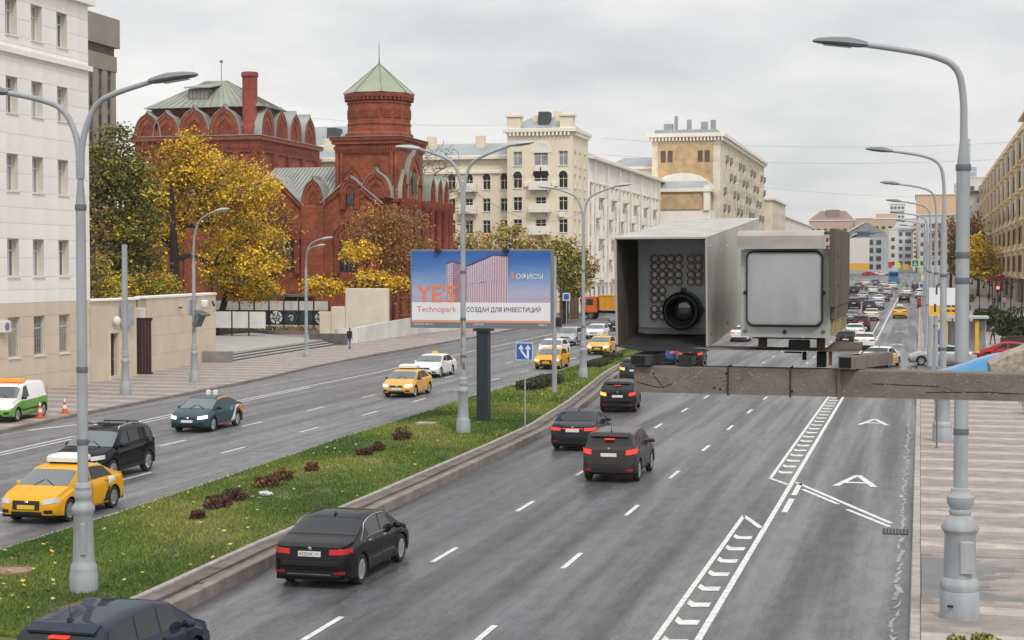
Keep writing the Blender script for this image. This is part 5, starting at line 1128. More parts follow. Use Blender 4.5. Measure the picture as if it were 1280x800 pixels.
# ================================================================== MEDIAN SHRUBS
def shrub(name, label, loc, rx, ry, h, mats, wts, n, ls, seed, cat='shrub', group=None, boxy=False):
    rg = np.random.default_rng(seed); T = thing(name, label, cat, loc, 0, group); m = MB()
    for k in range(10 if not boxy else 26):
        a = rg.random() * 6.28; r = rg.random() ** .5 * .75; m.tube([(rx * r * math.cos(a) * .5, ry * r * math.sin(a) * .8, -.05), (rx * r * math.cos(a), ry * r * math.sin(a), h * .8)], [.016, .006], 4)
    part('stems', m, M_BARKB, T, stuff=True)
    if boxy: P = np.stack([rg.uniform(-1, 1, n) * rx, rg.uniform(-1, 1, n) * ry, rg.random(n) ** .6 * h], 1)
    else:
        d = rg.normal(0, 1, (n, 3)); d /= np.linalg.norm(d, axis=1)[:, None]; r = rg.random(n) ** .4; P = d * r[:, None] * np.array([rx, ry, h * .55]) + np.array([0, 0, h * .5])
        P *= 1 + .18 * np.sin(P * 9 / max(rx, .1) + seed)
    a = rg.normal(0, 1, (n, 3)); a /= np.linalg.norm(a, axis=1)[:, None]; b = np.cross(a, rg.normal(0, 1, (n, 3))); b /= np.linalg.norm(b, axis=1)[:, None]; sz = ls * (.5 + rg.random(n))[:, None]
    V = np.stack([P - a * sz, P - b * sz * .7, P + a * sz, P + b * sz * .7], 1)
    np_mesh('foliage', V.reshape(-1, 3), 4, mats, rg.choice(len(mats), n, p=wts), T); return T
LR = [mat('leaf_maroon', (.085, .018, .018), .6, var=.3), mat('leaf_maroon_dark', (.045, .015, .014), .7, var=.3), mat('leaf_brown_red', (.12, .045, .025), .7, var=.3)]
def gm_z(x, y): 
    u = (x - mlI(y)) / (mrI(y) - mlI(y)); return gmed(u, y)[2]
for i, (x, y, w, h, lb) in enumerate(((-19.2, 54.5, .34, .42, 'left of the group of three'), (-19.3, 56.3, .32, .40, 'middle of the group of three'), (-19.5, 59.8, .46, .56, 'largest of the group of three'), (-18.7, 39.7, .22, .34, 'small and alone near the double lamp post'), (-19.15, 41.9, .42, .42, 'first and reddest of the row with pale litter'), (-19.2, 43.2, .40, .42, 'second of the row with pale litter'), (-19.2, 45.6, .42, .48, 'above the pale litter'), (-19.3, 47.1, .40, .50, 'thick end of the row with pale litter'), (-19.2, 49.4, .26, .40, 'last thin one of the row with pale litter'))):
    lv = LR if i not in (6, 7, 8) else [LR[2], LR[1], mat('leaf_brown', (.2, .1, .03))]
    shrub('barberry_shrub', 'dark red barberry shrub, ' + lb, (x, y, gm_z(x, y) - .03), w * .9, w * 1.3, h * .8, lv, (.45, .3, .25), 900, .035, 40 + i, group='barberry shrubs on the median')
hm = [mat('hedge_green', (.03, .05, .012), .6, var=.3), mat('hedge_olive', (.10, .10, .02), .6, var=.3), mat('hedge_dark', (.014, .024, .008), .7, var=.3)]
shrub('clipped_hedge', 'clipped dark green hedge block on the median by the blue sign', (-20.45, 87.5, gm_z(-20.45, 87.5) - .03), .62, 3.4, .62, hm, (.5, .22, .28), 9000, .05, 60, 'hedge', boxy=True)
shrub('clipped_hedge', 'low flat hedge patch on the median beyond the second lamp', (-21.2, 108, gm_z(-21.2, 108) - .03), .6, 2.6, .45, hm, (.5, .2, .3), 4200, .06, 61, 'hedge', boxy=True)
shrub('clipped_hedge', 'small far hedge patch near the tip of the median', (-21.9, 117, gm_z(-21.9, 117) - .03), .5, 1.6, .4, hm, (.5, .2, .3), 2600, .06, 62, 'hedge', boxy=True)
c = G(15, 738); z = gm_z(c.x, c.y) + .02
T = tag(put('manhole_cover', None, None, (c.x, c.y, z)), 'round rusty concrete manhole cover in the median grass', 'manhole cover')
q = MB(); q.lathe([(.46, -.06), (.46, .045), (.44, .06), (.36, .06)], n=20, cap=False); part('ring', q, mat('manhole_rust', (.22, .14, .09), .85, var=.25, vs=3), T); q = MB(); q.lathe([(.355, .0), (.355, .052)], n=20); part('lid', q, mat('manhole_lid', (.26, .18, .13), .85, var=.3, vs=6), T)
c = G(533, 540); T = tag(put('concrete_slab', None, None, (c.x, c.y, gm_z(c.x, c.y))), 'pale flat concrete slab lying in the grass left of the middle lamp base', 'slab'); q = MB(); q.bevbox(-.42, .42, -.3, .3, -.02, .10, .02); part('slab', q, M_KERB, T)
c = G(331, 634); T = tag(put('litter_bag', None, None, (c.x, c.y, gm_z(c.x, c.y) + .03)), 'crumpled white plastic litter lying beside the dark red shrubs', 'litter')
q = MB(); q.ball((0, 0, .05), .17, .08, .06, 9, 6); q.ball((.15, .06, .04), .10, .06, .04, 8, 5); rr = random.Random(4); q.v = [(a + rr.uniform(-.04, .04), b + rr.uniform(-.04, .04), c_ + rr.uniform(-.03, .03)) for a, b, c_ in q.v]; part('bag', q, mat('plastic_white', (.62, .62, .6), .5), T)
# ================================================================== LAMP POSTS, SIGNS, BILLBOARD
M_LP = mat('lamp_paint_grey', (.32, .34, .36), .55, var=.17, vs=3.5, det=9, stretch=(1, 1, .25), bump=.06, bs=40, metal=.0)
M_LPD = mat('lamp_joint_dark', (.12, .13, .135), .6)
M_LH = mat('lamp_head_grey', (.17, .185, .195), .4, var=.06); M_LG = mat('lamp_lens', (.42, .44, .45), .2, var=.05)
def lamp_head(par, p, d, L_=.95, pale=False):
    """streetlight head at arm end p pointing along horizontal d, slightly upwards"""
    d = Vector(d).normalized(); M = frameM(p, d, d.cross(Vector((0, 0, 1))) * -1)   # x along arm, y sideways, z
    Z = Vector((0, 0, 1)); Y_ = Z.cross(d).normalized(); q = MB()
    prof = [(-.12, .07, .06, .05), (.06, .10, .10, .07), (.28, .17, .13, .07), (.6, .18, .11, .06), (.85, .13, .07, .04), (L_, .05, .03, .02)]; n = 8; vs = []
    for x, w, t, b in prof:
        for k in range(n):
            a = 2 * math.pi * k / n; zz = math.sin(a); vs.append(p + d * x + Z * (x * .10) + Y_ * w * math.cos(a) + Z * (t if zz > 0 else b) * zz)
    fs = [(i * n + k, i * n + (k + 1) % n, (i + 1) * n + (k + 1) % n, (i + 1) * n + k) for i in range(len(prof) - 1) for k in range(n)] + [tuple(range(n - 1, -1, -1)), tuple((len(prof) - 1) * n + k for k in range(n))]
    q.add(vs, fs); h = part('lamp_head', q, M_LG if pale else M_LH, par, smooth=50, recalc=True)
    q = MB(); q.add([p + d * x + Z * (x * .10 - dz) + Y_ * s * w for x, w, dz in ((.2, .12, .078), (.75, .12, .058)) for s in (-1, 1)], [(0, 1, 3, 2)]); part('lens', q, M_LG, h)
def lamp_post(label, loc, zshaft, r0, r1, basep, arms, pale=False, collars=()):
    T = thing('street_lamp', label, 'street lamp', loc, 0, 'street lamps along the road')
    q = MB(); q.lathe(basep, n=20); b = part('base', q, M_LP, T, smooth=35)
    zb = basep[-1][1]; q = MB(); q.lathe([(r0, zb - .02), (r0 * .98 + r1 * .02, zb + .3), ((r0 + r1) / 2 * 1.0, (zb + zshaft) / 2), (r1, zshaft), (r1 * .55, zshaft + .55), (.075, zshaft + .75)], n=16); part('pole', q, M_LP, T, smooth=35)
    for z in collars: q = MB(); q.lathe([(r0 * 1.04, z), (r0 * 1.07, z + .02), (r0 * 1.07, z + .10), (r0 * 1.02, z + .12)], n=16); part('collar', q, M_LPD if z > 3 else M_LP, T, smooth=35)
    for pts in arms:
        q = MB(); P = [Vector(a) for a in pts]
        # smooth the arm
        for _ in range(3): P = [P[0]] + [x for a, c in zip(P, P[1:]) for x in (a.lerp(c, .25), a.lerp(c, .75))] + [P[-1]]
        q.tube(P, [.075 - .025 * i / len(P) for i in range(len(P))], 8); part('arm', q, M_LP, T, smooth=60)
        lamp_head(T, P[-1], (P[-1] - P[-4]) * Vector((1, 1, 0)) if True else 0, pale=pale)
    return T, b
BASE1 = [(.42, 0), (.43, .05), (.43, .42), (.41, .46), (.41, .50), (.40, .58), (.34, .66), (.33, .7), (.29, 1.62), (.31, 1.66), (.35, 1.74), (.35, 1.80), (.27, 1.88), (.24, 1.92), (.24, 1.96), (.27, 2.0), (.28, 2.08), (.25, 2.14), (.24, 2.18), (.26, 2.22), (.22, 2.3), (.17, 2.32)]
BASE1 = [(a * .68, z) for a, z in BASE1]
BASE2 = [(a * .86, z) for a, z in [(.44, 0), (.44, .5), (.42, .54), (.44, .62), (.43, .72), (.36, .8), (.345, 1.62), (.37, 1.68), (.42, 1.74), (.42, 1.80), (.30, 1.96), (.23, 2.02), (.25, 2.06), (.25, 2.1), (.22, 2.14), (.30, 2.26), (.30, 2.38), (.22, 2.46), (.21, 2.54), (.165, 2.56)]]
def ld(T): 
    pass
# median double-arm lamps
def Gm(x, y):
    p = G(x, y)
    for _ in range(6): p = Vector((0, 0, EYE)) + ray(x, y) * ((gm_z(p.x, p.y) - EYE) / ray(x, y).z)
    return p
p = Gm(105, 739); gzm = gm_z(p.x, p.y)
T, b = lamp_post('near double armed grey lamp post in the median grass, left of the black saloon', (p.x, p.y, gzm - .05), 8.1, .112, .100, BASE1, [[(0.02, 0, 8.6), (.03, 0, 9.4), (.35, 0, 10.15), (.85, 0, 10.35), (1.68, 0, 10.56)], [(-.02, 0, 8.6), (-.03, 0, 9.4), (-.35, 0, 10.05), (-.9, 0, 10.25), (-1.75, 0, 10.42)]], collars=(3.1, 4.6, 7.95))
q = MB(); q.bevbox(.04, .16, -.24, -.16, .85, 1.5, .02); part('service_door', q, M_LP, b)
p = Gm(579, 541); T, b = lamp_post('middle double armed grey lamp post standing before the billboard', (p.x, p.y, gm_z(p.x, p.y) - .05), 8.4, .112, .100, BASE1, [[(0.02, 0, 8.9), (.03, 0, 9.9), (.25, 0, 10.9), (.9, 0, 11.25), (2.0, 0, 11.62)], [(-.02, 0, 8.9), (-.03, 0, 9.9), (-.3, 0, 10.9), (-.9, 0, 11.25), (-1.9, 0, 11.55)]], pale=True, collars=(3.1, 4.6, 6.5))
q = MB()
for k in range(14): a = R.uniform(-2.4, -.7); z = R.uniform(2.5, 4.6); rr_ = .118; q.add([(rr_ * math.cos(a + s), rr_ * math.sin(a + s), z + t) for s, t in ((-.18, -.12), (.2, -.08), (.16, .16), (-.14, .13))], [(0, 1, 2, 3)])
part('rust_patches', q, mat('rust', (.22, .12, .04), .9, var=.4, vs=8), T, stuff=True)
p = Gm(729, 473); lamp_post('far double armed grey lamp post near the tip of the median', (p.x, p.y, gm_z(p.x, p.y) - .05), 8.4, .112, .100, BASE1, [[(0.02, 0, 8.9), (.03, 0, 9.9), (.25, 0, 10.9), (.9, 0, 11.25), (2.0, 0, 11.62)], [(-.02, 0, 8.9), (-.03, 0, 9.9), (-.3, 0, 10.9), (-.9, 0, 11.25), (-1.9, 0, 11.55)]], pale=True, collars=(3.1, 6.5))
# lamps on the left pavement
p = G(157, 496); T = thing('plain_post', 'plain grey lamp post without arms on the left pavement before the maroon gate', 'post', (p.x, p.y, .145)); q = MB(); q.lathe([(a * 1.02, z * 1.02) for a, z in BASE1], n=20); part('base', q, M_LP, T, smooth=35); q = MB(); q.lathe([(.15, 2.3), (.16, 2.4), (.15, 8.0), (.15, 8.1), (.1, 8.12)], n=16); part('pole', q, M_LP, T, smooth=35)
p = G(243, 481); T, b = lamp_post('single armed lamp post with a white globe by the beige wall', (p.x, p.y, .145), 7.0, .12, .10, BASE1, [[(0, 0, 7.6), (.05, -.02, 8.8), (.35, -.1, 9.6), (.9, -.2, 10.0), (1.7, -.4, 10.25)]], pale=True)
q = MB(); q.tube([(.1, -.05, 4.6), (.3, -.1, 5.15), (.6, -.15, 5.2), (.78, -.2, 4.95)], .03, 6); g = part('globe_arm', q, M_LP, T); q = MB(); q.lathe([(.14, .45), (.22, .4), (.24, .1), (.16, -.08), (.05, -.12)], (.78, -.2, 4.5), 14); part('globe', q, M_FRAME, T, smooth=50)
q = MB(); q.bevbox(-.28, -.16, -.35, .25, 4.0, 5.0, .03); part('control_box', q, M_LG, T)
q = MB(); Mx = Matrix.Translation((.55, 0, 4.2)) @ Matrix.Rotation(.45, 4, 'Y'); q.bevbox(-.35, .35, -.5, .5, -.08, .02, .02, 0, Mx); q.box(-.12, .12, -.45, .45, -.9, -.1, 0, Mx); part('sign_panel', q, M_LPD, T)
p = G(383, 448); lamp_post('slim double headed lamp post on the left pavement at the steps', (p.x, p.y, .145), 6.6, .13, .10, [(a * .8, z * .62) for a, z in BASE1], [[(0, 0, 7.2), (.05, 0, 8.1), (.4, -.05, 8.75), (1.2, -.3, 9.05), (1.55, -.4, 9.1)], [(.02, 0, 7.2), (.15, -.2, 8.0), (.5, -.7, 8.3), (1.2, -1.2, 8.5), (1.5, -1.4, 8.52)]], pale=True)
# right-hand pavement lamps
p = G(1200, 774); T, b = lamp_post('nearest tall single armed grey lamp post on the right pavement', (.80, p.y - .5, .145), 8.8, .138, .130, BASE2, [[(0, 0, 9.3), (0, 0, 10.2), (-.12, -.02, 10.78), (-.6, -.05, 11.0), (-1.2, -.1, 11.12), (-1.95, -.1, 11.25)]], collars=(3.6, 4.9, 6.55, 7.05, 8.75))
q = MB(); q.bevbox(-.02, .26, -.345, -.22, .92, 1.55, .03); part('service_door', q, M_LP, b)
q = MB(); q.box(-.24, -.13, -.395, -.36, .26, .30); part('door_lock', q, mat('black_plastic', (.02, .02, .02)), b)
RL = [(66, 1179.5, 'second'), (92, 1170, 'third'), (116, 1163, 'fourth'), (142, 1159, 'fifth'), (172, 1156.5, 'sixth'), (206, 1155, 'seventh')]
for Y, lx_, nm in RL:
    lamp_post(nm + ' single armed lamp post from the front on the right pavement', (atY(lx_, 340, Y).x, Y, gz(Y) + .145), 8.5, .135 if Y < 70 else .125, .125 if Y < 70 else .11, BASE2 if Y < 70 else [(.2, 0), (.2, 1.4), (.15, 1.5), (.15, 2.5)], [[(0, 0, 9.0), (0, 0, 10.2), (-.15, 0, 11.0), (-.8, 0, 11.3), (-2.1, 0, 11.5)]], collars=(3.6, 6.5))
T = thing('slim_post', 'thin dark pole standing on the right pavement beside the second lamp post', 'pole', (.66, 63.5, .145)); q = MB(); q.cyl((0, 0, 0), (0, 0, 3.1), .03, n=8); q.lathe([(.06, 0), (.06, .03)], n=10); part('pole', q, M_LPD, T)
# ---- billboard
bp = Gm(604, 527); YB = bp.y; bl = atY(515.5, 312, YB); br = atY(692, 411, YB); BW = br.x - bl.x; BH = bl.z - br.z
T = thing('billboard', 'large roadside billboard with an orange and blue office advert on a dark pole', 'billboard', (bp.x, YB, gm_z(bp.x, YB))); o = T.location
M_BF = mat('billboard_frame', (.16, .185, .205), .5, var=.06); M_BP_ = mat('pole_black_blue', (.018, .026, .034), .5, var=.1)
q = MB(); q.bevbox(-.25, .25, -.2, .35, -.1, br.z - o.z + .02, .03); q.box(-.38, .38, -.3, .45, br.z - o.z - .12, br.z - o.z - .02); part('pole', q, M_BP_, T)
x0, x1, z0, z1 = bl.x - o.x, br.x - o.x, br.z - o.z, bl.z - o.z
q = MB(); q.bevbox(x0, x1, -.30, .06, z0, z1, .02); part('frame', q, M_BF, T)
sx = lambda px_: x0 + (px_ - 515.5) / 176.5 * BW; sz = lambda py_: z1 - (py_ - 312) / 99 * BH; yf = -.305
def flat(mb, pts, d=0, mi=0): mb.poly([(sx(a), yf - d, sz(b)) for a, b in pts], mi)
def grad(name, stops):
    m = bpy.data.materials.new(name); m.use_nodes = True; t = m.node_tree; g = t.nodes.new('ShaderNodeTexCoord'); s = t.nodes.new('ShaderNodeSeparateXYZ'); t.links.new(g.outputs['Object'], s.inputs[0]); r = t.nodes.new('ShaderNodeMapRange'); r.inputs['From Min'].default_value = sz(380); r.inputs['From Max'].default_value = sz(314); t.links.new(s.outputs[2], r.inputs['Value'])
    n = t.nodes.new('ShaderNodeTexNoise'); n.inputs['Scale'].default_value = .7; n.inputs['Detail'].default_value = 5; mp = t.nodes.new('ShaderNodeMapping'); mp.inputs['Scale'].default_value = (.5, 1, 2.5); t.links.new(g.outputs['Object'], mp.inputs[0]); t.links.new(mp.outputs[0], n.inputs['Vector'])
    ad = t.nodes.new('ShaderNodeMath'); ad.operation = 'MULTIPLY_ADD'; ad.inputs[1].default_value = .35; t.links.new(n.outputs['Fac'], ad.inputs[0]); sb = t.nodes.new('ShaderNodeMath'); sb.operation = 'SUBTRACT'; sb.inputs[1].default_value = .17; t.links.new(r.outputs[0], sb.inputs[0]); t.links.new(sb.outputs[0], ad.inputs[2])
    c = t.nodes.new('ShaderNodeValToRGB'); t.links.new(ad.outputs[0], c.inputs[0])
    c.color_ramp.elements[0].position = stops[0][0]; c.color_ramp.elements[0].color = (*stops[0][1], 1); c.color_ramp.elements[1].position = stops[-1][0]; c.color_ramp.elements[1].color = (*stops[-1][1], 1)
    for p_, cc in stops[1:-1]: e = c.color_ramp.elements.new(p_); e.color = (*cc, 1)
    b = t.nodes['Principled BSDF']; b.inputs['Roughness'].default_value = .45; t.links.new(c.outputs[0], b.inputs['Base Color']); return m
M_AD = grad('advert_sky', [(.0, (.44, .33, .44)), (.2, (.42, .42, .58)), (.42, (.22, .33, .56)), (.75, (.06, .17, .46)), (1, (.025, .11, .40))])
M_ADW = mat('advert_white', (.78, .78, .80), .5, var=0); M_ADO = mat('advert_orange', (.85, .22, .08), .5, var=0); M_ADI = mat('advert_ink', (.05, .04, .09), .5, var=0)
q = MB(); flat(q, [(517.5, 380), (690, 380), (690, 314.5), (517.5, 314.5)]); ad = part('advert_picture', q, M_AD, T)
q = MB(); flat(q, [(517.5, 401), (690, 401), (690, 378.5), (517.5, 378.5)], .004); part('advert_panel', q, M_ADW, T)
q = MB(); flat(q, [(517.5, 404), (690, 404), (690, 401.01), (517.5, 401.01)], .004); part('advert_stripe', q, mat('advert_salmon', (.70, .30, .20), .5, var=0), T)
# printed building of the advert (flat print)
q = MB(); pk = [mat('print_pale', (.62, .52, .60), .5, var=0), mat('print_pink', (.42, .22, .27), .5, var=0), mat('print_mauve', (.22, .16, .27), .5, var=0), mat('print_dark', (.06, .05, .09), .5, var=0)]
def para(a, b, c, d, nx, ny, mi_bg, mi_w, fw=.55, fh=.7):
    """a bl, b br, c tr, d tl in photo pixels"""
    flat(q, [a, b, c, d], .004, mi_bg); L2 = lambda p_, r_, t: (p_[0] + (r_[0] - p_[0]) * t, p_[1] + (r_[1] - p_[1]) * t)
    for i in range(nx):
        for j in range(ny):
            u0, u1, v0, v1 = (i + .5 - fw / 2) / nx, (i + .5 + fw / 2) / nx, (j + .5 - fh / 2) / ny, (j + .5 + fh / 2) / ny
            P_ = lambda u, v: L2(L2(a, b, u), L2(d, c, u), v); flat(q, [P_(u0, v0), P_(u1, v0), P_(u1, v1), P_(u0, v1)], .007, mi_w if (i * 7 + j * 3) % 5 else 1)
para((561.5, 378.4), (569, 378.4), (569, 327), (561.5, 330), 3, 16, 0, 2); para((569, 378.4), (587, 378.4), (587, 333), (569, 327), 6, 16, 1, 2)
para((587, 378.4), (607, 378.4), (607, 353), (587, 357), 7, 8, 0, 1, .5, .8); para((607, 378.4), (637.5, 378.4), (637.5, 352), (607, 353), 10, 8, 0, 1, .5, .9)
para((587, 356), (620, 352), (620, 319.5), (587, 333), 12, 11, 0, 2, .5, .6); para((620, 352), (637.5, 352), (637.5, 320.5), (620, 319.5), 6, 11, 0, 1, .5, .9)
flat(q, [(587, 332), (620, 318.4), (638, 319.6), (638, 321), (620, 320), (587, 334)], .01, 3); flat(q, [(561, 329.5), (569, 326), (587, 332), (587, 333.5), (569, 327.4), (561, 331)], .01, 3)
part('printed_building', q, pk, T)
BM = lambda px_, py_, d=.006: frameM((sx(px_), yf - d, sz(py_)), (1, 0, 0), (0, 0, 1))
kz = BH / 99
lettering("YE'S", 30 * kz, M_ADO, T, BM(524, 378, .012), width=(575 - 524) * kz, bold=.012, extrude=.002)
lettering('Technopark', 10 * kz, mat('advert_red', (.62, .12, .08), .5, var=0), T, BM(524, 390.5), width=(576 - 524) * kz, extrude=.002)
lettering('ОФИСЫ', 9.2 * kz, M_ADW, T, BM(648, 349, .012), width=(682 - 648) * kz, bold=.0, extrude=.002)
lettering('СОЗДАН ДЛЯ ИНВЕСТИЦИЙ', 8 * kz, M_ADI, T, BM(586.5, 390.3), width=(682 - 586.5) * kz, bold=.004, extrude=.002)
q = MB(); flat(q, [(642.3, 349), (645, 349), (645, 341), (642.3, 341)], .012); part('advert_mark', q, M_ADO, T)
lettering('(495)232-98-45', 3.8 * kz, M_ADW, T, BM(519.5, 407.4, .004), width=25 * kz, extrude=.002)
lettering('СКИПЕР', 3.6 * kz, M_ADW, T, BM(594.5, 407.4, .004), width=14 * kz, extrude=.002)
lettering('1846 А', 3.6 * kz, M_ADW, T, BM(675.5, 407.4, .004), width=11 * kz, extrude=.002)
for px_ in (551, 636): q = MB(); q.box(sx(px_) - .12, sx(px_) + .12, -.5, -.28, z1 - .12, z1 + .03); part('floodlight', q, mat('black_plastic', (.02, .02, .02)), T)
# ---- road sign on the median
p = Gm(656, 536); s0 = atY(645, 450, p.y); s1 = atY(666, 428.5, p.y); T = thing('lane_sign', 'blue square sign with two white lane arrows on a thin post', 'road sign', (p.x, p.y, gm_z(p.x, p.y))); o = T.location
q = MB(); q.cyl((0, .04, -.05), (0, .04, s1.z - o.z - .05), .035, n=8); part('post', q, mat('zinc', (.42, .44, .45), .4, metal=.5), T)
q = MB(); q.bevbox(s0.x - o.x, s1.x - o.x, -.02, .0, s0.z - o.z, s1.z - o.z, .004); sg = part('sign_plate', q, mat('sign_white', (.75, .76, .78), .4, var=0), T)
a0, a1, b0, b1 = s0.x - o.x, s1.x - o.x, s0.z - o.z, s1.z - o.z; W_ = a1 - a0
q = MB(); q.quad((a0 + .025, -.024, b0 + .025), (a1 - .025, -.024, b0 + .025), (a1 - .025, -.024, b1 - .025), (a0 + .025, -.024, b1 - .025)); part('sign_field', q, mat('sign_blue', (.025, .12, .42), .4, var=0), sg)
q = MB(); S_ = lambda u, v: (a0 + u * W_, -.028, b0 + v * W_)
def ribbon(pts, w):
    for (u, v), (u2, v2) in zip(pts, pts[1:]):
        d = Vector((u2 - u, v2 - v)).normalized() * w; q.quad(S_(u + d.y, v - d.x), S_(u2 + d.y, v2 - d.x), S_(u2 - d.y, v2 + d.x), S_(u - d.y, v + d.x))
ribbon([(.72, .08), (.72, .66)], .065); q.poly([S_(.54, .64), S_(.90, .64), S_(.72, .90)]); ribbon([(.66, .10), (.52, .30), (.36, .48), (.30, .66)], .055); q.poly([S_(.14, .64), S_(.47, .64), S_(.30, .90)])
part('sign_arrows', q, mat('sign_white', (.75, .76, .78)), sg)
# grey unlit pole right of the billboard
p = Gm(693, 492); T = thing('grey_pole', 'slim grey pole with a small box standing right of the billboard', 'pole', (p.x, p.y, gm_z(p.x, p.y) - .05)); q = MB(); q.lathe([(.14, 0), (.12, 3), (.11, 7.3), (.02, 7.32)], n=12); part('pole', q, M_LP, T, smooth=35); q = MB(); q.bevbox(.1, .38, -.12, .12, 3.6, 4.1, .02); part('signal_box', q, mat('black_plastic', (.02, .02, .02)), T)
# traffic cones by the van
for px_, py_, lb in ((50, 526, 'left, before the van wheel'), (81, 521, 'right, alone on the pavement')):
    c = G(px_, py_); T = thing('traffic_cone', 'orange and white traffic cone, ' + lb, 'traffic cone', (c.x, c.y, .15), 0, 'traffic cones by the van'); q = MB(); q.bevbox(-.2, .2, -.2, .2, 0, .04, .01); part('foot', q, mat('cone_orange', (.62, .10, .03), .5), T)
    for k, (za, zb_, ra, rb) in enumerate(((.04, .25, .15, .11), (.25, .42, .11, .08), (.42, .56, .08, .055), (.56, .72, .055, .02))): q = MB(); q.lathe([(ra, za), (rb, zb_)], n=14); part('cone_body' if k % 2 == 0 else 'white_band', q, mat('cone_orange', (.62, .10, .03)) if k % 2 == 0 else M_FRAME, T, smooth=40)
# ================================================================== VEHICLES
def paint(name, col, rough=.28, metal=0., coat=.55): return mat('paint_' + name, col, rough, metal=metal, coat=coat, spec=.0, var=.04, vs=1.5)
PT = dict(black=paint('black', (.008, .008, .010)), blackblue=paint('black_blue', (.016, .02, .028)), brown=paint('brown', (.045, .036, .035), metal=.3), yellow=paint('taxi_yellow', (.72, .36, .015)), amber=paint('taxi_amber', (.72, .40, .10)), white=paint('white', (.72, .72, .71)), silver=paint('silver', (.42, .43, .44), metal=.5), grey=paint('grey', (.16, .165, .17), metal=.4),
          petrol=paint('petrol', (.035, .075, .095)), red=paint('red', (.45, .02, .025)), maroon=paint('maroon', (.06, .014, .018)), cream=paint('cream', (.62, .55, .44)), blue=paint('blue', (.03, .10, .32)), green=paint('green', (.16, .36, .08)), navy=paint('navy', (.02, .028, .05)), orange=paint('orange', (.70, .22, .04)), bronze=paint('bronze', (.25, .20, .15), metal=.4))
M_TRIM = mat('trim_black', (.015, .015, .016), .55, var=.1); M_UNDER = mat('underbody_black', (.008, .008, .008), .9, var=0); M_TYRE = mat('tyre_rubber', (.018, .018, .019), .8, var=.1)
M_ALLOY = mat('alloy', (.48, .48, .49), .3, metal=.8, var=.05); M_CHROME = mat('chrome', (.62, .63, .64), .12, metal=1., var=0)
M_CG = mat('car_glass', (.025, .03, .034), .05, spec=.3, var=0); M_CGF = mat('windscreen_glass', (.10, .125, .13), .05, spec=.9, coat=.3, var=0)
M_TL = mat('tail_light', (.30, .012, .012), .2, var=0); M_TLON = mat('tail_light_lit', (.5, .03, .02), .3, var=0, emit=.65, ecol=(1, .06, .025)); M_TLO = mat('indicator_lit', (.6, .25, .05), .3, var=0, emit=1.8, ecol=(1, .35, .05))
M_HLT = mat('headlight', (.62, .64, .66), .12, spec=.8, var=0); M_HLON = mat('headlight_lit', (.8, .8, .78), .2, var=0, emit=1.3, ecol=(1, .93, .8))
M_PLATE = mat('number_plate', (.68, .68, .66), .5, var=0); M_PLY = mat('number_plate_yellow', (.75, .48, .03), .5, var=0)
SED = dict(L=4.5, W=1.78, H=1.45, wb=2.65, fo=.88, R=.32, zs=.23,
    top=[(-2.25, .93), (-2.12, .985), (-1.62, 1.06), (-1.45, 1.10), (-.80, 1.385), (-.45, 1.435), (0, 1.45), (.40, 1.41), (.62, 1.36), (1.36, .965), (1.55, .925), (2.0, .80), (2.18, .70), (2.25, .60)],
    belt=[(-2.25, .90), (-1.4, .955), (1.2, .875), (2.25, .6)], ws=(.64, 1.34), rw=(-1.46, -.84), sw=(-1.32, .98), bp=(.02,), cl=.12, tail='sedan')
HAT = dict(L=4.28, W=1.76, H=1.53, wb=2.6, fo=.86, R=.325, zs=.24,
    top=[(-2.14, .98), (-2.06, 1.05), (-1.98, 1.10), (-1.66, 1.44), (-1.5, 1.475), (-.6, 1.53), (.2, 1.515), (.62, 1.43), (1.36, .985), (1.55, .95), (1.95, .82), (2.08, .72), (2.14, .60)],
    belt=[(-2.14, .98), (-1.4, 1.01), (1.2, .90), (2.14, .6)], ws=(.64, 1.34), rw=(-2.0, -1.70), sw=(-1.72, .98), bp=(-.75, .05), cl=.14, tail='hatch')
SUV = dict(L=4.4, W=1.83, H=1.68, wb=2.66, fo=.86, R=.36, zs=.30,
    top=[(-2.2, 1.05), (-2.13, 1.15), (-2.05, 1.22), (-1.78, 1.58), (-1.6, 1.62), (-.5, 1.68), (.2, 1.66), (.58, 1.58), (1.28, 1.10), (1.5, 1.07), (1.98, .96), (2.14, .85), (2.2, .70)],
    belt=[(-2.2, 1.05), (-1.4, 1.13), (1.2, 1.02), (2.2, .7)], ws=(.60, 1.26), rw=(-2.07, -1.82), sw=(-1.80, .92), bp=(-.85, .0), cl=.16, tail='hatch', clad=True)
VAN = dict(L=4.47, W=1.76, H=1.66, wb=2.9, fo=.80, R=.31, zs=.24,
    top=[(-2.235, 1.45), (-2.21, 1.58), (-2.1, 1.64), (-.6, 1.67), (.2, 1.66), (.68, 1.53), (1.40, 1.02), (1.6, .98), (2.05, .84), (2.18, .74), (2.235, .60)],
    belt=[(-2.235, 1.0), (1.2, .93), (2.235, .6)], ws=(.72, 1.38), rw=None, sw=(.05, 1.0), bp=(), cl=.14, tail='van')
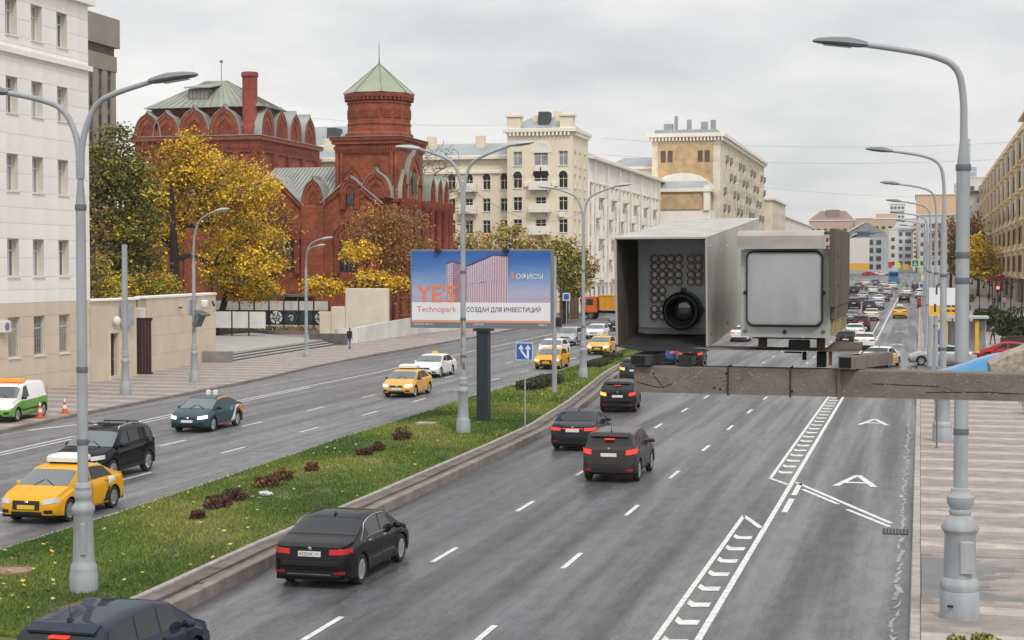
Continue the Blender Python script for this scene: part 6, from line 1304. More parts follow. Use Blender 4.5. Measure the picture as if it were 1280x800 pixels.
class Body:
    def __init__(s, P):
        s.P = P; s.hl = P['L'] / 2; s.xf = s.hl - P['fo']; s.xr = s.xf - P['wb']; s.Ra = P['R'] + .055
        k = s.hl / P['top'][-1][0]
        if abs(k - 1) > 1e-6: P.update(top=[(a * k, b) for a, b in P['top']], belt=[(a * k, b) for a, b in P['belt']], ws=tuple(a * k for a in P['ws']), rw=P['rw'] and tuple(a * k for a in P['rw']), sw=tuple(a * k for a in P['sw']), bp=tuple(a * k for a in P['bp']))
        s._t = interp(P['top']); s.bl = interp(P['belt'])
    def top(s, x): return sum(s._t(x + d) for d in (-.07, -.035, 0, .035, .07)) / 5
    def bot(s, x):
        z = s.P['zs'] + .05 * max(0, abs(x) - s.hl + .5) / .5
        for c in (s.xf, s.xr):
            d = abs(x - c)
            if d < s.Ra: z = max(z, s.P['R'] + math.sqrt(s.Ra ** 2 - d * d))
        return z
    def plan(s, x):
        e = .55; t = max(0, (abs(x) - s.hl + e) / e); t = min(t, 1)
        return 1 - .26 * (1 - math.sqrt(max(0, 1 - t ** 2.4)))
    def lean(s, x, z):
        k = max(0, min(1, (abs(x) - s.hl + .5) / .5)); k = k * k * (3 - 2 * k)
        return math.copysign(k * (.16 * max(0, z - .55) + .35 * max(0, .40 - z)), x)
    def section(s, x):
        P = s.P; zt, zb = s.top(x), s.bot(x); zbl = min(s.bl(x), zt - .025); zbl = max(zbl, zb + .03); zt = max(zt, zbl + .02); w = P['W'] / 2 * s.plan(x); h = zt - zbl
        arch = min(abs(x - s.xf), abs(x - s.xr)) < s.Ra + .08
        fl = .012 if arch else 0
        k = P.get('tumble', .30)
        y7 = w * .945 - k * h * .9
        rr = [(w * (.955 if not arch else .985) + fl, zb), (w * .992 + fl, zb + .16 * (zbl - zb)), (w * .985, zb + .42 * (zbl - zb)), (w * .993, zb + .72 * (zbl - zb)), (w * .972, zb + .93 * (zbl - zb)), (w * .945, zbl),
              (w * .945 - k * h * .12 - .008, zbl + .10 * h), (y7 + .01, zbl + .86 * h), (y7 - .055, zbl + .955 * h), (y7 * .60, zbl + .992 * h), (0, zt)]
        return rr
    def pt(s, x, r, side=1):
        S_ = s.section(x); r = max(0, min(len(S_) - 1.0001, r)); i = int(r); f = r - i; y = S_[i][0] + (S_[i + 1][0] - S_[i][0]) * f; z = S_[i][1] + (S_[i + 1][1] - S_[i][1]) * f
        return Vector((x - s.lean(x, z), side * y, z))
    def ptn(s, x, r, side, off):
        p = s.pt(x, r, side); a = s.pt(x + .02, r, side) - s.pt(x - .02, r, side); b = s.pt(x, r + .05, side) - s.pt(x, r - .05, side)
        n = b.cross(a) * side
        return p + (n.normalized() if n.length > 1e-9 else Vector((0, 0, 1))) * off
    def patch(s, mb, x0, x1, r0, r1, side, off, nx=6, nr=3, mi=0):
        """x0,x1 may be functions of v (0 bottom..1 top)"""
        fx = lambda q, v: q(v) if callable(q) else q; g = []
        for j in range(nr + 1):
            v = j / nr; a, b = fx(x0, v), fx(x1, v)
            g.append([s.ptn(a + (b - a) * i / nx, r0 + (r1 - r0) * v, side, off) for i in range(nx + 1)])
        vs = [p for row in g for p in row]; n1 = nx + 1
        fs = [((j * n1 + i), (j * n1 + i + 1), ((j + 1) * n1 + i + 1), ((j + 1) * n1 + i)) for j in range(nr) for i in range(nx)]
        if side < 0: fs = [f[::-1] for f in fs]
        mb.add(vs, fs, mi)
    def cross(s, mb, x0, x1, m, off, nx=5, ny=8, mi=0, rlo=7.1):
        """patch across the car over the top rows (windscreen, rear window); x0 lower edge, x1 upper edge"""
        vs = []
        for j in range(nx + 1):
            x = x0 + (x1 - x0) * j / nx
            for i in range(ny + 1):
                u = -1 + 2 * i / ny; a = abs(u) ; r = 10 - (10 - rlo) * a * m; vs.append(s.ptn(x, r, 1 if u >= 0 else -1, off))
        n1 = ny + 1; fs = [(j * n1 + i, j * n1 + i + 1, (j + 1) * n1 + i + 1, (j + 1) * n1 + i) for j in range(nx) for i in range(ny)]
        if x1 > x0: fs = [f[::-1] for f in fs]
        mb.add(vs, fs, mi)
    def capx(s, y, z, end, off=0):
        p = min(1, abs(y) / (s.P['W'] / 2 * .985)); u = 1 - (1 - p) / .26
        t = 1.0 if u <= 0 else max(0, 1 - min(1, u) ** 2) ** (1 / 2.4)
        x = s.hl - .55 + .55 * t
        return end * (x + off - abs(s.lean(end * x, z)))
    def cap(s, mb, y0, y1, z0, z1, end, off, ny=4, nz=2, mi=0, sk=0):
        """patch on nose or tail; sk raises the outer end"""
        vs = [Vector((s.capx(y0 + (y1 - y0) * i / ny, z0 + (z1 - z0) * j / nz, end, off), y0 + (y1 - y0) * i / ny, z0 + (z1 - z0) * j / nz + sk * i / ny)) for j in range(nz + 1) for i in range(ny + 1)]
        n1 = ny + 1; fs = [(j * n1 + i, j * n1 + i + 1, (j + 1) * n1 + i + 1, (j + 1) * n1 + i) for j in range(nz) for i in range(ny)]
        if (end < 0): fs = [f[::-1] for f in fs]
        mb.add(vs, fs, mi)
    def build(s, mb, mi2=None):
        P = s.P; xs = set(np.linspace(-s.hl, s.hl, 37).round(4))
        for c in (s.xf, s.xr):
            for k in range(13): xs.add(round(c + s.Ra * math.cos(math.pi * k / 12), 4))
            xs.add(round(c - s.Ra - .012, 4)); xs.add(round(c + s.Ra + .012, 4))
        for d in (.02, .05, .09, .14, .2): xs.add(round(-s.hl + d, 4)); xs.add(round(s.hl - d, 4))
        for q in P['top']: xs.add(q[0])
        xs = sorted(xs); xx = [xs[0]]
        for x in xs[1:]:
            if x - xx[-1] > .008: xx.append(x)
        nr = 11; g = [[s.pt(x, r if r < 10 else 9.9999, 1) for r in range(nr)] for x in xx]
        for side in (1, -1):
            vs = [Vector((p.x, p.y * side, p.z)) for row in g for p in row]; fs = []; 
            for i in range(len(xx) - 1):
                for r in range(nr - 1):
                    f = (i * nr + r, (i + 1) * nr + r, (i + 1) * nr + r + 1, i * nr + r + 1); f = f if side < 0 else f
                    fs.append(f if side < 0 else f[::-1])
            o = len(mb.v); mb.v.extend([tuple(v) for v in vs])
            for k, f in enumerate(fs):
                r = k % (nr - 1); mb.f.append(tuple(a + o for a in f)); mb.m.append(1 if (r == 0 and P.get('clad')) else (2 if (mi2 is not None and r < mi2) else 0))
        for i in (0, len(xx) - 1):
            row = g[i]
            for r in range(nr - 1):
                a, b = row[r], row[r + 1]; f = [a, (a.x, -a.y, a.z), (b.x, -b.y, b.z), b]
                if r == nr - 2: f = [a, (a.x, -a.y, a.z), b]
                mb.poly(f if i else f[::-1], 1 if (r == 0 and P.get('clad')) else (2 if (mi2 is not None and r < mi2) else 0))
CARMESH = {}
def wheel_meshes(R_, spokes, style):
    k = (R_, spokes, style)
    if k in CARMESH: return CARMESH[k]
    Ax = Matrix.Rotation(-math.pi / 2, 3, 'X'); w = .10; q = MB(); rr = R_ * .68
    q.lathe([(rr, -w), (R_ * .93, -w), (R_, -w * .7), (R_, w * .7), (R_ * .93, w), (rr, w * .92), (rr, w * .3)], n=22, axis=Ax, cap=False); t = q.mesh('wheel', M_TYRE, 40)
    q = MB(); q.lathe([(rr + .004, w * .88), (rr * .93, w * .86), (rr * .9, w * .4), (rr * .9, -.02)], n=22, axis=Ax, cap=False, mi=0); q.lathe([(rr * .92, w * .22), (0.01, w * .22)], n=22, axis=Ax, cap=False, mi=1)
    for i in range(spokes):
        a = 2 * math.pi * i / spokes; Mx = Matrix.Rotation(a, 4, 'Y'); wd = .045 if style else .06
        q.add([Mx @ Vector(v) for v in ((.04, w * .75, -wd * .8), (.04, w * .75, wd * .8), (rr * .93, w * .86, wd * .55), (rr * .93, w * .86, -wd * .55), (.04, w * .3, -wd), (.04, w * .3, wd), (rr * .93, w * .4, wd * .8), (rr * .93, w * .4, -wd * .8))], [(0, 1, 2, 3), (0, 3, 7, 4), (1, 5, 6, 2)], 0)
    q.lathe([(.075, w * .3), (.075, w * .8), (.05, w * .84)], n=12, axis=Ax); r = q.mesh('rim', [M_ALLOY, M_TRIM], 40); fixnorm(r)
    CARMESH[k] = (t, r); return CARMESH[k]
def car(name, label, cat, spec, body, loc, head, group='cars on the road', second=None, rear_lit=False, front_lit=False, plate='w', opts=(), seq=0, mi2=None, windglass=None, indicator=0, name_parts=None):
    B = Body(spec); P = spec; T = thing(name, label, cat, loc, head, group); hl, W2 = B.hl, P['W'] / 2
    q = MB(); B.build(q, mi2); b = part('body', q, [body, M_TRIM, second or body], T, smooth=42)
    # floor, wheel wells
    q = MB(); q.box(-hl + .12, hl - .12, -W2 * .88, W2 * .88, P['zs'] - .03, P['zs'] + .1)
    for c in (B.xf, B.xr): q.box(c - B.Ra - .02, c + B.Ra + .02, -W2 + .26, W2 - .26, P['zs'] - .02, P['R'] + B.Ra + .04)
    part('underbody', q, M_UNDER, T)
    q = MB()
    for c in (B.xf, B.xr):
        for sd_ in (-1, 1):
            n = 10
            for k in range(n):
                a, a2 = math.pi * k / n, math.pi * (k + 1) / n; f = lambda t, y: (c + B.Ra * 1.0 * math.cos(t), y * sd_, P['R'] + B.Ra * math.sin(t))
                q.quad(f(a, W2 - .02), f(a2, W2 - .02), f(a2, W2 - .3), f(a, W2 - .3))
    part('wheel_arch_liner', q, M_UNDER, T, stuff=True)
    tm, rm = wheel_meshes(P['R'], 10 if 'spokes' in opts else 7, 0)
    for c in (B.xf, B.xr):
        for sd_ in (1, -1):
            w = put('wheel', tm, T, (c, sd_ * (W2 - .115), P['R']), 0 if sd_ > 0 else math.pi); put('rim', rm, w)
    ws0, ws1 = P['ws']
    q = MB(); B.cross(q, ws1, ws0, .94, .006, 6, 10); part('windscreen', q, windglass or M_CGF, T, smooth=60)
    if P['rw']: q = MB(); B.cross(q, P['rw'][0], P['rw'][1], .92, .006, 5, 10); part('rear_window', q, M_CG, T, smooth=60)
    elif 'reardoors' in opts: pass
    s0, s1 = P['sw']; edges = [s0] + list(P['bp']) + [s1]
    for side in (1, -1):
        for i, (a, c) in enumerate(zip(edges, edges[1:])):
            a_ = a + (.035 if i else 0); c_ = c - .035 if i < len(edges) - 2 else c
            sl0 = (lambda v, a_=a_: a_ + (.42 if P['tail'] == 'sedan' else .14) * v ** 1.3) if i == 0 and P['tail'] != 'van' else a_
            sl1 = (lambda v, c_=c_: c_ - .56 * v ** .9) if i == len(edges) - 2 else c_
            q = MB(); B.patch(q, sl0, sl1, 6.02, 6.93, side, .007, 7, 3); g = part('side_window', q, M_CG, T, smooth=60)
            if 'chrome' in opts: r = MB(); B.patch(r, lambda v: s0 - .05, lambda v: s1 + .02, 5.86, 5.99, side, .010, 10, 1); part('window_trim', r, M_CHROME, g) if i == 0 else None
        if 'chrome' in opts:
            q = MB(); pts = [B.ptn(s0 - .03 + (.44) * v ** 1.3, 5.9 + 1.1 * v, side, .01) for v in (0, .2, .4, .6, .8, 1)] + [B.ptn(x, 7.0, side, .012) for x in np.linspace(s0 + .5, s1 - .55, 6)]; q.tube(pts, .012, 5); part('window_trim', q, M_CHROME, T)
        # door seams and handles
        q = MB()
        for x in ([s0 + .38] if P['tail'] != 'van' else [-.95]) + ([P['bp'][-1]] if P['bp'] else [.05]) + [s1 - .02]:
            B.patch(q, x - .011, x + .011, .35, 5.8, side, .003, 1, 8)
        B.patch(q, B.xr + B.Ra + .06, B.xf - B.Ra - .06, .28, .36, side, .003, 8, 1)
        part('door_seams', q, M_TRIM, T, stuff=True)
        for x in ([s0 + .48] if len(edges) > 2 else []) + [(P['bp'][-1] if P['bp'] else .05) + .12]:
            q = MB(); p_ = B.ptn(x, 4.15, side, .02); q.bevbox(p_.x - .09, p_.x + .09, p_.y - .02, p_.y + .02, p_.z - .014, p_.z + .014, .006); part('door_handle', q, M_CHROME if 'chrome' in opts else body, T)
        q = MB(); z = B.bl(s1 - .1) + .09; x = s1 - .12; q.ball((x, side * (W2 + .06), z), .09, .12, .075, 10, 6); q.cyl((x, side * (W2 - .09), z - .05), (x, side * (W2 + .02), z - .02), .025, n=6); mm = part('mirror', q, M_TRIM if 'blackmirror' in opts else body, T, smooth=60)
    # front: headlights, grille, bumper openings, plate
    zl = B.top(hl - .18); tall = P['H'] > 1.6
    for side in (1, -1):
        q = MB(); B.cap(q, side * W2 * .56, side * W2 * .965, zl - .19, zl - .055, 1, .012, 6, 2, sk=.05); part('headlight', q, M_HLON if front_lit else M_HLT, T, smooth=60, recalc=True)
        q = MB(); B.cap(q, side * W2 * .60, side * W2 * .86, .33 + .06 * tall, .43 + .06 * tall, 1, .010, 4, 1); f = part('fog_lamp', q, M_TRIM, T, recalc=True)
    q = MB(); B.cap(q, -W2 * .42, W2 * .42, zl - .20, zl - .09, 1, .012, 6, 2); part('grille', q, M_TRIM, T)
    q = MB(); B.cap(q, -W2 * .52, W2 * .52, .28, .37, 1, .010, 6, 1); part('air_intake', q, M_TRIM, T)
    if 'biggrille' in opts: q = MB(); B.cap(q, -W2 * .46, W2 * .46, .42, zl - .09, 1, .013, 6, 3); part('lower_grille', q, M_TRIM, T)
    q = MB(); q.box(hl - .02, hl + .02, -.26, .26, .44, .555); part('number_plate', q, M_PLY if plate == 'y' else M_PLATE, T)
    q = MB(); q.ball((B.capx(0, zl - .12, 1, .015), 0, zl - .13), .012, .06, .035, 8, 5); part('emblem', q, M_CHROME, T)
    # rear
    lit = M_TLON if rear_lit else M_TL
    zt = B.top(-hl + .12); 
    for side in (1, -1):
        q = MB(); l = M_TLO if (indicator == side or indicator == 2) else lit
        if P['tail'] == 'sedan': B.cap(q, side * W2 * .50, side * W2 * .975, zt - .20, zt - .085, -1, .014, 7, 2, sk=.02)
        elif P['tail'] == 'hatch': B.cap(q, side * W2 * .62, side * W2 * .975, zt - .27, zt - .11, -1, .014, 6, 2, sk=.05)
        else: B.cap(q, side * W2 * .84, side * W2 * .965, .95, 1.35, -1, .014, 3, 2)
        part('tail_light', q, l, T, smooth=60, recalc=True)
        q = MB(); B.cap(q, side * W2 * .62, side * W2 * .88, .36 + .05 * tall, .43 + .05 * tall, -1, .012, 4, 1); part('reflector', q, M_TL, T, recalc=True)
    q = MB(); B.cap(q, -W2 * .78, W2 * .78, P['zs'] + .06, P['zs'] + .20, -1, .010, 8, 1); part('bumper_insert', q, M_TRIM, T)
    q = MB(); B.cap(q, -W2 * .9, W2 * .9, .615, .628, -1, .006, 8, 1); part('boot_seam', q, M_TRIM, T)
    zp = zt - .245 if P['tail'] == 'sedan' else (zt - .33 if P['tail'] == 'hatch' else .75)
    q = MB(); x = B.capx(0, zp + .06, -1, .012); q.box(x - .006, x + .01, -.26, .26, zp, zp + .115); pl = part('number_plate', q, M_PLY if plate == 'y' else M_PLATE, T)
    q = MB(); q.ball((B.capx(0, zt - .08, -1, .01), 0, zt - .075), .012, .045, .04, 8, 5); part('emblem', q, M_CHROME, T)
    if 'platetext' in opts:
        lettering('К525УК', .095, M_UNDER, pl, frameM((x - .008, .235, zp + .022), (0, -1, 0), (0, 0, 1)), width=.32, extrude=.0015); lettering('197', .06, M_UNDER, pl, frameM((x - .008, -.13, zp + .035), (0, -1, 0), (0, 0, 1)), width=.10, extrude=.0015)
    if 'chromebar' in opts: q = MB(); B.cap(q, -W2 * .55, W2 * .55, .335, .36, -1, .016, 8, 1); part('bumper_trim', q, M_CHROME, T)
    if 'lightbar' in opts: q = MB(); B.cap(q, -W2 * .44, W2 * .44, zt - .13, zt - .10, -1, .016, 8, 1); part('tail_light_strip', q, lit, T)
    q = MB()
    if 'stoplight' in opts: xx = P['rw'][1] - .06; q.bevbox(xx - .12, xx + .03, -.16, .16, B.top(xx) - .045, B.top(xx) - .01, .01); part('stop_light', q, lit, T)
    if P['tail'] == 'hatch': q = MB(); xx = P['rw'][1]; v = [(xx - .075, y, B.top(xx) + dz + .01) for y, dz in ((-W2 * .66, -.02), (W2 * .66, -.02))] + [(xx + .12, y, B.top(xx + .12) + .012) for y in (W2 * .68, -W2 * .68)]; q.add(v + [(a, b_, c - .035) for a, b_, c in v], [(0, 1, 2, 3), (4, 7, 6, 5), (0, 4, 5, 1), (1, 5, 6, 2), (3, 2, 6, 7), (0, 3, 7, 4)]); part('roof_spoiler', q, body, T, recalc=True)
    q = MB(); xa = (P['rw'][1] if P['rw'] else -1.6) + .28; q.add([(xa - .12, 0, B.top(xa) + .075), (xa + .08, .02, B.top(xa)), (xa + .08, -.02, B.top(xa)), (xa - .13, .025, B.top(xa)), (xa - .13, -.025, B.top(xa))], [(0, 1, 2), (0, 3, 1), (0, 2, 4), (0, 4, 3)]); part('antenna', q, M_TRIM, T)
    if 'mast' in opts: q = MB(); q.cyl((xa, 0, B.top(xa)), (xa - .12, 0, B.top(xa) + .32), .008, .004, 5); part('aerial', q, M_TRIM, T)
    q = MB()
    for y in (.35, -.25): q.tube([B.ptn(ws1 + .02, 9.2 if y > 0 else 9.5, 1 if y > 0 else -1, .02), B.ptn(ws1 - .22, 9.9, 1 if y > 0 else -1, .02)], .009, 4)
    part('wipers', q, M_TRIM, T, stuff=True)
    if 'rails' in opts:
        for side in (1, -1):
            q = MB(); y = side * W2 * .66; pts = [(.35, y, B.top(.35) - .05), (.25, y, B.top(.2) + .05), (-.6, y, B.top(-.6) + .065), (-1.45, y, B.top(-1.45) + .05), (-1.55, y, B.top(-1.55) - .05)]; q.tube(pts, .022, 6)
            q.cyl((-.6, y, B.top(-.6) - .05), (-.6, y, B.top(-.6) + .06), .02, n=6); part('roof_rail', q, M_ALLOY, T)
        for x in (.05, -1.1): q = MB(); q.tube([(x, -W2 * .7, B.top(x) + .10), (x, W2 * .7, B.top(x) + .10)], .025, 6); part('cross_bar', q, M_TRIM, T)
    if 'taxibox' in opts:
        q = MB(); z = B.top(-.1) + .02; q.bevbox(-.65, .2, -.5, .5, z + .03, z + .22, .07); part('roof_box', q, M_FRAME, T); q = MB(); q.box(-.5, .1, -.42, .42, z - .03, z + .03); part('roof_bar', q, M_TRIM, T)
    if 'taxisign' in opts:
        q = MB(); z = B.top(-.1); q.bevbox(-.2, 0, -.22, .22, z, z + .13, .04); part('taxi_sign', q, M_PLY if body is not PT['yellow'] else M_FRAME, T)
    return T, B
HD = math.pi / 2
# ---- the carriageway away from the viewer
T, B = car('parked_car' if 0 else 'saloon_car', 'black saloon with chrome window trim and red tail lights, largest on the right carriageway', 'car', dict(SED, L=4.63, W=1.82, H=1.44, wb=2.81, R=.335), PT['black'], (-12.83, 35.1, 0), HD, opts=('chrome', 'spokes', 'chromebar', 'platetext', 'biggrille'), rear_lit=False)
for ch in T.children:
    if ch.name.startswith('tail_light'): ch.data.materials[0] = mat('tail_light_bright', (.50, .012, .012), .2, var=0, emit=.04, ecol=(1, .03, .02))
car('hatchback_car', 'dark navy hatchback seen from above, cut by the lower left corner', 'car', dict(HAT, L=4.2, W=1.74), PT['navy'], (-12.85, 24.1, 0), HD, opts=('stoplight', 'mast'), rear_lit=True)
car('saloon_car', 'black blue saloon with a lit red strip across its tail, beside the grey brown crossover', 'car', dict(SED, L=4.66, W=1.8, top=[(a, b + .02 if b > .9 else b) for a, b in SED['top']]), PT['blackblue'], (-12.92, 62.4, 0), HD + .05, opts=('lightbar', 'blackmirror'), rear_lit=True)
car('crossover_car', 'grey brown crossover with lit brake lights in the second lane', 'car', SUV, PT['brown'], (-9.8, 53.7, 0), HD + .01, opts=('stoplight', 'mast', 'spokes'), rear_lit=True)
car('hatchback_car', 'black hatchback with an orange indicator lit, under the left end of the beam', 'car', dict(HAT, H=1.53), PT['black'], (-14.35, 78.9, 0), HD + .10, opts=('stoplight',), rear_lit=True, indicator=1)
car('hatchback_car', 'dark blue hatchback with orange indicator half hidden behind the beam end', 'car', HAT, PT['navy'], (-17.0, 98.5, 0), HD + .12, rear_lit=True, indicator=1)
car('hatchback_car', 'dark hatchback with red lights glimpsed below the camera hood', 'car', HAT, PT['black'], tuple(G(866, 456)), HD + .04, rear_lit=True)
car('saloon_car', 'white saloon glimpsed between the two camera boxes', 'car', SED, PT['white'], tuple(G(926, 426)), HD + .03, rear_lit=True, indicator=-1)
car('hatchback_car', 'blue hatchback glimpsed under the camera hood by its left bracket', 'car', HAT, PT['blue'], tuple(G(832, 454)), HD + .05, rear_lit=True)
# ---- the carriageway towards the viewer
T, B = car('taxi_car', 'bright yellow taxi saloon with a long white roof box, nearest on the left', 'taxi', dict(SED, L=4.4, W=1.75, H=1.47), PT['yellow'], (-23.6, 41.4, 0), -HD + .03, opts=('taxibox', 'biggrille', 'spokes'), plate='y', group='taxis')
q = MB()
for side in (1, -1): B.patch(q, lambda v: -1.40 + .10 * v, lambda v: -.98 + .0 * v, 2.0, 5.0, side, .006, 4, 4, 0); B.patch(q, lambda v: -1.02 - .06 * v, lambda v: -.62 - .24 * v, .5, 2.2, side, .007, 4, 3, 1)
part('livery_patch', q, [M_FRAME, M_TRIM], T, recalc=True)
car('crossover_car', 'black boxy crossover with silver roof rails beside the nearest yellow taxi', 'car', dict(SUV, W=1.84, H=1.66, L=4.34), PT['black'], (-26.6, 49.4, 0), -HD + .03, opts=('rails',))
T, B = car('saloon_car', 'petrol blue car sharing saloon with orange rear and white stripe', 'car', dict(SED, L=4.4, W=1.72, H=1.47), PT['petrol'], (-30.15, 65.1, 0), -HD + .02, front_lit=True, opts=('blackmirror',))
q = MB()
for side in (1, -1):
    B.patch(q, lambda v: -2.14 + .0 * v, lambda v: -1.25 - .25 * v, 2.2, 5.0, side, .004, 6, 4, 0); B.patch(q, lambda v: -.95 - .62 * v, lambda v: -.55 - .72 * v + .0, .8, 5.0, side, .006, 4, 6, 1); B.patch(q, lambda v: -.72 - .35 * v, lambda v: -.42 - .25 * v, 3.2, 4.9, side, .008, 4, 3, 2)
    B.patch(q, -1.2, .75, .25, .55, side, .006, 8, 1, 0); B.patch(q, -1.2, .55, 6.97, 7.6, side, .006, 10, 2, 0)
part('livery_patch', q, [PT['orange'], M_FRAME, mat('livery_teal', (.08, .35, .30), .3, var=0)], T, recalc=True)
q = MB(); q.bevbox(-.55, -.35, -.25, -.08, B.top(-.4), B.top(-.4) + .2, .03); q.bevbox(-.55, -.35, .08, .25, B.top(-.4), B.top(-.4) + .2, .03); part('roof_mark', q, M_FRAME, T)
car('taxi_car', 'amber yellow taxi saloon with a white roof bar ahead of the white saloon', 'taxi', dict(SED, L=4.4, W=1.72, H=1.47), PT['amber'], (-27.35, 84.9, 0), -HD + .01, opts=('taxibox', 'blackmirror'), front_lit=True, group='taxis')
car('saloon_car', 'white saloon with amber rear doors behind the amber taxi', 'car', dict(SED, L=4.85, W=1.84, H=1.46), PT['white'], (-30.6, 100.6, 0), -HD, opts=('taxisign',), front_lit=True)
car('taxi_car', 'yellow taxi saloon behind the blue lane sign', 'taxi', SED, PT['yellow'], (-25.0, 110.6, 0), -HD + .02, opts=('taxisign', 'biggrille'), plate='y', front_lit=True, group='taxis')
car('saloon_car', 'white saloon close behind the yellow taxi by the blue sign', 'car', dict(SED, L=4.7, W=1.84), PT['white'], (-28.0, 124.5, 0), -HD + .02)
car('crossover_car', 'grey silver crossover behind the white saloon right of the billboard', 'car', SUV, PT['silver'], (-30.6, 142.5, .05), -HD, opts=())
car('saloon_car', 'white saloon with a black bonnet behind the far median lamp', 'car', SED, PT['white'], (-30.7, 156, .1), -HD + .02)
car('taxi_car', 'pale amber taxi saloon before the tip of the green median', 'taxi', dict(SED, L=4.8, W=1.84), PT['amber'], (-25.2, 130, .02), -HD + .02, opts=('taxisign', 'biggrille'), plate='y', front_lit=True, group='taxis')
car('crossover_car', 'dark navy crossover at the left edge of the camera hood', 'car', SUV, PT['navy'], (-31.6, 172.5, .22), -HD)
# green and white van on the pavement
T, B = car('delivery_van', 'small white and green van with an orange light bar parked on the left pavement', 'van', VAN, PT['white'], (-40.0, 65.6, .15), -HD + .14, second=PT['green'], mi2=4, front_lit=True, opts=('blackmirror',), group=None)
q = MB(); q.bevbox(-.05, .35, -.6, .6, B.top(.1) + .02, B.top(.1) + .16, .03); part('light_bar', q, mat('beacon_orange', (.75, .22, .02), .25, emit=.4, ecol=(1, .3, .03), var=0), T)
q = MB()
for side in (1, -1): B.patch(q, -1.2, 1.2, 1.6, 1.95, side, .012, 10, 1)
part('side_strip', q, M_TRIM, T, recalc=True)
# orange tipper truck in the cross street
def truck(label, loc, head):
    T = thing('tipper_truck', label, 'truck', loc, head); oy = mat('tipper_yellow', (.70, .33, .015), .45, var=.08); orr = mat('cab_orange', (.62, .14, .02), .35, var=.04)
    q = MB(); q.bevbox(-3.6, 3.4, -.5, .5, .75, 1.1, .03); part('chassis', q, M_UNDER, T)
    q = MB(); v = [(-3.5, -1.2, 1.25), (1.55, -1.2, 1.25), (1.55, 1.2, 1.25), (-3.5, 1.2, 1.25), (-3.75, -1.25, 2.95), (1.75, -1.25, 2.95), (1.75, 1.25, 2.95), (-3.75, 1.25, 2.95)]; q.add(v, [(0, 3, 2, 1), (4, 5, 6, 7), (0, 1, 5, 4), (1, 2, 6, 5), (2, 3, 7, 6), (3, 0, 4, 7)]); bd = part('tipper_body', q, oy, T)
    for k in range(7):
        for s in (-1, 1): q = MB(); x = -3.3 + k * .8; q.bevbox(x - .07, x + .07, s * 1.26 - .06, s * 1.26 + .06, 1.2, 2.9, .01); part('rib', q, oy, bd)
    q = MB(); q.bevbox(-3.8, 1.8, -1.32, 1.32, 2.953, 3.08, .02); part('rim_rail', q, oy, bd)
    q = MB(); pts = [(1.95, .9), (3.7, .9), (3.75, 1.7), (3.45, 2.75), (3.2, 2.85), (1.95, 2.85)]; q.prism(pts, 2.4, 0, frameM((0, 1.2, 0), (1, 0, 0), (0, 0, 1))); part('cab', q, orr, T, recalc=True)
    for s in (-1, 1): q = MB(); q.box(2.45, 3.3, s * 1.205, s * 1.212, 1.8, 2.55); part('side_window', q, M_CG, T); q = MB(); q.bevbox(3.5, 3.6, s * 1.35 - .1, s * 1.35 + .1, 1.8, 2.3, .02); part('mirror', q, M_TRIM, T)
    q = MB(); q.add([(3.77, -1.05, 1.75), (3.77, 1.05, 1.75), (3.50, 1.0, 2.65), (3.50, -1.0, 2.65)], [(0, 1, 2, 3)]); part('windscreen', q, M_CGF, T); q = MB(); q.bevbox(3.5, 3.9, -1.2, 1.2, .5, .95, .05); part('bumper', q, M_TRIM, T)
    tm, rm = wheel_meshes(.5, 6, 1)
    for x in (2.75, -1.5, -2.75):
        for s in (1, -1): w = put('wheel', tm, T, (x, s * 1.05, .5), 0 if s > 0 else math.pi); w.scale = (1, 1.5, 1); put('rim', rm, w)
    return T
p = G(752, 399); truck('orange cabbed truck with a yellow ribbed tipper body crossing behind the camera hood', (p.x + 1.6, p.y, p.z), math.pi - .05)
# ---- distant right-hand traffic: copies of four base cars with their own paint
def basecar(spec, body, **k):
    T, B = car('queue_car', 'x', 'car', spec, body, (0, -60, 0), HD, rear_lit=True, **k); return T
def recolour(root, body):
    for o in root.children:
        for i, sl in enumerate(o.material_slots):
            if sl.material and sl.material.name.startswith('paint_'): sl.link = 'OBJECT'; sl.material = body
protos = {}
def queue(px_, py_, spec, colour, label, name='queue_car', cat='car', group='cars queuing far along the street', head=HD, dx=0):
    key = 'sed' if spec is SED else ('suv' if spec is SUV else 'hat'); p = G(px_, py_)
    pos = (p.x + dx, p.y + (spec['L'] / 2 if head == HD else 0), gz(p.y + 2))
    if key not in protos:
        T, _ = car(name, label, cat, spec, PT[colour], pos, head, rear_lit=False, group=group); protos[key] = (T, True); return T
    T = copy_tree(protos[key][0]); T.location = pos; T.rotation_euler = (0, 0, head); T.name = name; tag(T, label, cat, group); recolour(T, PT[colour]); return T
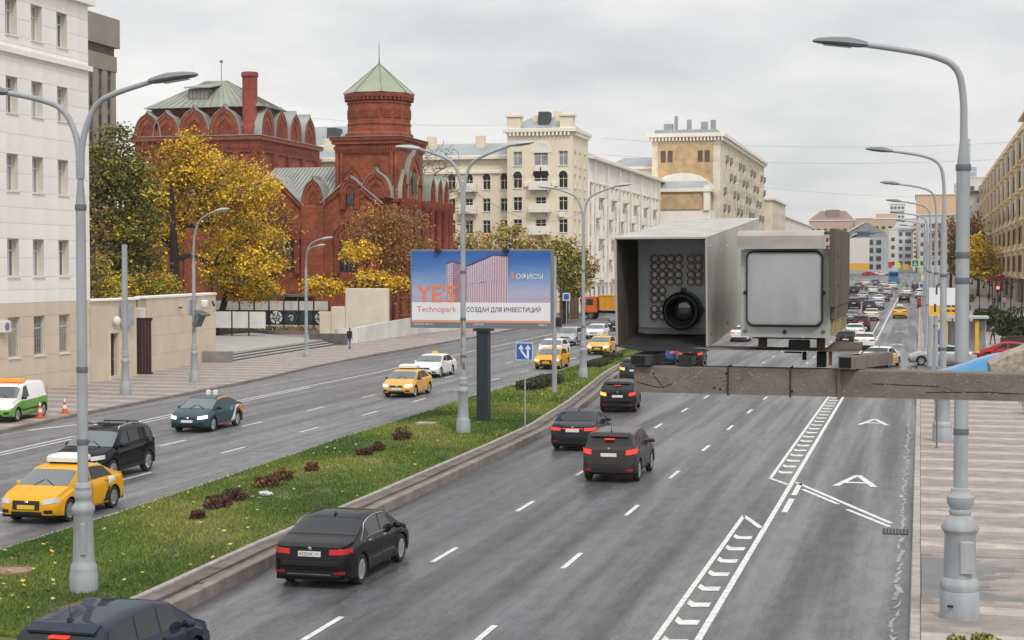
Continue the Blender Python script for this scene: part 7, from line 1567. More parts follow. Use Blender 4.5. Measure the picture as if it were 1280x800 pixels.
Q = [(1089, 401, SED, 'cream', 'cream saloon left of the far yellow taxi'), (1057, 436, HAT, 'black', 'dark hatchback with red lights at the lower right of the radar box'), (1080, 438, SED, 'white', 'white saloon in the queue beside the dark hatchback'), (1068, 424, SED, 'white', 'white saloon one place behind the dark maroon crossover'),
     (1076, 414, SUV, 'maroon', 'dark maroon crossover behind the cream saloon'), (1067, 386, HAT, 'black', 'black hatchback in the leftmost visible lane beside the radar box'), (1078, 376, SED, 'silver', 'silver saloon above the black hatchback'), (1067, 369, SUV, 'black', 'black crossover half hidden by the radar box top right'), (1091, 368, SED, 'white', 'white saloon in the middle of the far queue'),
     (1109, 371, SUV, 'silver', 'pale crossover at the inner lane of the far queue'), (1105, 377, HAT, 'grey', 'dark grey hatchback behind the pale crossover'), (1098, 380, SED, 'white', 'white saloon left of the dark grey hatchback'), (1097, 387, SED, 'silver', 'silver saloon behind two white saloons'), (1086, 391, SUV, 'navy', 'dark blue crossover just ahead of the cream saloon'),
     (1133, 370, SED, 'white', 'white saloon far ahead in the bus lane'), (1130, 378, SED, 'black', 'black saloon in the bus lane ahead of the yellow taxi'), (1082, 358, SED, 'white', 'far white saloon left of the blue bus'), (1094, 358, SUV, 'grey', 'far grey crossover left of the blue bus'), (1105, 360, SED, 'cream', 'far cream saloon just left below the blue bus'), (1116, 362, SED, 'white', 'far white saloon below the blue bus'), (1073, 362, HAT, 'grey', 'far grey hatchback at the left of the queue'),
     (1086, 363, SED, 'bronze', 'far bronze saloon in the middle lane'), (1100, 365, SED, 'grey', 'grey saloon between the far white and cream saloons'), (1154, 385, HAT, 'red', 'red hatchback parked at the right kerb beyond the bus stop'), (1151, 373, SUV, 'white', 'white crossover parked at the right kerb farther on'), (1147, 364, HAT, 'navy', 'navy hatchback parked farthest at the right kerb'), (1063, 404, SED, 'grey', 'grey saloon just right of the radar box side')]
for px_, py_, sp, c, lb in Q: queue(px_, py_, sp, c, lb)
t = queue(1124.5, 398, SED, 'yellow', 'yellow taxi saloon alone in the far bus lane', 'taxi_car', 'taxi', 'taxis'); 
q = MB(); q.bevbox(-.75, .1, -.4, .4, 1.47, 1.68, .06); part('roof_box', q, M_FRAME, t)
t = queue(1102, 458, SED, 'white', 'white saloon with yellow side doors just above the beam', 'taxi_car', 'taxi', 'taxis', head=HD - .25)
BB = Body(SED); q = MB(); 
for side in (1, -1): BB.patch(q, -.9, .9, 1.2, 4.8, side, .006, 8, 3)
part('livery_patch', q, PT['yellow'], t, recalc=True)
for x, Y, c, lb in ((-15.5, 520, 'red', 'far red saloon crossing left at the end of the street'), (-11.8, 523, 'white', 'far white saloon crossing in the middle at the end of the street'), (-8.5, 518, 'silver', 'far silver saloon crossing near the blue bus')): 
    t = copy_tree(protos['sed'][0]); t.location = (x, Y, gz(Y)); t.rotation_euler = (0, 0, 0); t.name = 'queue_car'; tag(t, lb, 'car', 'cars queuing far along the street'); recolour(t, PT[c])
# cars of the side street on the right
car('saloon_car', 'silver saloon turning across behind the lamp posts on the right', 'car', dict(SED, L=4.7, W=1.82), PT['silver'], (1.55, 118.6, .13), math.pi + .05, opts=('blackmirror',))
car('saloon_car', 'red saloon partly hidden behind the blue canopy on the right', 'car', dict(SED, L=4.6, W=1.82), PT['red'], (6.4, 124.5, .13), math.pi - .12)
car('crossover_car', 'white crossover parked far behind the nearest lamp post', 'car', SUV, PT['white'], (3.4, 262, gz(262) + .15), 0)
# blue bus
p = G(1117, 354); T = thing('city_bus', 'bright blue city bus far down the middle of the street', 'bus', (p.x, p.y, p.z), HD); mbb = mat('bus_blue', (.02, .22, .50), .35, var=.04)
q = MB(); q.bevbox(0, 11, -1.25, 1.25, .35, 3.0, .18); part('body', q, mbb, T); q = MB(); q.box(-.03, -.002, -1.0, 1.0, 1.7, 2.6); part('rear_window', q, M_CG, T)
for s in (-1, 1): q = MB(); q.box(.4, 10.6, s * 1.252, s * 1.27, 1.4, 2.4); part('side_window', q, M_CG, T); q = MB(); q.box(-.035, -.002, s * 1.05 - .1, s * 1.05 + .1, .9, 1.3); part('tail_light', q, M_TLON, T)
tm, rm = wheel_meshes(.5, 6, 1)
for x in (2.6, 8.4):
    for s in (1, -1): w = put('wheel', tm, T, (x, s * 1.12, .5), 0 if s > 0 else math.pi); put('rim', rm, w)
# ================================================================== PEOPLE
def person(label, loc, rz, jacket, trousers, hair, h=1.75, stride=.25, arms=(.15, -.1), group=None, bag=None, skin=None):
    """one continuous skinned figure facing local +x"""
    k = h / 1.75; T = thing('person', label, 'person', loc, rz, group)
    V = {'pelvis': (0, 0, .96, .145, .12), 'waist': (.0, 0, 1.12, .13, .105), 'chest': (.01, 0, 1.33, .165, .125), 'neck0': (0, 0, 1.47, .075, .07), 'neck1': (.02, 0, 1.54, .055, .055), 'head0': (.035, 0, 1.62, .085, .075), 'head1': (.03, 0, 1.70, .085, .078), 'head2': (.02, 0, 1.755, .05, .05)}
    E_ = [('pelvis', 'waist'), ('waist', 'chest'), ('chest', 'neck0'), ('neck0', 'neck1'), ('neck1', 'head0'), ('head0', 'head1'), ('head1', 'head2')]
    for s, sg in (('L', 1), ('R', -1)):
        st = stride * sg
        V['hip' + s] = (0, sg * .10, .90, .095, .085); V['knee' + s] = (st * .55 + .03, sg * .105, .50, .062, .062); V['ankle' + s] = (st - .02, sg * .11, .09, .045, .045); V['heel' + s] = (st - .04, sg * .11, .05, .045, .04); V['toe' + s] = (st + .16, sg * .13, .04, .042, .032)
        a = arms[0] if sg > 0 else arms[1]
        V['sho' + s] = (0, sg * .20, 1.41, .072, .066); V['elb' + s] = (a * .6 - .02, sg * .26, 1.13, .052, .05); V['wri' + s] = (a + .08, sg * .25, .90, .036, .036); V['hand' + s] = (a + .12, sg * .245, .81, .042, .022); V['tip' + s] = (a + .15, sg * .24, .735, .022, .014); V['thumb' + s] = (a + .17, sg * .225, .82, .014, .014)
        E_ += [('pelvis', 'hip' + s), ('hip' + s, 'knee' + s), ('knee' + s, 'ankle' + s), ('ankle' + s, 'heel' + s), ('heel' + s, 'toe' + s), ('chest', 'sho' + s), ('sho' + s, 'elb' + s), ('elb' + s, 'wri' + s), ('wri' + s, 'hand' + s), ('hand' + s, 'tip' + s), ('hand' + s, 'thumb' + s)]
    keys = list(V); me = bpy.data.meshes.new('tmp'); me.from_pydata([tuple(c * k for c in V[q][:3]) for q in keys], [(keys.index(a), keys.index(b)) for a, b in E_], [])
    o = bpy.data.objects.new('tmp', me); COL.objects.link(o); o.modifiers.new('s', 'SKIN'); sub = o.modifiers.new('d', 'SUBSURF'); sub.levels = 1; sub.render_levels = 1
    for i, q in enumerate(keys): me.skin_vertices[0].data[i].radius = (V[q][3] * k, V[q][4] * k)
    me.skin_vertices[0].data[0].use_root = True
    bpy.context.view_layer.update(); m2 = bpy.data.meshes.new_from_object(o.evaluated_get(bpy.context.evaluated_depsgraph_get())); bpy.data.objects.remove(o)
    sk = skin or mat('skin', (.42, .24, .17), .6, var=.05); hr = mat('hair_' + hair, {'dark': (.02, .015, .012), 'brown': (.07, .04, .025), 'grey': (.3, .3, .3), 'hood': (.015, .015, .018)}[hair], .8, var=.2); sh = mat('shoe_black', (.015, .014, .014), .6)
    m2.materials.clear()
    for m in (jacket, trousers, sk, hr, sh): m2.materials.append(m)
    for p in m2.polygons:
        c = p.center / k; arm = abs(c.y) > .205
        if c.z > 1.535: i = 2 if (c.x > .055 and c.z < 1.70) else 3
        elif c.z > 1.50: i = 2
        elif c.z > .87 or (arm and c.z > .865): i = 0
        elif arm: i = 2
        elif c.z > .10: i = 1
        else: i = 4
        p.material_index = i; p.use_smooth = True
    m2.name = 'body'; put('body', m2, T)
    q = MB(); q.add([tuple(v * k for v in p) for p in ((.115, .012, 1.63), (.115, -.012, 1.63), (.145, 0, 1.625), (.112, 0, 1.672))], [(0, 1, 2), (0, 2, 3), (1, 3, 2)]); part('nose', q, sk, T)
    for s in (-1, 1): q = MB(); q.ball((.107 * k, s * .032 * k, 1.668 * k), .011 * k, .014 * k, .009 * k, 6, 4); part('eye', q, sh, T); q = MB(); q.ball((.03 * k, s * .083 * k, 1.645 * k), .02 * k, .012 * k, .032 * k, 6, 4); part('ear', q, sk, T)
    if bag is not None: q = MB(); q.bevbox(-.24, -.1, -.15, .15, 1.0, 1.42, .04); part('backpack', q, bag, T)
    return T
CL = dict(black=mat('cloth_black', (.014, .014, .016), .85, var=.2), navy=mat('cloth_navy', (.02, .03, .06), .85, var=.2), jeans=mat('cloth_jeans', (.09, .15, .25), .85, var=.2), grey=mat('cloth_grey', (.20, .20, .205), .85, var=.15), white=mat('cloth_white', (.6, .58, .57), .85, var=.1), plum=mat('cloth_plum', (.035, .022, .035), .85, var=.2), red=mat('cloth_red', (.35, .03, .03), .8))
p = G(437, 438); person('person in a black jacket and blue jeans walking along the low white wall', (p.x, p.y, .15), -HD + 2.9, CL['black'], CL['jeans'], 'hood', 1.8, .22)
p = G(1217, 443); person('person in a dark plum jacket seen from behind at the side street on the right', (p.x, p.y, gz(p.y) + .145), HD, CL['plum'], CL['black'], 'hood', 1.85, .12)
p = G(1241, 432); person('person in a grey coat with a backpack beside the planter bench', (p.x, p.y, gz(p.y) + .145), HD + .5, CL['grey'], CL['black'], 'dark', 1.75, .2, bag=CL['black'])
p = G(1229, 440); T = thing('pushchair', 'white pushchair between the plum jacket and the grey coat', 'pushchair', (p.x, p.y, gz(p.y) + .145), .4); q = MB(); q.bevbox(-.3, .3, -.22, .22, .45, .75, .08); part('seat', q, CL['white'], T)
q = MB(); q.bevbox(-.35, .05, -.24, .24, .751, 1.0, .1); part('hood', q, CL['white'], T)
for x in (-.28, .28):
    for s in (-1, 1): q = MB(); q.lathe([(.10, -.02), (.12, -.01), (.12, .01), (.10, .02)], (x, s * .24, .12), 10, axis=Matrix.Rotation(math.pi / 2, 3, 'X')); part('wheel', q, M_TYRE, T); q = MB(); q.cyl((x, s * .22, .12), (x * .5, s * .2, .5), .012, n=5); part('leg', q, M_ALLOY, T)
q = MB(); q.tube([(-.3, -.2, .7), (-.55, -.2, 1.0), (-.55, .2, 1.0), (-.3, .2, .7)], .014, 5); part('handle', q, M_TRIM, T)
for i, (px_, py_, j, t, ang, lb) in enumerate(((1236, 377, 'black', 'black', HD, 'person in black beside the red awning, leftmost of the dark group'), (1243, 384, 'black', 'navy', -HD, 'person in a black coat near the red light, left part of the dark group'), (1249, 382, 'navy', 'black', HD, 'person in navy just right of the red light'), (1255, 384, 'white', 'black', HD, 'person in a white top among the dark group'),
    (1262, 398, 'navy', 'navy', -HD, 'person all in navy at the front of the right group'), (1267, 396, 'plum', 'black', HD, 'person in plum in the middle of the right group'), (1272, 399, 'black', 'black', -HD, 'person in black right of the plum one'), (1277, 397, 'navy', 'black', HD, 'person in navy at the right edge of the group'))):
    p = G(px_, py_ + 3); person(lb, (p.x, p.y, gz(p.y) + .145), ang, CL[j], CL[t], ('dark', 'hood', 'brown')[i % 3], 1.72 + .03 * (i % 4), .15, group='people on the right pavement')
for i, (x, j, lb) in enumerate(((-1.4, 'black', 'person in black waiting under the pedestrian crossing sign'), (-.5, 'red', 'person in red by the far crossing'), (.3, 'navy', 'person in navy at the far kerb by the crossing'), (-2.6, 'grey', 'person in grey stepping onto the far crossing'))):
    person(lb, (x, 330 + 4 * i, gz(330) + .1), HD, CL[j], CL['black'], 'dark', 1.75, .2, group='people at the far crossing')
# ================================================================== RIGHT-HAND STREET FURNITURE
M_PX = mat('planter_brown', (.055, .03, .025), .6, var=.2)
def at_g(px_, py_, dz=.145): p = G(px_, py_); return Vector((p.x, p.y, gz(p.y) + dz))
# bus shelter and the big direction board
b0 = at_g(1163, 440); Yb = b0.y; 
T = thing('bus_shelter', 'bus shelter with pale flat roof and yellow and violet side panels behind the lamp posts', 'bus shelter', (1.1, 126, .17))
q = MB(); q.bevbox(-.1, 3.9, -.9, 1.0, 3.05, 3.25, .04); part('roof', q, M_LG, T)
for x in (.05, 1.3, 2.5, 3.7): q = MB(); q.bevbox(x - .06, x + .06, .7, .82, 0, 3.04, .01); part('post', q, M_LP, T)
q = MB(); q.box(.12, 1.23, .74, .76, .4, 2.8); q.box(1.37, 2.43, .74, .76, .4, 2.8); q.box(2.57, 3.63, .74, .76, .4, 2.8); part('rear_glass', q, M_GLASSL, T)
q = MB(); q.bevbox(.0, .95, -.62, -.5, .3, 2.9, .02); pn = part('poster_frame', q, mat('panel_yellow', (.72, .45, .03), .5, var=.08), T); q = MB(); q.box(.12, .83, -.64, -.625, 1.0, 2.2); part('poster', q, mat('poster_violet', (.20, .08, .34), .5, var=.2), pn); q = MB(); q.box(.12, .83, -.64, -.625, 2.3, 2.75); part('poster', q, M_FRAME, pn)
q = MB(); q.bevbox(2.9, 3.2, -.62, -.5, .3, 2.9, .02); part('poster_frame', q, mat('panel_yellow', (.72, .45, .03)), T)
q = MB(); q.bevbox(.3, 3.4, .4, .68, .42, .5, .02); part('bench', q, M_PX, T)
s0, s1 = atY(1161, 395, 85), atY(1207, 360, 85)
T = thing('direction_board', 'large white direction board with a turning arrow over a yellow band', 'road sign', (s0.x, 85, .15)); o = T.location; W_ = s1.x - s0.x; H0, H1 = s0.z - o.z, s1.z - o.z
q = MB(); q.bevbox(0, W_, 0, .06, H0, H1, .01); bd = part('sign_plate', q, mat('sign_white', (.75, .76, .78)), T); q = MB(); q.box(.03, W_ - .03, -.012, -.002, H0 + .03, H0 + (H1 - H0) * .38); part('yellow_band', q, mat('banner_yellow', (.75, .42, .03)), bd)
q = MB()
for s, e in ((0, 1.05), (1.05, 2.1), (2.1, 3.14)): n = 4; [q.quad(*[(.55 + r * math.cos(a), -.01, H0 + 1.45 + r * math.sin(a)) for a, r in ((s + (e - s) * i / n, .13), (s + (e - s) * i / n, .22), (s + (e - s) * (i + 1) / n, .22), (s + (e - s) * (i + 1) / n, .13))]) for i in range(n)]
q.quad((.33, -.01, H0 + 1.1), (.42, -.01, H0 + 1.1), (.42, -.01, H0 + 1.45), (.33, -.01, H0 + 1.45)); q.poly([(.60, -.01, H0 + 1.42), (.86, -.01, H0 + 1.42), (.73, -.01, H0 + 1.2)])
q.quad((.25, -.016, H0 + .2), (.36, -.016, H0 + .2), (.36, -.016, H0 + .62), (.25, -.016, H0 + .62))
for j in range(2):
    for i in range(5): q.quad(*[(.6 + i * .26 + a, -.016, H0 + .22 + j * .24 + c) for a, c in ((0, 0), (.2, 0), (.2, .1), (0, .1))])
part('sign_marks', q, mat('sign_ink', (.04, .04, .04), .5, var=0), bd)
for x in (.35, W_ - .35): q = MB(); q.cyl((x, .1, 0), (x, .1, H1 - .1), .05, n=8); part('post', q, M_LP, T)
# planters with bushes, benches, arched lamps
for i, (px_, py_, w, d, hb, lv, lb) in enumerate(((1190 + 5, 389, 3.6, 2.0, 2.6, (.25, .5, .25), 'farthest brown planter with an olive bush behind the nearest lamp post'), (1236, 416, 3.3, 1.4, 2.2, (.5, .2, .3), 'middle brown planter with a wide green bush'), (1262, 434, 2.2, 1.2, 2.4, (.45, .1, .45), 'nearest brown planter with a dense dark green bush'))):
    p = at_g(px_, py_); T = thing('planter_box', lb, 'planter', p, 0, 'planters on the right pavement'); q = MB(); q.bevbox(-w * .35, w * .55, -.5, .5, 0, .7, .04); part('box', q, M_PX, T)
    rg = np.random.default_rng(70 + i); n = 5200; dd = rg.normal(0, 1, (n, 3)); dd /= np.linalg.norm(dd, axis=1)[:, None]; r = rg.random(n) ** .4; P = dd * r[:, None] * np.array([w * .55, .9, hb * .5]) * (1 + .2 * np.sin(dd[:, :1] * 7 + i)) + np.array([w * .1, 0, .6 + hb * .42]); P = P[P[:, 2] > .55]; n = len(P)
    a = rg.normal(0, 1, (n, 3)); a /= np.linalg.norm(a, axis=1)[:, None]; b = np.cross(a, rg.normal(0, 1, (n, 3))); b /= np.linalg.norm(b, axis=1)[:, None]; sz_ = .11 * (.5 + rg.random(n))[:, None]
    np_mesh('foliage', np.stack([P - a * sz_, P - b * sz_ * .7, P + a * sz_, P + b * sz_ * .7], 1).reshape(-1, 3), 4, hm, rg.choice(3, n, p=lv), T)
for i, (px_, py_, lb) in enumerate(((1270, 437, 'dark wooden bench before the nearest planter'), (1204, 391, 'dark wooden bench before the farthest planter'))):
    p = at_g(px_, py_); T = thing('bench', lb, 'bench', p, 0, 'benches on the right pavement')
    for k in range(3): q = MB(); q.bevbox(-.9, .9, -.25 + k * .17, -.11 + k * .17, .42, .47, .01); part('seat_slat', q, M_PX, T); q = MB(); q.bevbox(-.9, .9, .27, .31, .55 + k * .17, .69 + k * .17, .01); part('back_slat', q, M_PX, T)
    for x in (-.75, .75): q = MB(); q.bevbox(x - .04, x + .04, -.22, .31, 0, .415, .01); part('leg', q, M_UNDER, T)
for i, (px_, py_, lb) in enumerate(((1224, 402, 'leftmost slim arched lamp on the right pavement'), (1240, 414, 'second slim arched lamp, left of the dark group'), (1250, 412, 'third slim arched lamp, over the middle planter'), (1263, 425, 'fourth slim arched lamp, before the right group'), (1277, 424, 'rightmost slim arched lamp at the picture edge'))):
    p = at_g(px_, py_); T = thing('arched_lamp', lb, 'lamp', p, 0, 'slim arched lamps on the right pavement'); h = 4.6 + .1 * i; q = MB(); q.tube([(0, 0, 0), (0, 0, h)] , .05, 8); part('pole', q, M_UNDER, T)
    q = MB(); q.tube([(-.45 + .45 * math.cos(a), 0, h + .45 * math.sin(a)) for a in np.linspace(0, math.pi, 10)], .04, 6); part('arm', q, M_UNDER, T); q = MB(); q.lathe([(.04, 0), (.14, -.1), (.14, -.25), (.05, -.3)], (-.9, 0, h), 10); part('lantern', q, M_UNDER, T)
c = atY(1240, 346, 285); T = thing('awning', 'deep red awning on the ochre stone block', 'awning', (c.x + .8, 285, c.z - .6)); q = MB(); q.add([(-1.4, -1.2, 0), (1.2, -1.2, 0), (1.2, 1.2, 0), (-1.4, 1.2, 0), (-1.4, -1.2, .5), (1.2, -1.2, .9), (1.2, 1.2, .9), (-1.4, 1.2, .5)], [(0, 3, 2, 1), (4, 5, 6, 7), (0, 1, 5, 4), (1, 2, 6, 5), (2, 3, 7, 6), (3, 0, 4, 7)]); part('canopy', q, mat('awning_red', (.28, .02, .03), .7), T)
for y in (-1.0, 1.0): q = MB(); q.cyl((-1.2, y, -c.z + .6 + gz(285)), (-1.2, y, .05), .05, n=6); part('post', q, M_UNDER, T)
p = at_g(1247, 386); T = thing('traffic_light', 'red traffic light glowing among the dark group on the right', 'traffic light', (p.x, p.y, p.z)); q = MB(); q.cyl((0, 0, 0), (0, 0, 2.4), .05, n=8); part('post', q, M_UNDER, T); q = MB(); q.bevbox(-.2, .2, -.15, .15, 2.2, 3.2, .04); part('housing', q, M_UNDER, T)
q = MB(); q.lathe([(.24, 0), (.24, .06), (.16, .1)], (0, -.152, 2.9), 12, axis=Matrix.Rotation(math.pi / 2, 3, 'X')); part('red_lens', q, mat('signal_red', (.8, .05, .03), .3, emit=5, ecol=(1, .08, .04), var=0), T)
# far signs over the street end
def pole_sign(name, label, px_, py_, Y, w, h, m, rim=None, diamond=False, deco=None):
    c = atY(px_, py_, Y); T = thing(name, label, 'road sign', (c.x, Y, gz(Y))); z = c.z - gz(Y); q = MB(); q.cyl((0, .06, 0), (0, .06, z + h * .3), .06, n=6); part('post', q, M_LP, T)
    R4 = Matrix.Translation((0, 0, z)) @ (Matrix.Rotation(math.pi / 4, 4, 'Y') if diamond else Matrix.Identity(4))
    q = MB(); q.bevbox(-w / 2, w / 2, -.04, 0, -h / 2, h / 2, .01, 0, R4); b = part('sign_plate', q, rim or m, T)
    if rim: q = MB(); q.box(-w * .36, w * .36, -.055, -.045, -h * .36, h * .36, 0, R4); part('sign_field', q, m, b)
    if deco: q = MB(); q.poly([R4 @ Vector((a * w, -.062, c_ * h)) for a, c_ in ((-.24, -.24), (.24, -.24), (0, .24))]); q.poly([R4 @ Vector((a * w, -.068, c_ * h)) for a, c_ in ((-.05, -.15), (.05, -.15), (.05, .05), (-.05, .05))]); q.m[-1] = 1; part('sign_symbol', q, [M_FRAME, M_UNDER], b)
    return T
blu = mat('sign_blue', (.025, .12, .42)); lime = mat('sign_lime', (.62, .80, .05), .5, var=0); yel = mat('banner_yellow', (.75, .42, .03)); rd = mat('sign_red', (.55, .03, .05), .5, var=0)
pole_sign('crossing_sign', 'blue pedestrian crossing sign in a lime frame at the far end of the street', 1144, 329, 330, 1.6, 1.6, blu, lime, deco=True)
pole_sign('red_sign', 'small red upright sign board above the blue bus', 1113, 331, 440, 1.1, 1.6, rd); pole_sign('yellow_sign', 'yellow box sign left of the pedestrian crossing sign', 1132, 334, 350, 1.1, 1.2, yel); pole_sign('lime_sign', 'small lime green sign beside the yellow box sign', 1123, 332, 380, .9, 1.3, lime)
pole_sign('diamond_sign', 'orange priority diamond sign at the right kerb', 1157, 347.5, 200, .8, .8, yel, M_FRAME, True); pole_sign('blue_sign', 'small blue sign under the diamond sign at the right kerb', 1152, 357, 215, .7, .7, blu, M_FRAME); pole_sign('round_sign', 'round ended white and blue sign by the left pavement near the orange truck', 708, 371, 186, .9, .9, blu, M_FRAME)
pole_sign('brown_sign', 'brown board sign standing before the corner of the yellow block', 709, 356, 200, 1.9, 1.2, mat('board_brown', (.22, .11, .05), .7, var=.2))
for x, lb in ((703.5, 'left'), (716, 'right')): 
    c = atY(x, 400, 199); T = thing('stone_pier', 'tall brown stone gate pier by the yellow block, ' + lb + ' of the pair', 'pier', (c.x, 199.8, .55), 0); q = MB(); q.bevbox(-.5, .5, -.5, .5, 0, 3.4, .04); q.bevbox(-.65, .65, -.65, .65, 3.403, 3.7, .04); part('pier', q, mat('pier_brown', (.12, .075, .05), .8, var=.2), T)
# planting at the bottom edge and the cream planter at the right edge
for i, (px_, py_, w, h) in enumerate(((1195, 829, .26, .28), (1228, 828, .28, .32))):
    c = G(px_, py_); T = shrub('grass_tuft', ('left' if i == 0 else 'right') + ' yellow green grass tuft at the lower edge beside the near lamp base', (c.x, c.y, .15), w, w, h, [mat('tuft_yellow', (.34, .33, .08), .7, var=.2), hm[1], hm[0]], (.6, .3, .1), 1200, .035, 80 + i, 'grass tuft')
c = G(1284, 521); T = thing('round_planter', 'cream stone planter with greenery at the right picture edge', 'planter', (c.x + .25, c.y, .15)); q = MB(); q.lathe([(.38, 0), (.42, .1), (.55, .55), (.62, .62), (.62, .70), (.55, .70), (.53, .62)], n=18); part('pot', q, M_CW, T, smooth=40)
n = 700; P = rng.normal(0, .2, (n, 3)) * np.array([1.2, 1.2, .8]) + np.array([0, 0, .85]); a = rng.normal(0, 1, (n, 3)); a /= np.linalg.norm(a, axis=1)[:, None]; b = np.cross(a, rng.normal(0, 1, (n, 3))); b /= np.linalg.norm(b, axis=1)[:, None]
np_mesh('foliage', np.stack([P - a * .05, P - b * .04, P + a * .05, P + b * .04], 1).reshape(-1, 3), 4, hm, rng.integers(0, 3, n), T)
# ================================================================== THE TRAFFIC CAMERA ON ITS BEAM
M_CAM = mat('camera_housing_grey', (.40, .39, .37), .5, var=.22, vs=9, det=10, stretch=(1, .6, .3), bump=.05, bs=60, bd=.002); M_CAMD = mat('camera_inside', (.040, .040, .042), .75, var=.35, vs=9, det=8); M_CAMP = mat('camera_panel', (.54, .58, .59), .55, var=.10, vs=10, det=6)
M_BEAM = mat('beam_old_paint', (.165, .142, .125), .8, var=.22, vs=14, det=9, bump=.55, bs=70, bd=.003); M_RUST = mat('rust', (.22, .12, .04), .9, var=.4, vs=8)
def vray(x, y): return ray(x, y).normalized()
def basis(vx, vy):
    a = vray(vx, vy); u = a.cross(Vector((0, 0, 1))).normalized(); v = u.cross(a).normalized(); return a, u, v
tl, tr_ = atY(767, 295, 4.5), atY(884, 297, 4.5); a_, u_, v_ = basis(1241, 168)
O = (tl + tr_) / 2; CW = (tr_ - tl).length / 2; Hc = .312; Lc = 1.05
M4 = Matrix(((u_.x, a_.x, v_.x, O.x), (u_.y, a_.y, v_.y, O.y), (u_.z, a_.z, v_.z, O.z), (0, 0, 0, 1)))
T = thing('speed_camera', 'grey speed camera box with an open hood, round lens and rows of small lamps', 'speed camera', O); T.matrix_world = M4
q = MB(); t = .006
def sheet(mb, x0, x1, y0, y1, z0, z1, mi=0): mb.bevbox(x0, x1, y0, y1, z0, z1, .0015, mi)
q = MB(); sheet(q, -CW, CW, 0, Lc, -t, 0); part('hood_top', q, M_CAM, T)
q = MB(); sheet(q, CW - t, CW, .001, Lc, -Hc, -t - .0005); part('hood_side', q, M_CAM, T); q = MB(); sheet(q, -CW, -CW + t, .001, Lc, -Hc, -t - .0005); part('hood_side', q, M_CAM, T)
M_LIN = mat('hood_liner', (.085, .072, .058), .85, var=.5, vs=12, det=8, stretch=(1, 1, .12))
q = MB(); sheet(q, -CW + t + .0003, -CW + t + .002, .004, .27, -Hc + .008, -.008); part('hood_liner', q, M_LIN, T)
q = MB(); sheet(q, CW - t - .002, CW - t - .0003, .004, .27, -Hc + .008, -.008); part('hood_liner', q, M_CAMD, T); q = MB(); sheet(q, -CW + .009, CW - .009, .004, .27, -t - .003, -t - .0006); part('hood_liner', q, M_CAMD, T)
# drooping floor lip of the hood
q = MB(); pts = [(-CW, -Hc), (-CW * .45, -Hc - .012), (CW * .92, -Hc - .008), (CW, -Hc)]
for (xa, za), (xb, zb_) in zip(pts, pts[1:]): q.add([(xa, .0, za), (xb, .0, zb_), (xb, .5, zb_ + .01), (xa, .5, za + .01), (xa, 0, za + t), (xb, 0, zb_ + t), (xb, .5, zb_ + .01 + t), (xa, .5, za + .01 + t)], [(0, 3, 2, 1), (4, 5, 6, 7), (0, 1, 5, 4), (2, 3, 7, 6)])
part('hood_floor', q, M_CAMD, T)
q = MB(); sheet(q, -CW + .008, CW - .008, .27, Lc - .01, -Hc + .005, -.012); pn = part('camera_body', q, M_CAM, T)
q = MB(); sheet(q, -CW + .012, CW - .010, .262, .269, -Hc + .025, -.016); fp = part('front_panel', q, M_CAMP, T)
def on_panel(px_, py_, yloc=.262):
    d = ray(px_, py_); o = Vector((0, 0, EYE)); p0 = O + a_ * yloc; t_ = (p0 - o).dot(a_) / d.dot(a_); w = o + d * t_ - O; return w.dot(u_), w.dot(v_)
AxY = Matrix.Rotation(math.pi / 2, 3, 'X')
M_LED = mat('lamp_reflector', (.85, .80, .74), .35, metal=.15, var=.2, vs=40); M_LEDB = mat('lamp_bezel', (.17, .14, .12), .35, metal=.4)
yr = [323, 332.5, 343, 352, 363, 373, 386, 395]; LED = {}
q = MB(); q.lathe([(.0118, 0), (.0118, .012), (.0095, .012), (.006, .003), (.0001, .001)], (0, 0, 0), 12, axis=AxY, cap=False); ledm = q.mesh('lamp_bezel', M_LEDB, 40)
q = MB(); q.lathe([(.0092, .006), (.006, .009), (.003, .012), (.0001, .013)], (0, 0, 0), 10, axis=AxY, cap=False); q.lathe([(.0025, .012), (.0025, .016), (.0001, .017)], (0, 0, 0), 6, axis=AxY, cap=False); ledr = q.mesh('lamp_reflector', M_LED, 40)
for cx in (818.5, 828.5, 838.5, 848.5, 864, 873.5):
    for k, y in enumerate(yr):
        if cx > 835 and k > 3: continue
        xx, zz = on_panel(cx, y); o = put('lamp_bezel', ledm, fp, (xx, .262, zz)); put('lamp_reflector', ledr, o)
lx, lz = on_panel(855, 387)
q = MB(); q.lathe([(.056, 0), (.056, .05), (.050, .055), (.044, .055), (.040, .02), (.034, .012)], (lx, .262, lz), 28, axis=AxY, cap=False); ln_ = part('lens_barrel', q, mat('lens_black', (.015, .017, .018), .35, var=.1), fp, smooth=35)
q = MB(); q.ball((lx, .258, lz), .036, .012, .036, 20, 10); part('lens', q, mat('lens_glass', (.02, .015, .01), .03, spec=1., coat=1, var=0), ln_, smooth=60)
for s in (-1, 1): q = MB(); q.cyl((lx + s * .056, .262, lz + .0), (lx + s * .056, .255, lz), .008, n=8); part('screw', q, M_LEDB, fp)
q = MB(); q.cyl((lx, .25, lz + .056), (lx, .25, lz + .066), .007, n=8); part('screw', q, M_LEDB, fp)
for x, y in ((-.04, .25), (.06, .22), (.10, .7), (-.02, .8)): q = MB(); q.lathe([(.004, 0), (.004, .0015), (.002, .003)], (x, y, 0), 8); part('rivet', q, M_CAMP, T)
for y, z in ((.05, -.03), (.05, -.28), (.35, -.05), (.35, -.28), (.8, -.05)): q = MB(); q.lathe([(.004, 0), (.004, .0015), (.002, .003)], (CW, y, z), 8, axis=Matrix.Rotation(math.pi / 2, 3, 'Y')); part('rivet', q, M_RUST if z < -.2 else M_CAMP, T)
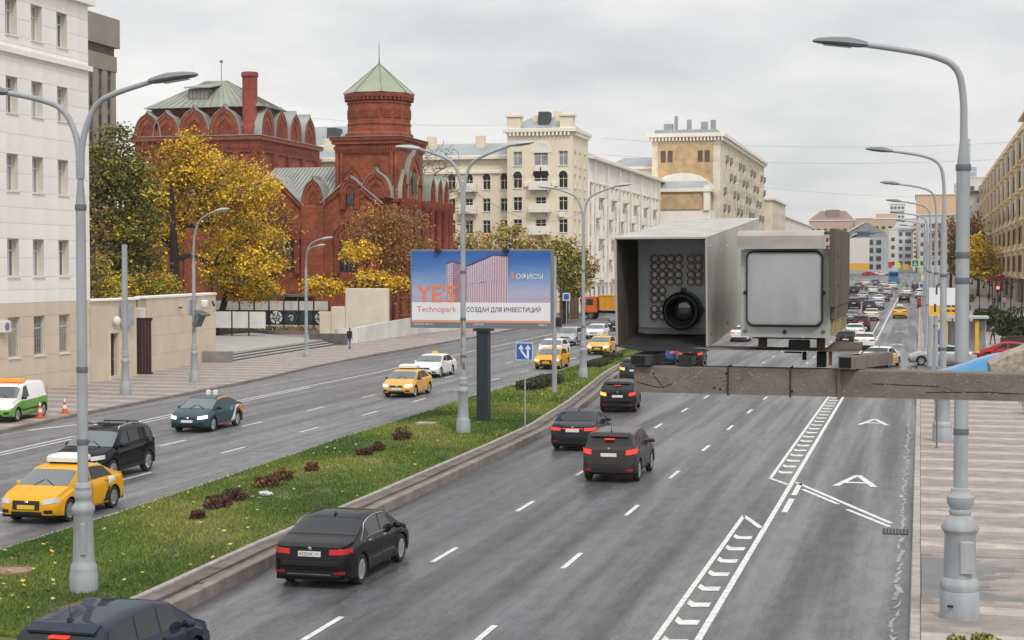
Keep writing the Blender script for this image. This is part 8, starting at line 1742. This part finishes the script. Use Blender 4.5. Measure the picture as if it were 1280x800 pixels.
# radar unit
tl, tr_ = atY(924, 311, 4.42), atY(1044, 311, 4.42); ar, ur, vr = basis(1190, 322); O2 = (tl + tr_) / 2; RW = .1285; RH = .236; RL_ = .62
M5 = Matrix(((ur.x, ar.x, vr.x, O2.x), (ur.y, ar.y, vr.y, O2.y), (ur.z, ar.z, vr.z, O2.z), (0, 0, 0, 1)))
T = thing('radar_unit', 'weathered grey radar box with a rounded pale cover, right unit on the beam', 'radar unit', O2); T.matrix_world = M5
M_RB = mat('radar_box_paint', (.32, .345, .325), .6, var=.25, vs=8, det=8); M_RCAP = mat('radar_cap_worn', (.37, .345, .32), .6, var=.28, vs=5, det=8, stretch=(1, 1, 3)); M_RCOV = mat('radar_cover', (.33, .34, .35), .45, var=.12, vs=14, det=9, stretch=(1, 1, .4), bump=.05, bs=80, bd=.002); M_RSIDE = mat('radar_side_weathered', (.10, .078, .058), .85, var=.4, vs=7, det=9, stretch=(1, 1, .35)); M_OXID = mat('ochre_oxide', (.26, .20, .095), .85, var=.6, vs=9, det=8)
q = MB(); q.bevbox(-RW + .006, RW - .014, .012, RL_, -RH, .0, .004); part('box', q, M_RB, T)
q = MB(); q.bevbox(-RW + .004, RW - .012, .004, .0118, -RH - .002, -.002, .001); fc = part('front_plate', q, M_RB, T)
def rrect(w, h, r, n=6): return [(sx_ * (w - r) + r * math.cos(a0 + math.pi / 2 * k / n), sz_ * (h - r) + r * math.sin(a0 + math.pi / 2 * k / n)) for sx_, sz_, a0 in ((1, 1, 0), (-1, 1, math.pi / 2), (-1, -1, math.pi), (1, -1, 1.5 * math.pi)) for k in range(n + 1)]
cx, cz = -.006, -.108
q = MB(); pts = rrect(.103, .103, .020); q.prism(pts, .006, 0, frameM((cx, .004, cz), (1, 0, 0), (0, 0, 1)) ); part('cover_shadow_gap', q, mat('shadow_gap_black', (.018, .018, .018), .7), fc)  # black plate painted in for the shadow gap around the cover
q = MB(); rings = [(.0985, .0985, .018, .0062), (.0985, .0985, .018, .016), (.0955, .0955, .016, .021), (.088, .088, .012, .0225)]; vs = []; n_ = 28
for w, h, r, d in rings: vs += [(cx + x, .004 - d, cz + y) for x, y in rrect(w, h, r)]
q.add(vs, [(i * n_ + k, i * n_ + (k + 1) % n_, (i + 1) * n_ + (k + 1) % n_, (i + 1) * n_ + k) for i in range(3) for k in range(n_)] + [tuple(3 * n_ + k for k in range(n_))]); part('radar_cover', q, M_RCOV, T, smooth=35, recalc=True)
q = MB(); q.prism([(0, 0), (0, .035), (.01, .046), (.03, .05), (RL_ - .01, .052), (RL_ - .01, .047), (.03, .045), (.013, .04), (.006, .033), (.006, 0)], RW * 2 - .026, 0, frameM((-RW - .002, -.03, -.0), (0, 1, 0), (0, 0, 1))); part('rain_cap', q, M_RCAP, T, recalc=True)
q = MB(); q.bevbox(RW - .0125, RW + .003, -.035, RL_ * .95, -RH * .66, .054, .002); q.bevbox(RW - .0115, RW + .001, .0, RL_ * .9, -RH * .80, -RH * .662, .002); part('side_guard', q, M_RSIDE, T)
q = MB(); q.bevbox(RW - .013, RW - .004, .012, RL_ * .9, -RH + .002, -RH * .80 - .001, .001); part('oxidised_edge', q, M_OXID, T); 
for x, z in ((-.112, -.118), (.098, -.118), (-.005, -.225), (-.112, -.222), (.098, -.222)): q = MB(); q.lathe([(.0055, 0), (.0055, .003), (.003, .005)], (x, .0035, z), 8, axis=AxY); part('screw', q, M_RUST if z < -.2 and abs(x) > .05 else M_TRIM, fc)
for x, z in ((.006, -.02), (.006, -.10)): q = MB(); q.lathe([(.004, 0), (.004, .002)], (RW + .003, .06, z), 8, axis=Matrix.Rotation(math.pi / 2, 3, 'Y')); part('screw', q, M_TRIM, T)
# beam with its brackets
bl0, br0 = atY(792, 457, 4.5), atY(1280, 469.5, 4.5); dx = (br0 - bl0).normalized(); hb = .0745
T = thing('support_beam', 'old grey painted steel beam with flaking paint carrying the camera boxes', 'beam', bl0); Z_ = Vector((0, 0, 1)); dyv = Vector((0, 1, 0)); Mb = Matrix(((dx.x, 0, 0, bl0.x), (dx.y, 1, 0, bl0.y), (dx.z, 0, 1, bl0.z), (0, 0, 0, 1))); T.matrix_world = Mb
q = MB(); segs = 60; Lb = 3.4
q.bevbox(0, Lb, 0, .07, -hb, 0, .003); part('beam', q, M_BEAM, T)
q = MB(); q.bevbox(-.0015, -.0002, .008, .062, -hb + .008, -.008, .001); part('end_opening', q, M_UNDER, T)
# flakes of lifted paint
rr = random.Random(9); q = MB()
for k in range(700):
    x = rr.uniform(.02, 1.35); z = -rr.uniform(.004, hb - .01); w, h = rr.uniform(.002, .007), rr.uniform(.001, .0035)
    if rr.random() < .5 + .4 * math.sin(x * 5) ** 2: q.add([(x - w, -.0006, z), (x, -.0006, z - h), (x + w, -.0022, z + rr.uniform(-.001, .001)), (x, -.0018, z + h)], [(0, 1, 2), (0, 2, 3)])
part('paint_flakes', q, mat('paint_flake', (.29, .26, .24), .75, var=.2, vs=30), T, stuff=True)
q = MB()
for pts in ([(.01, -.046), (.06, -.058), (.085, -.060), (.10, -.052), (.115, -.048)], [(.055, -.012), (.06, -.03), (.075, -.046), (.085, -.060)], [(.80, -.056), (.95, -.052), (1.06, -.055)], [(.66, -.036), (.84, -.040)]): q.tube([(x, -.0004, z) for x, z in pts], .0011, 4)
part('paint_cracks', q, M_UNDER, T, stuff=True)
for px_ in (910, 988, 1049):
    x = (atY(px_, 470, 4.5) - bl0).dot(dx); q = MB(); w = .0022 if px_ < 1000 else .006; q.tube([(x, -.004, .003), (x, -.004, -hb - .003), (x, .074, -hb - .003), (x, .074, .003), (x, -.004, .003)], w, 5); part('wire_tie', q, M_CAMD if px_ < 1000 else M_BEAM, T)
for px_, py_ in ((893, 484), (900, 485.5), (990, 488), (1047, 489), (908, 466)):
    c = atY(px_, py_, 4.5) - bl0; q = MB(); q.lathe([(.003, 0), (.003, .002)], (c.dot(dx), -.0002, c.z), 8, axis=AxY); part('bolt', q, M_UNDER, T)
q = MB(); q.bevbox(Lb - .12, Lb + .12, -.10, .16, -bl0.z - dx.z * Lb + .14, -hb - .003, .02); part('beam_post', q, M_LP, T)
def bp_(px_, py_, Y=4.5): c = atY(px_, py_, Y) - bl0; return Vector((c.dot(dx), Y - 4.5, c.z))
def beam_box(name, pxa, pya, pxb, pyb, y0, y1, m, b=.002):
    p, r = bp_(pxa, pya, 4.5 + y0), bp_(pxb, pyb, 4.5 + y0); q = MB(); q.bevbox(p.x, r.x, y0, y1, r.z, p.z, b); return part(name, q, m, T)
beam_box('square_tube', 788, 443.5, 814, 456.7, -.02, .25, M_CAMD); t0_ = bp_(790, 445, 4.48); t1_ = bp_(806, 455, 4.48); q = MB(); q.bevbox(t0_.x, t1_.x, -.0215, -.0203, t1_.z, t0_.z, .0005); part('tube_opening', q, M_UNDER, T)
beam_box('clamp_block', 848, 444, 864, 457, .0, .1, M_TRIM); 
beam_box('mount_plate', 868, 434.5, 1048, 438.2, -.02, .12, M_RSIDE); beam_box('mount_plate', 940, 421, 1030, 423.3, .0, .03, M_RUST)
for a, b in ((948, 958), (1021, 1031)): beam_box('spacer', a, 421.5, b, 434.3, -.01, .02, mat('rust_dark', (.10, .055, .03), .9, var=.5, vs=30))
beam_box('latch', 986, 424, 1012, 433.8, .0, .03, M_TRIM); beam_box('hanging_rod', 1003, 438.5, 1008, 449, .0, .012, M_UNDER); beam_box('bar', 980, 438.5, 1002, 440.5, .0, .02, M_UNDER); beam_box('upright_clamp', 1021, 438.5, 1032, 458, .0, .05, M_UNDER); beam_box('threaded_rod', 1036, 438.5, 1040, 456, .0, .012, M_RUST)
beam_box('stub_tube', 1048, 444, 1070, 460.5, -.03, .0, M_BEAM, .001)
p, r = bp_(1048, 443.5, 4.47), bp_(1067, 460, 4.47); q = MB(); M6 = Matrix.Translation((p.x, -.03, p.z)) @ Matrix.Rotation(-.35, 4, 'Z'); q.bevbox(0, (r.x - p.x), 0, .30, r.z - p.z, 0, .002, 0, M6); part('stub_tube', q, M_BEAM, T); q = MB(); q.bevbox(.004, (r.x - p.x) - .004, -.0015, -.0005, r.z - p.z + .004, -.004, .0005, 0, M6); part('tube_opening', q, M_UNDER, T)
p, r = bp_(1030, 436, 4.5), bp_(1070, 426, 4.75); q = MB(); q.add([p + Vector((0, 0, 0)), p + Vector((.10, .02, .004)), r + Vector((.02, 0, 0)), r + Vector((-.06, 0, 0)), p + Vector((0, 0, -.006)), p + Vector((.10, .02, -.002)), r + Vector((.02, 0, -.006)), r + Vector((-.06, 0, -.006))], [(0, 1, 2, 3), (4, 7, 6, 5), (0, 4, 5, 1), (1, 5, 6, 2), (2, 6, 7, 3), (3, 7, 4, 0)]); part('mount_plate', q, M_RSIDE, T, recalc=True)
# wedge of speckled stone and the blue canopy just behind the beam at the right
c0 = atY(1238, 457, 4.62); T = thing('speckled_wedge', 'rusty speckled wedge plate resting on the beam at the right edge', 'wedge', c0); f = lambda x, y: atY(x, y, 4.62) - c0
q = MB(); P_ = [f(1238, 457), f(1239, 471), f(1290, 473), f(1340, 473), f(1340, 408), f(1279, 438.5), f(1262, 444)]; q.add([(v.x, 0, v.z) for v in P_] + [(v.x, .25, v.z) for v in P_], [tuple(range(7))] + [tuple(range(13, 6, -1))] + [(i, (i + 1) % 7, 7 + (i + 1) % 7, 7 + i) for i in range(7)]); part('plate', q, mat('stone_speckled', (.36, .31, .24), .85, var=.45, vs=60, det=6, bump=.4, bs=90, bd=.003), T, recalc=True)
c0 = atY(1190, 465, 5.2); T = thing('blue_canopy', 'glossy blue curved plastic canopy showing above the beam at the right', 'canopy', c0); q = MB(); n = 12; ed = [(1166, 466), (1185, 461.5), (1205, 455.5), (1222, 449.5), (1240, 444.5), (1255, 442), (1270, 441), (1300, 441)]; vs = []
for x, y in ed:
    p0 = atY(x, y, 5.2) - c0
    for k in range(6): a = math.pi / 2 * k / 5; vs.append((p0.x, -.10 * math.sin(a), max(p0.z - .12 * (1 - math.cos(a)), -.012)))
q.add(vs, [(i * 6 + k, i * 6 + k + 1, (i + 1) * 6 + k + 1, (i + 1) * 6 + k) for i in range(len(ed) - 1) for k in range(5)]); sh_ = part('shell', q, mat('plastic_blue', (.03, .24, .48), .3, coat=.5, var=.08), T, smooth=60, recalc=True)
md = sh_.modifiers.new('thickness', 'SOLIDIFY'); md.thickness = .006
# ================================================================== THIN HAZE
q = MB(); q.box(-420, 420, -30, 1800, -1.2, 175); hz = put('haze', q.mesh('haze', bpy.data.materials.new('haze_air'))); hz['kind'] = 'stuff'
hm_ = hz.data.materials[0]; hm_.use_nodes = True; hm_.node_tree.nodes.clear(); hv = hm_.node_tree.nodes.new('ShaderNodeVolumePrincipled'); ho = hm_.node_tree.nodes.new('ShaderNodeOutputMaterial'); hm_.node_tree.links.new(hv.outputs[0], ho.inputs['Volume'])
hv.inputs['Density'].default_value = .00012; hv.inputs['Color'].default_value = (.93, .95, 1, 1)
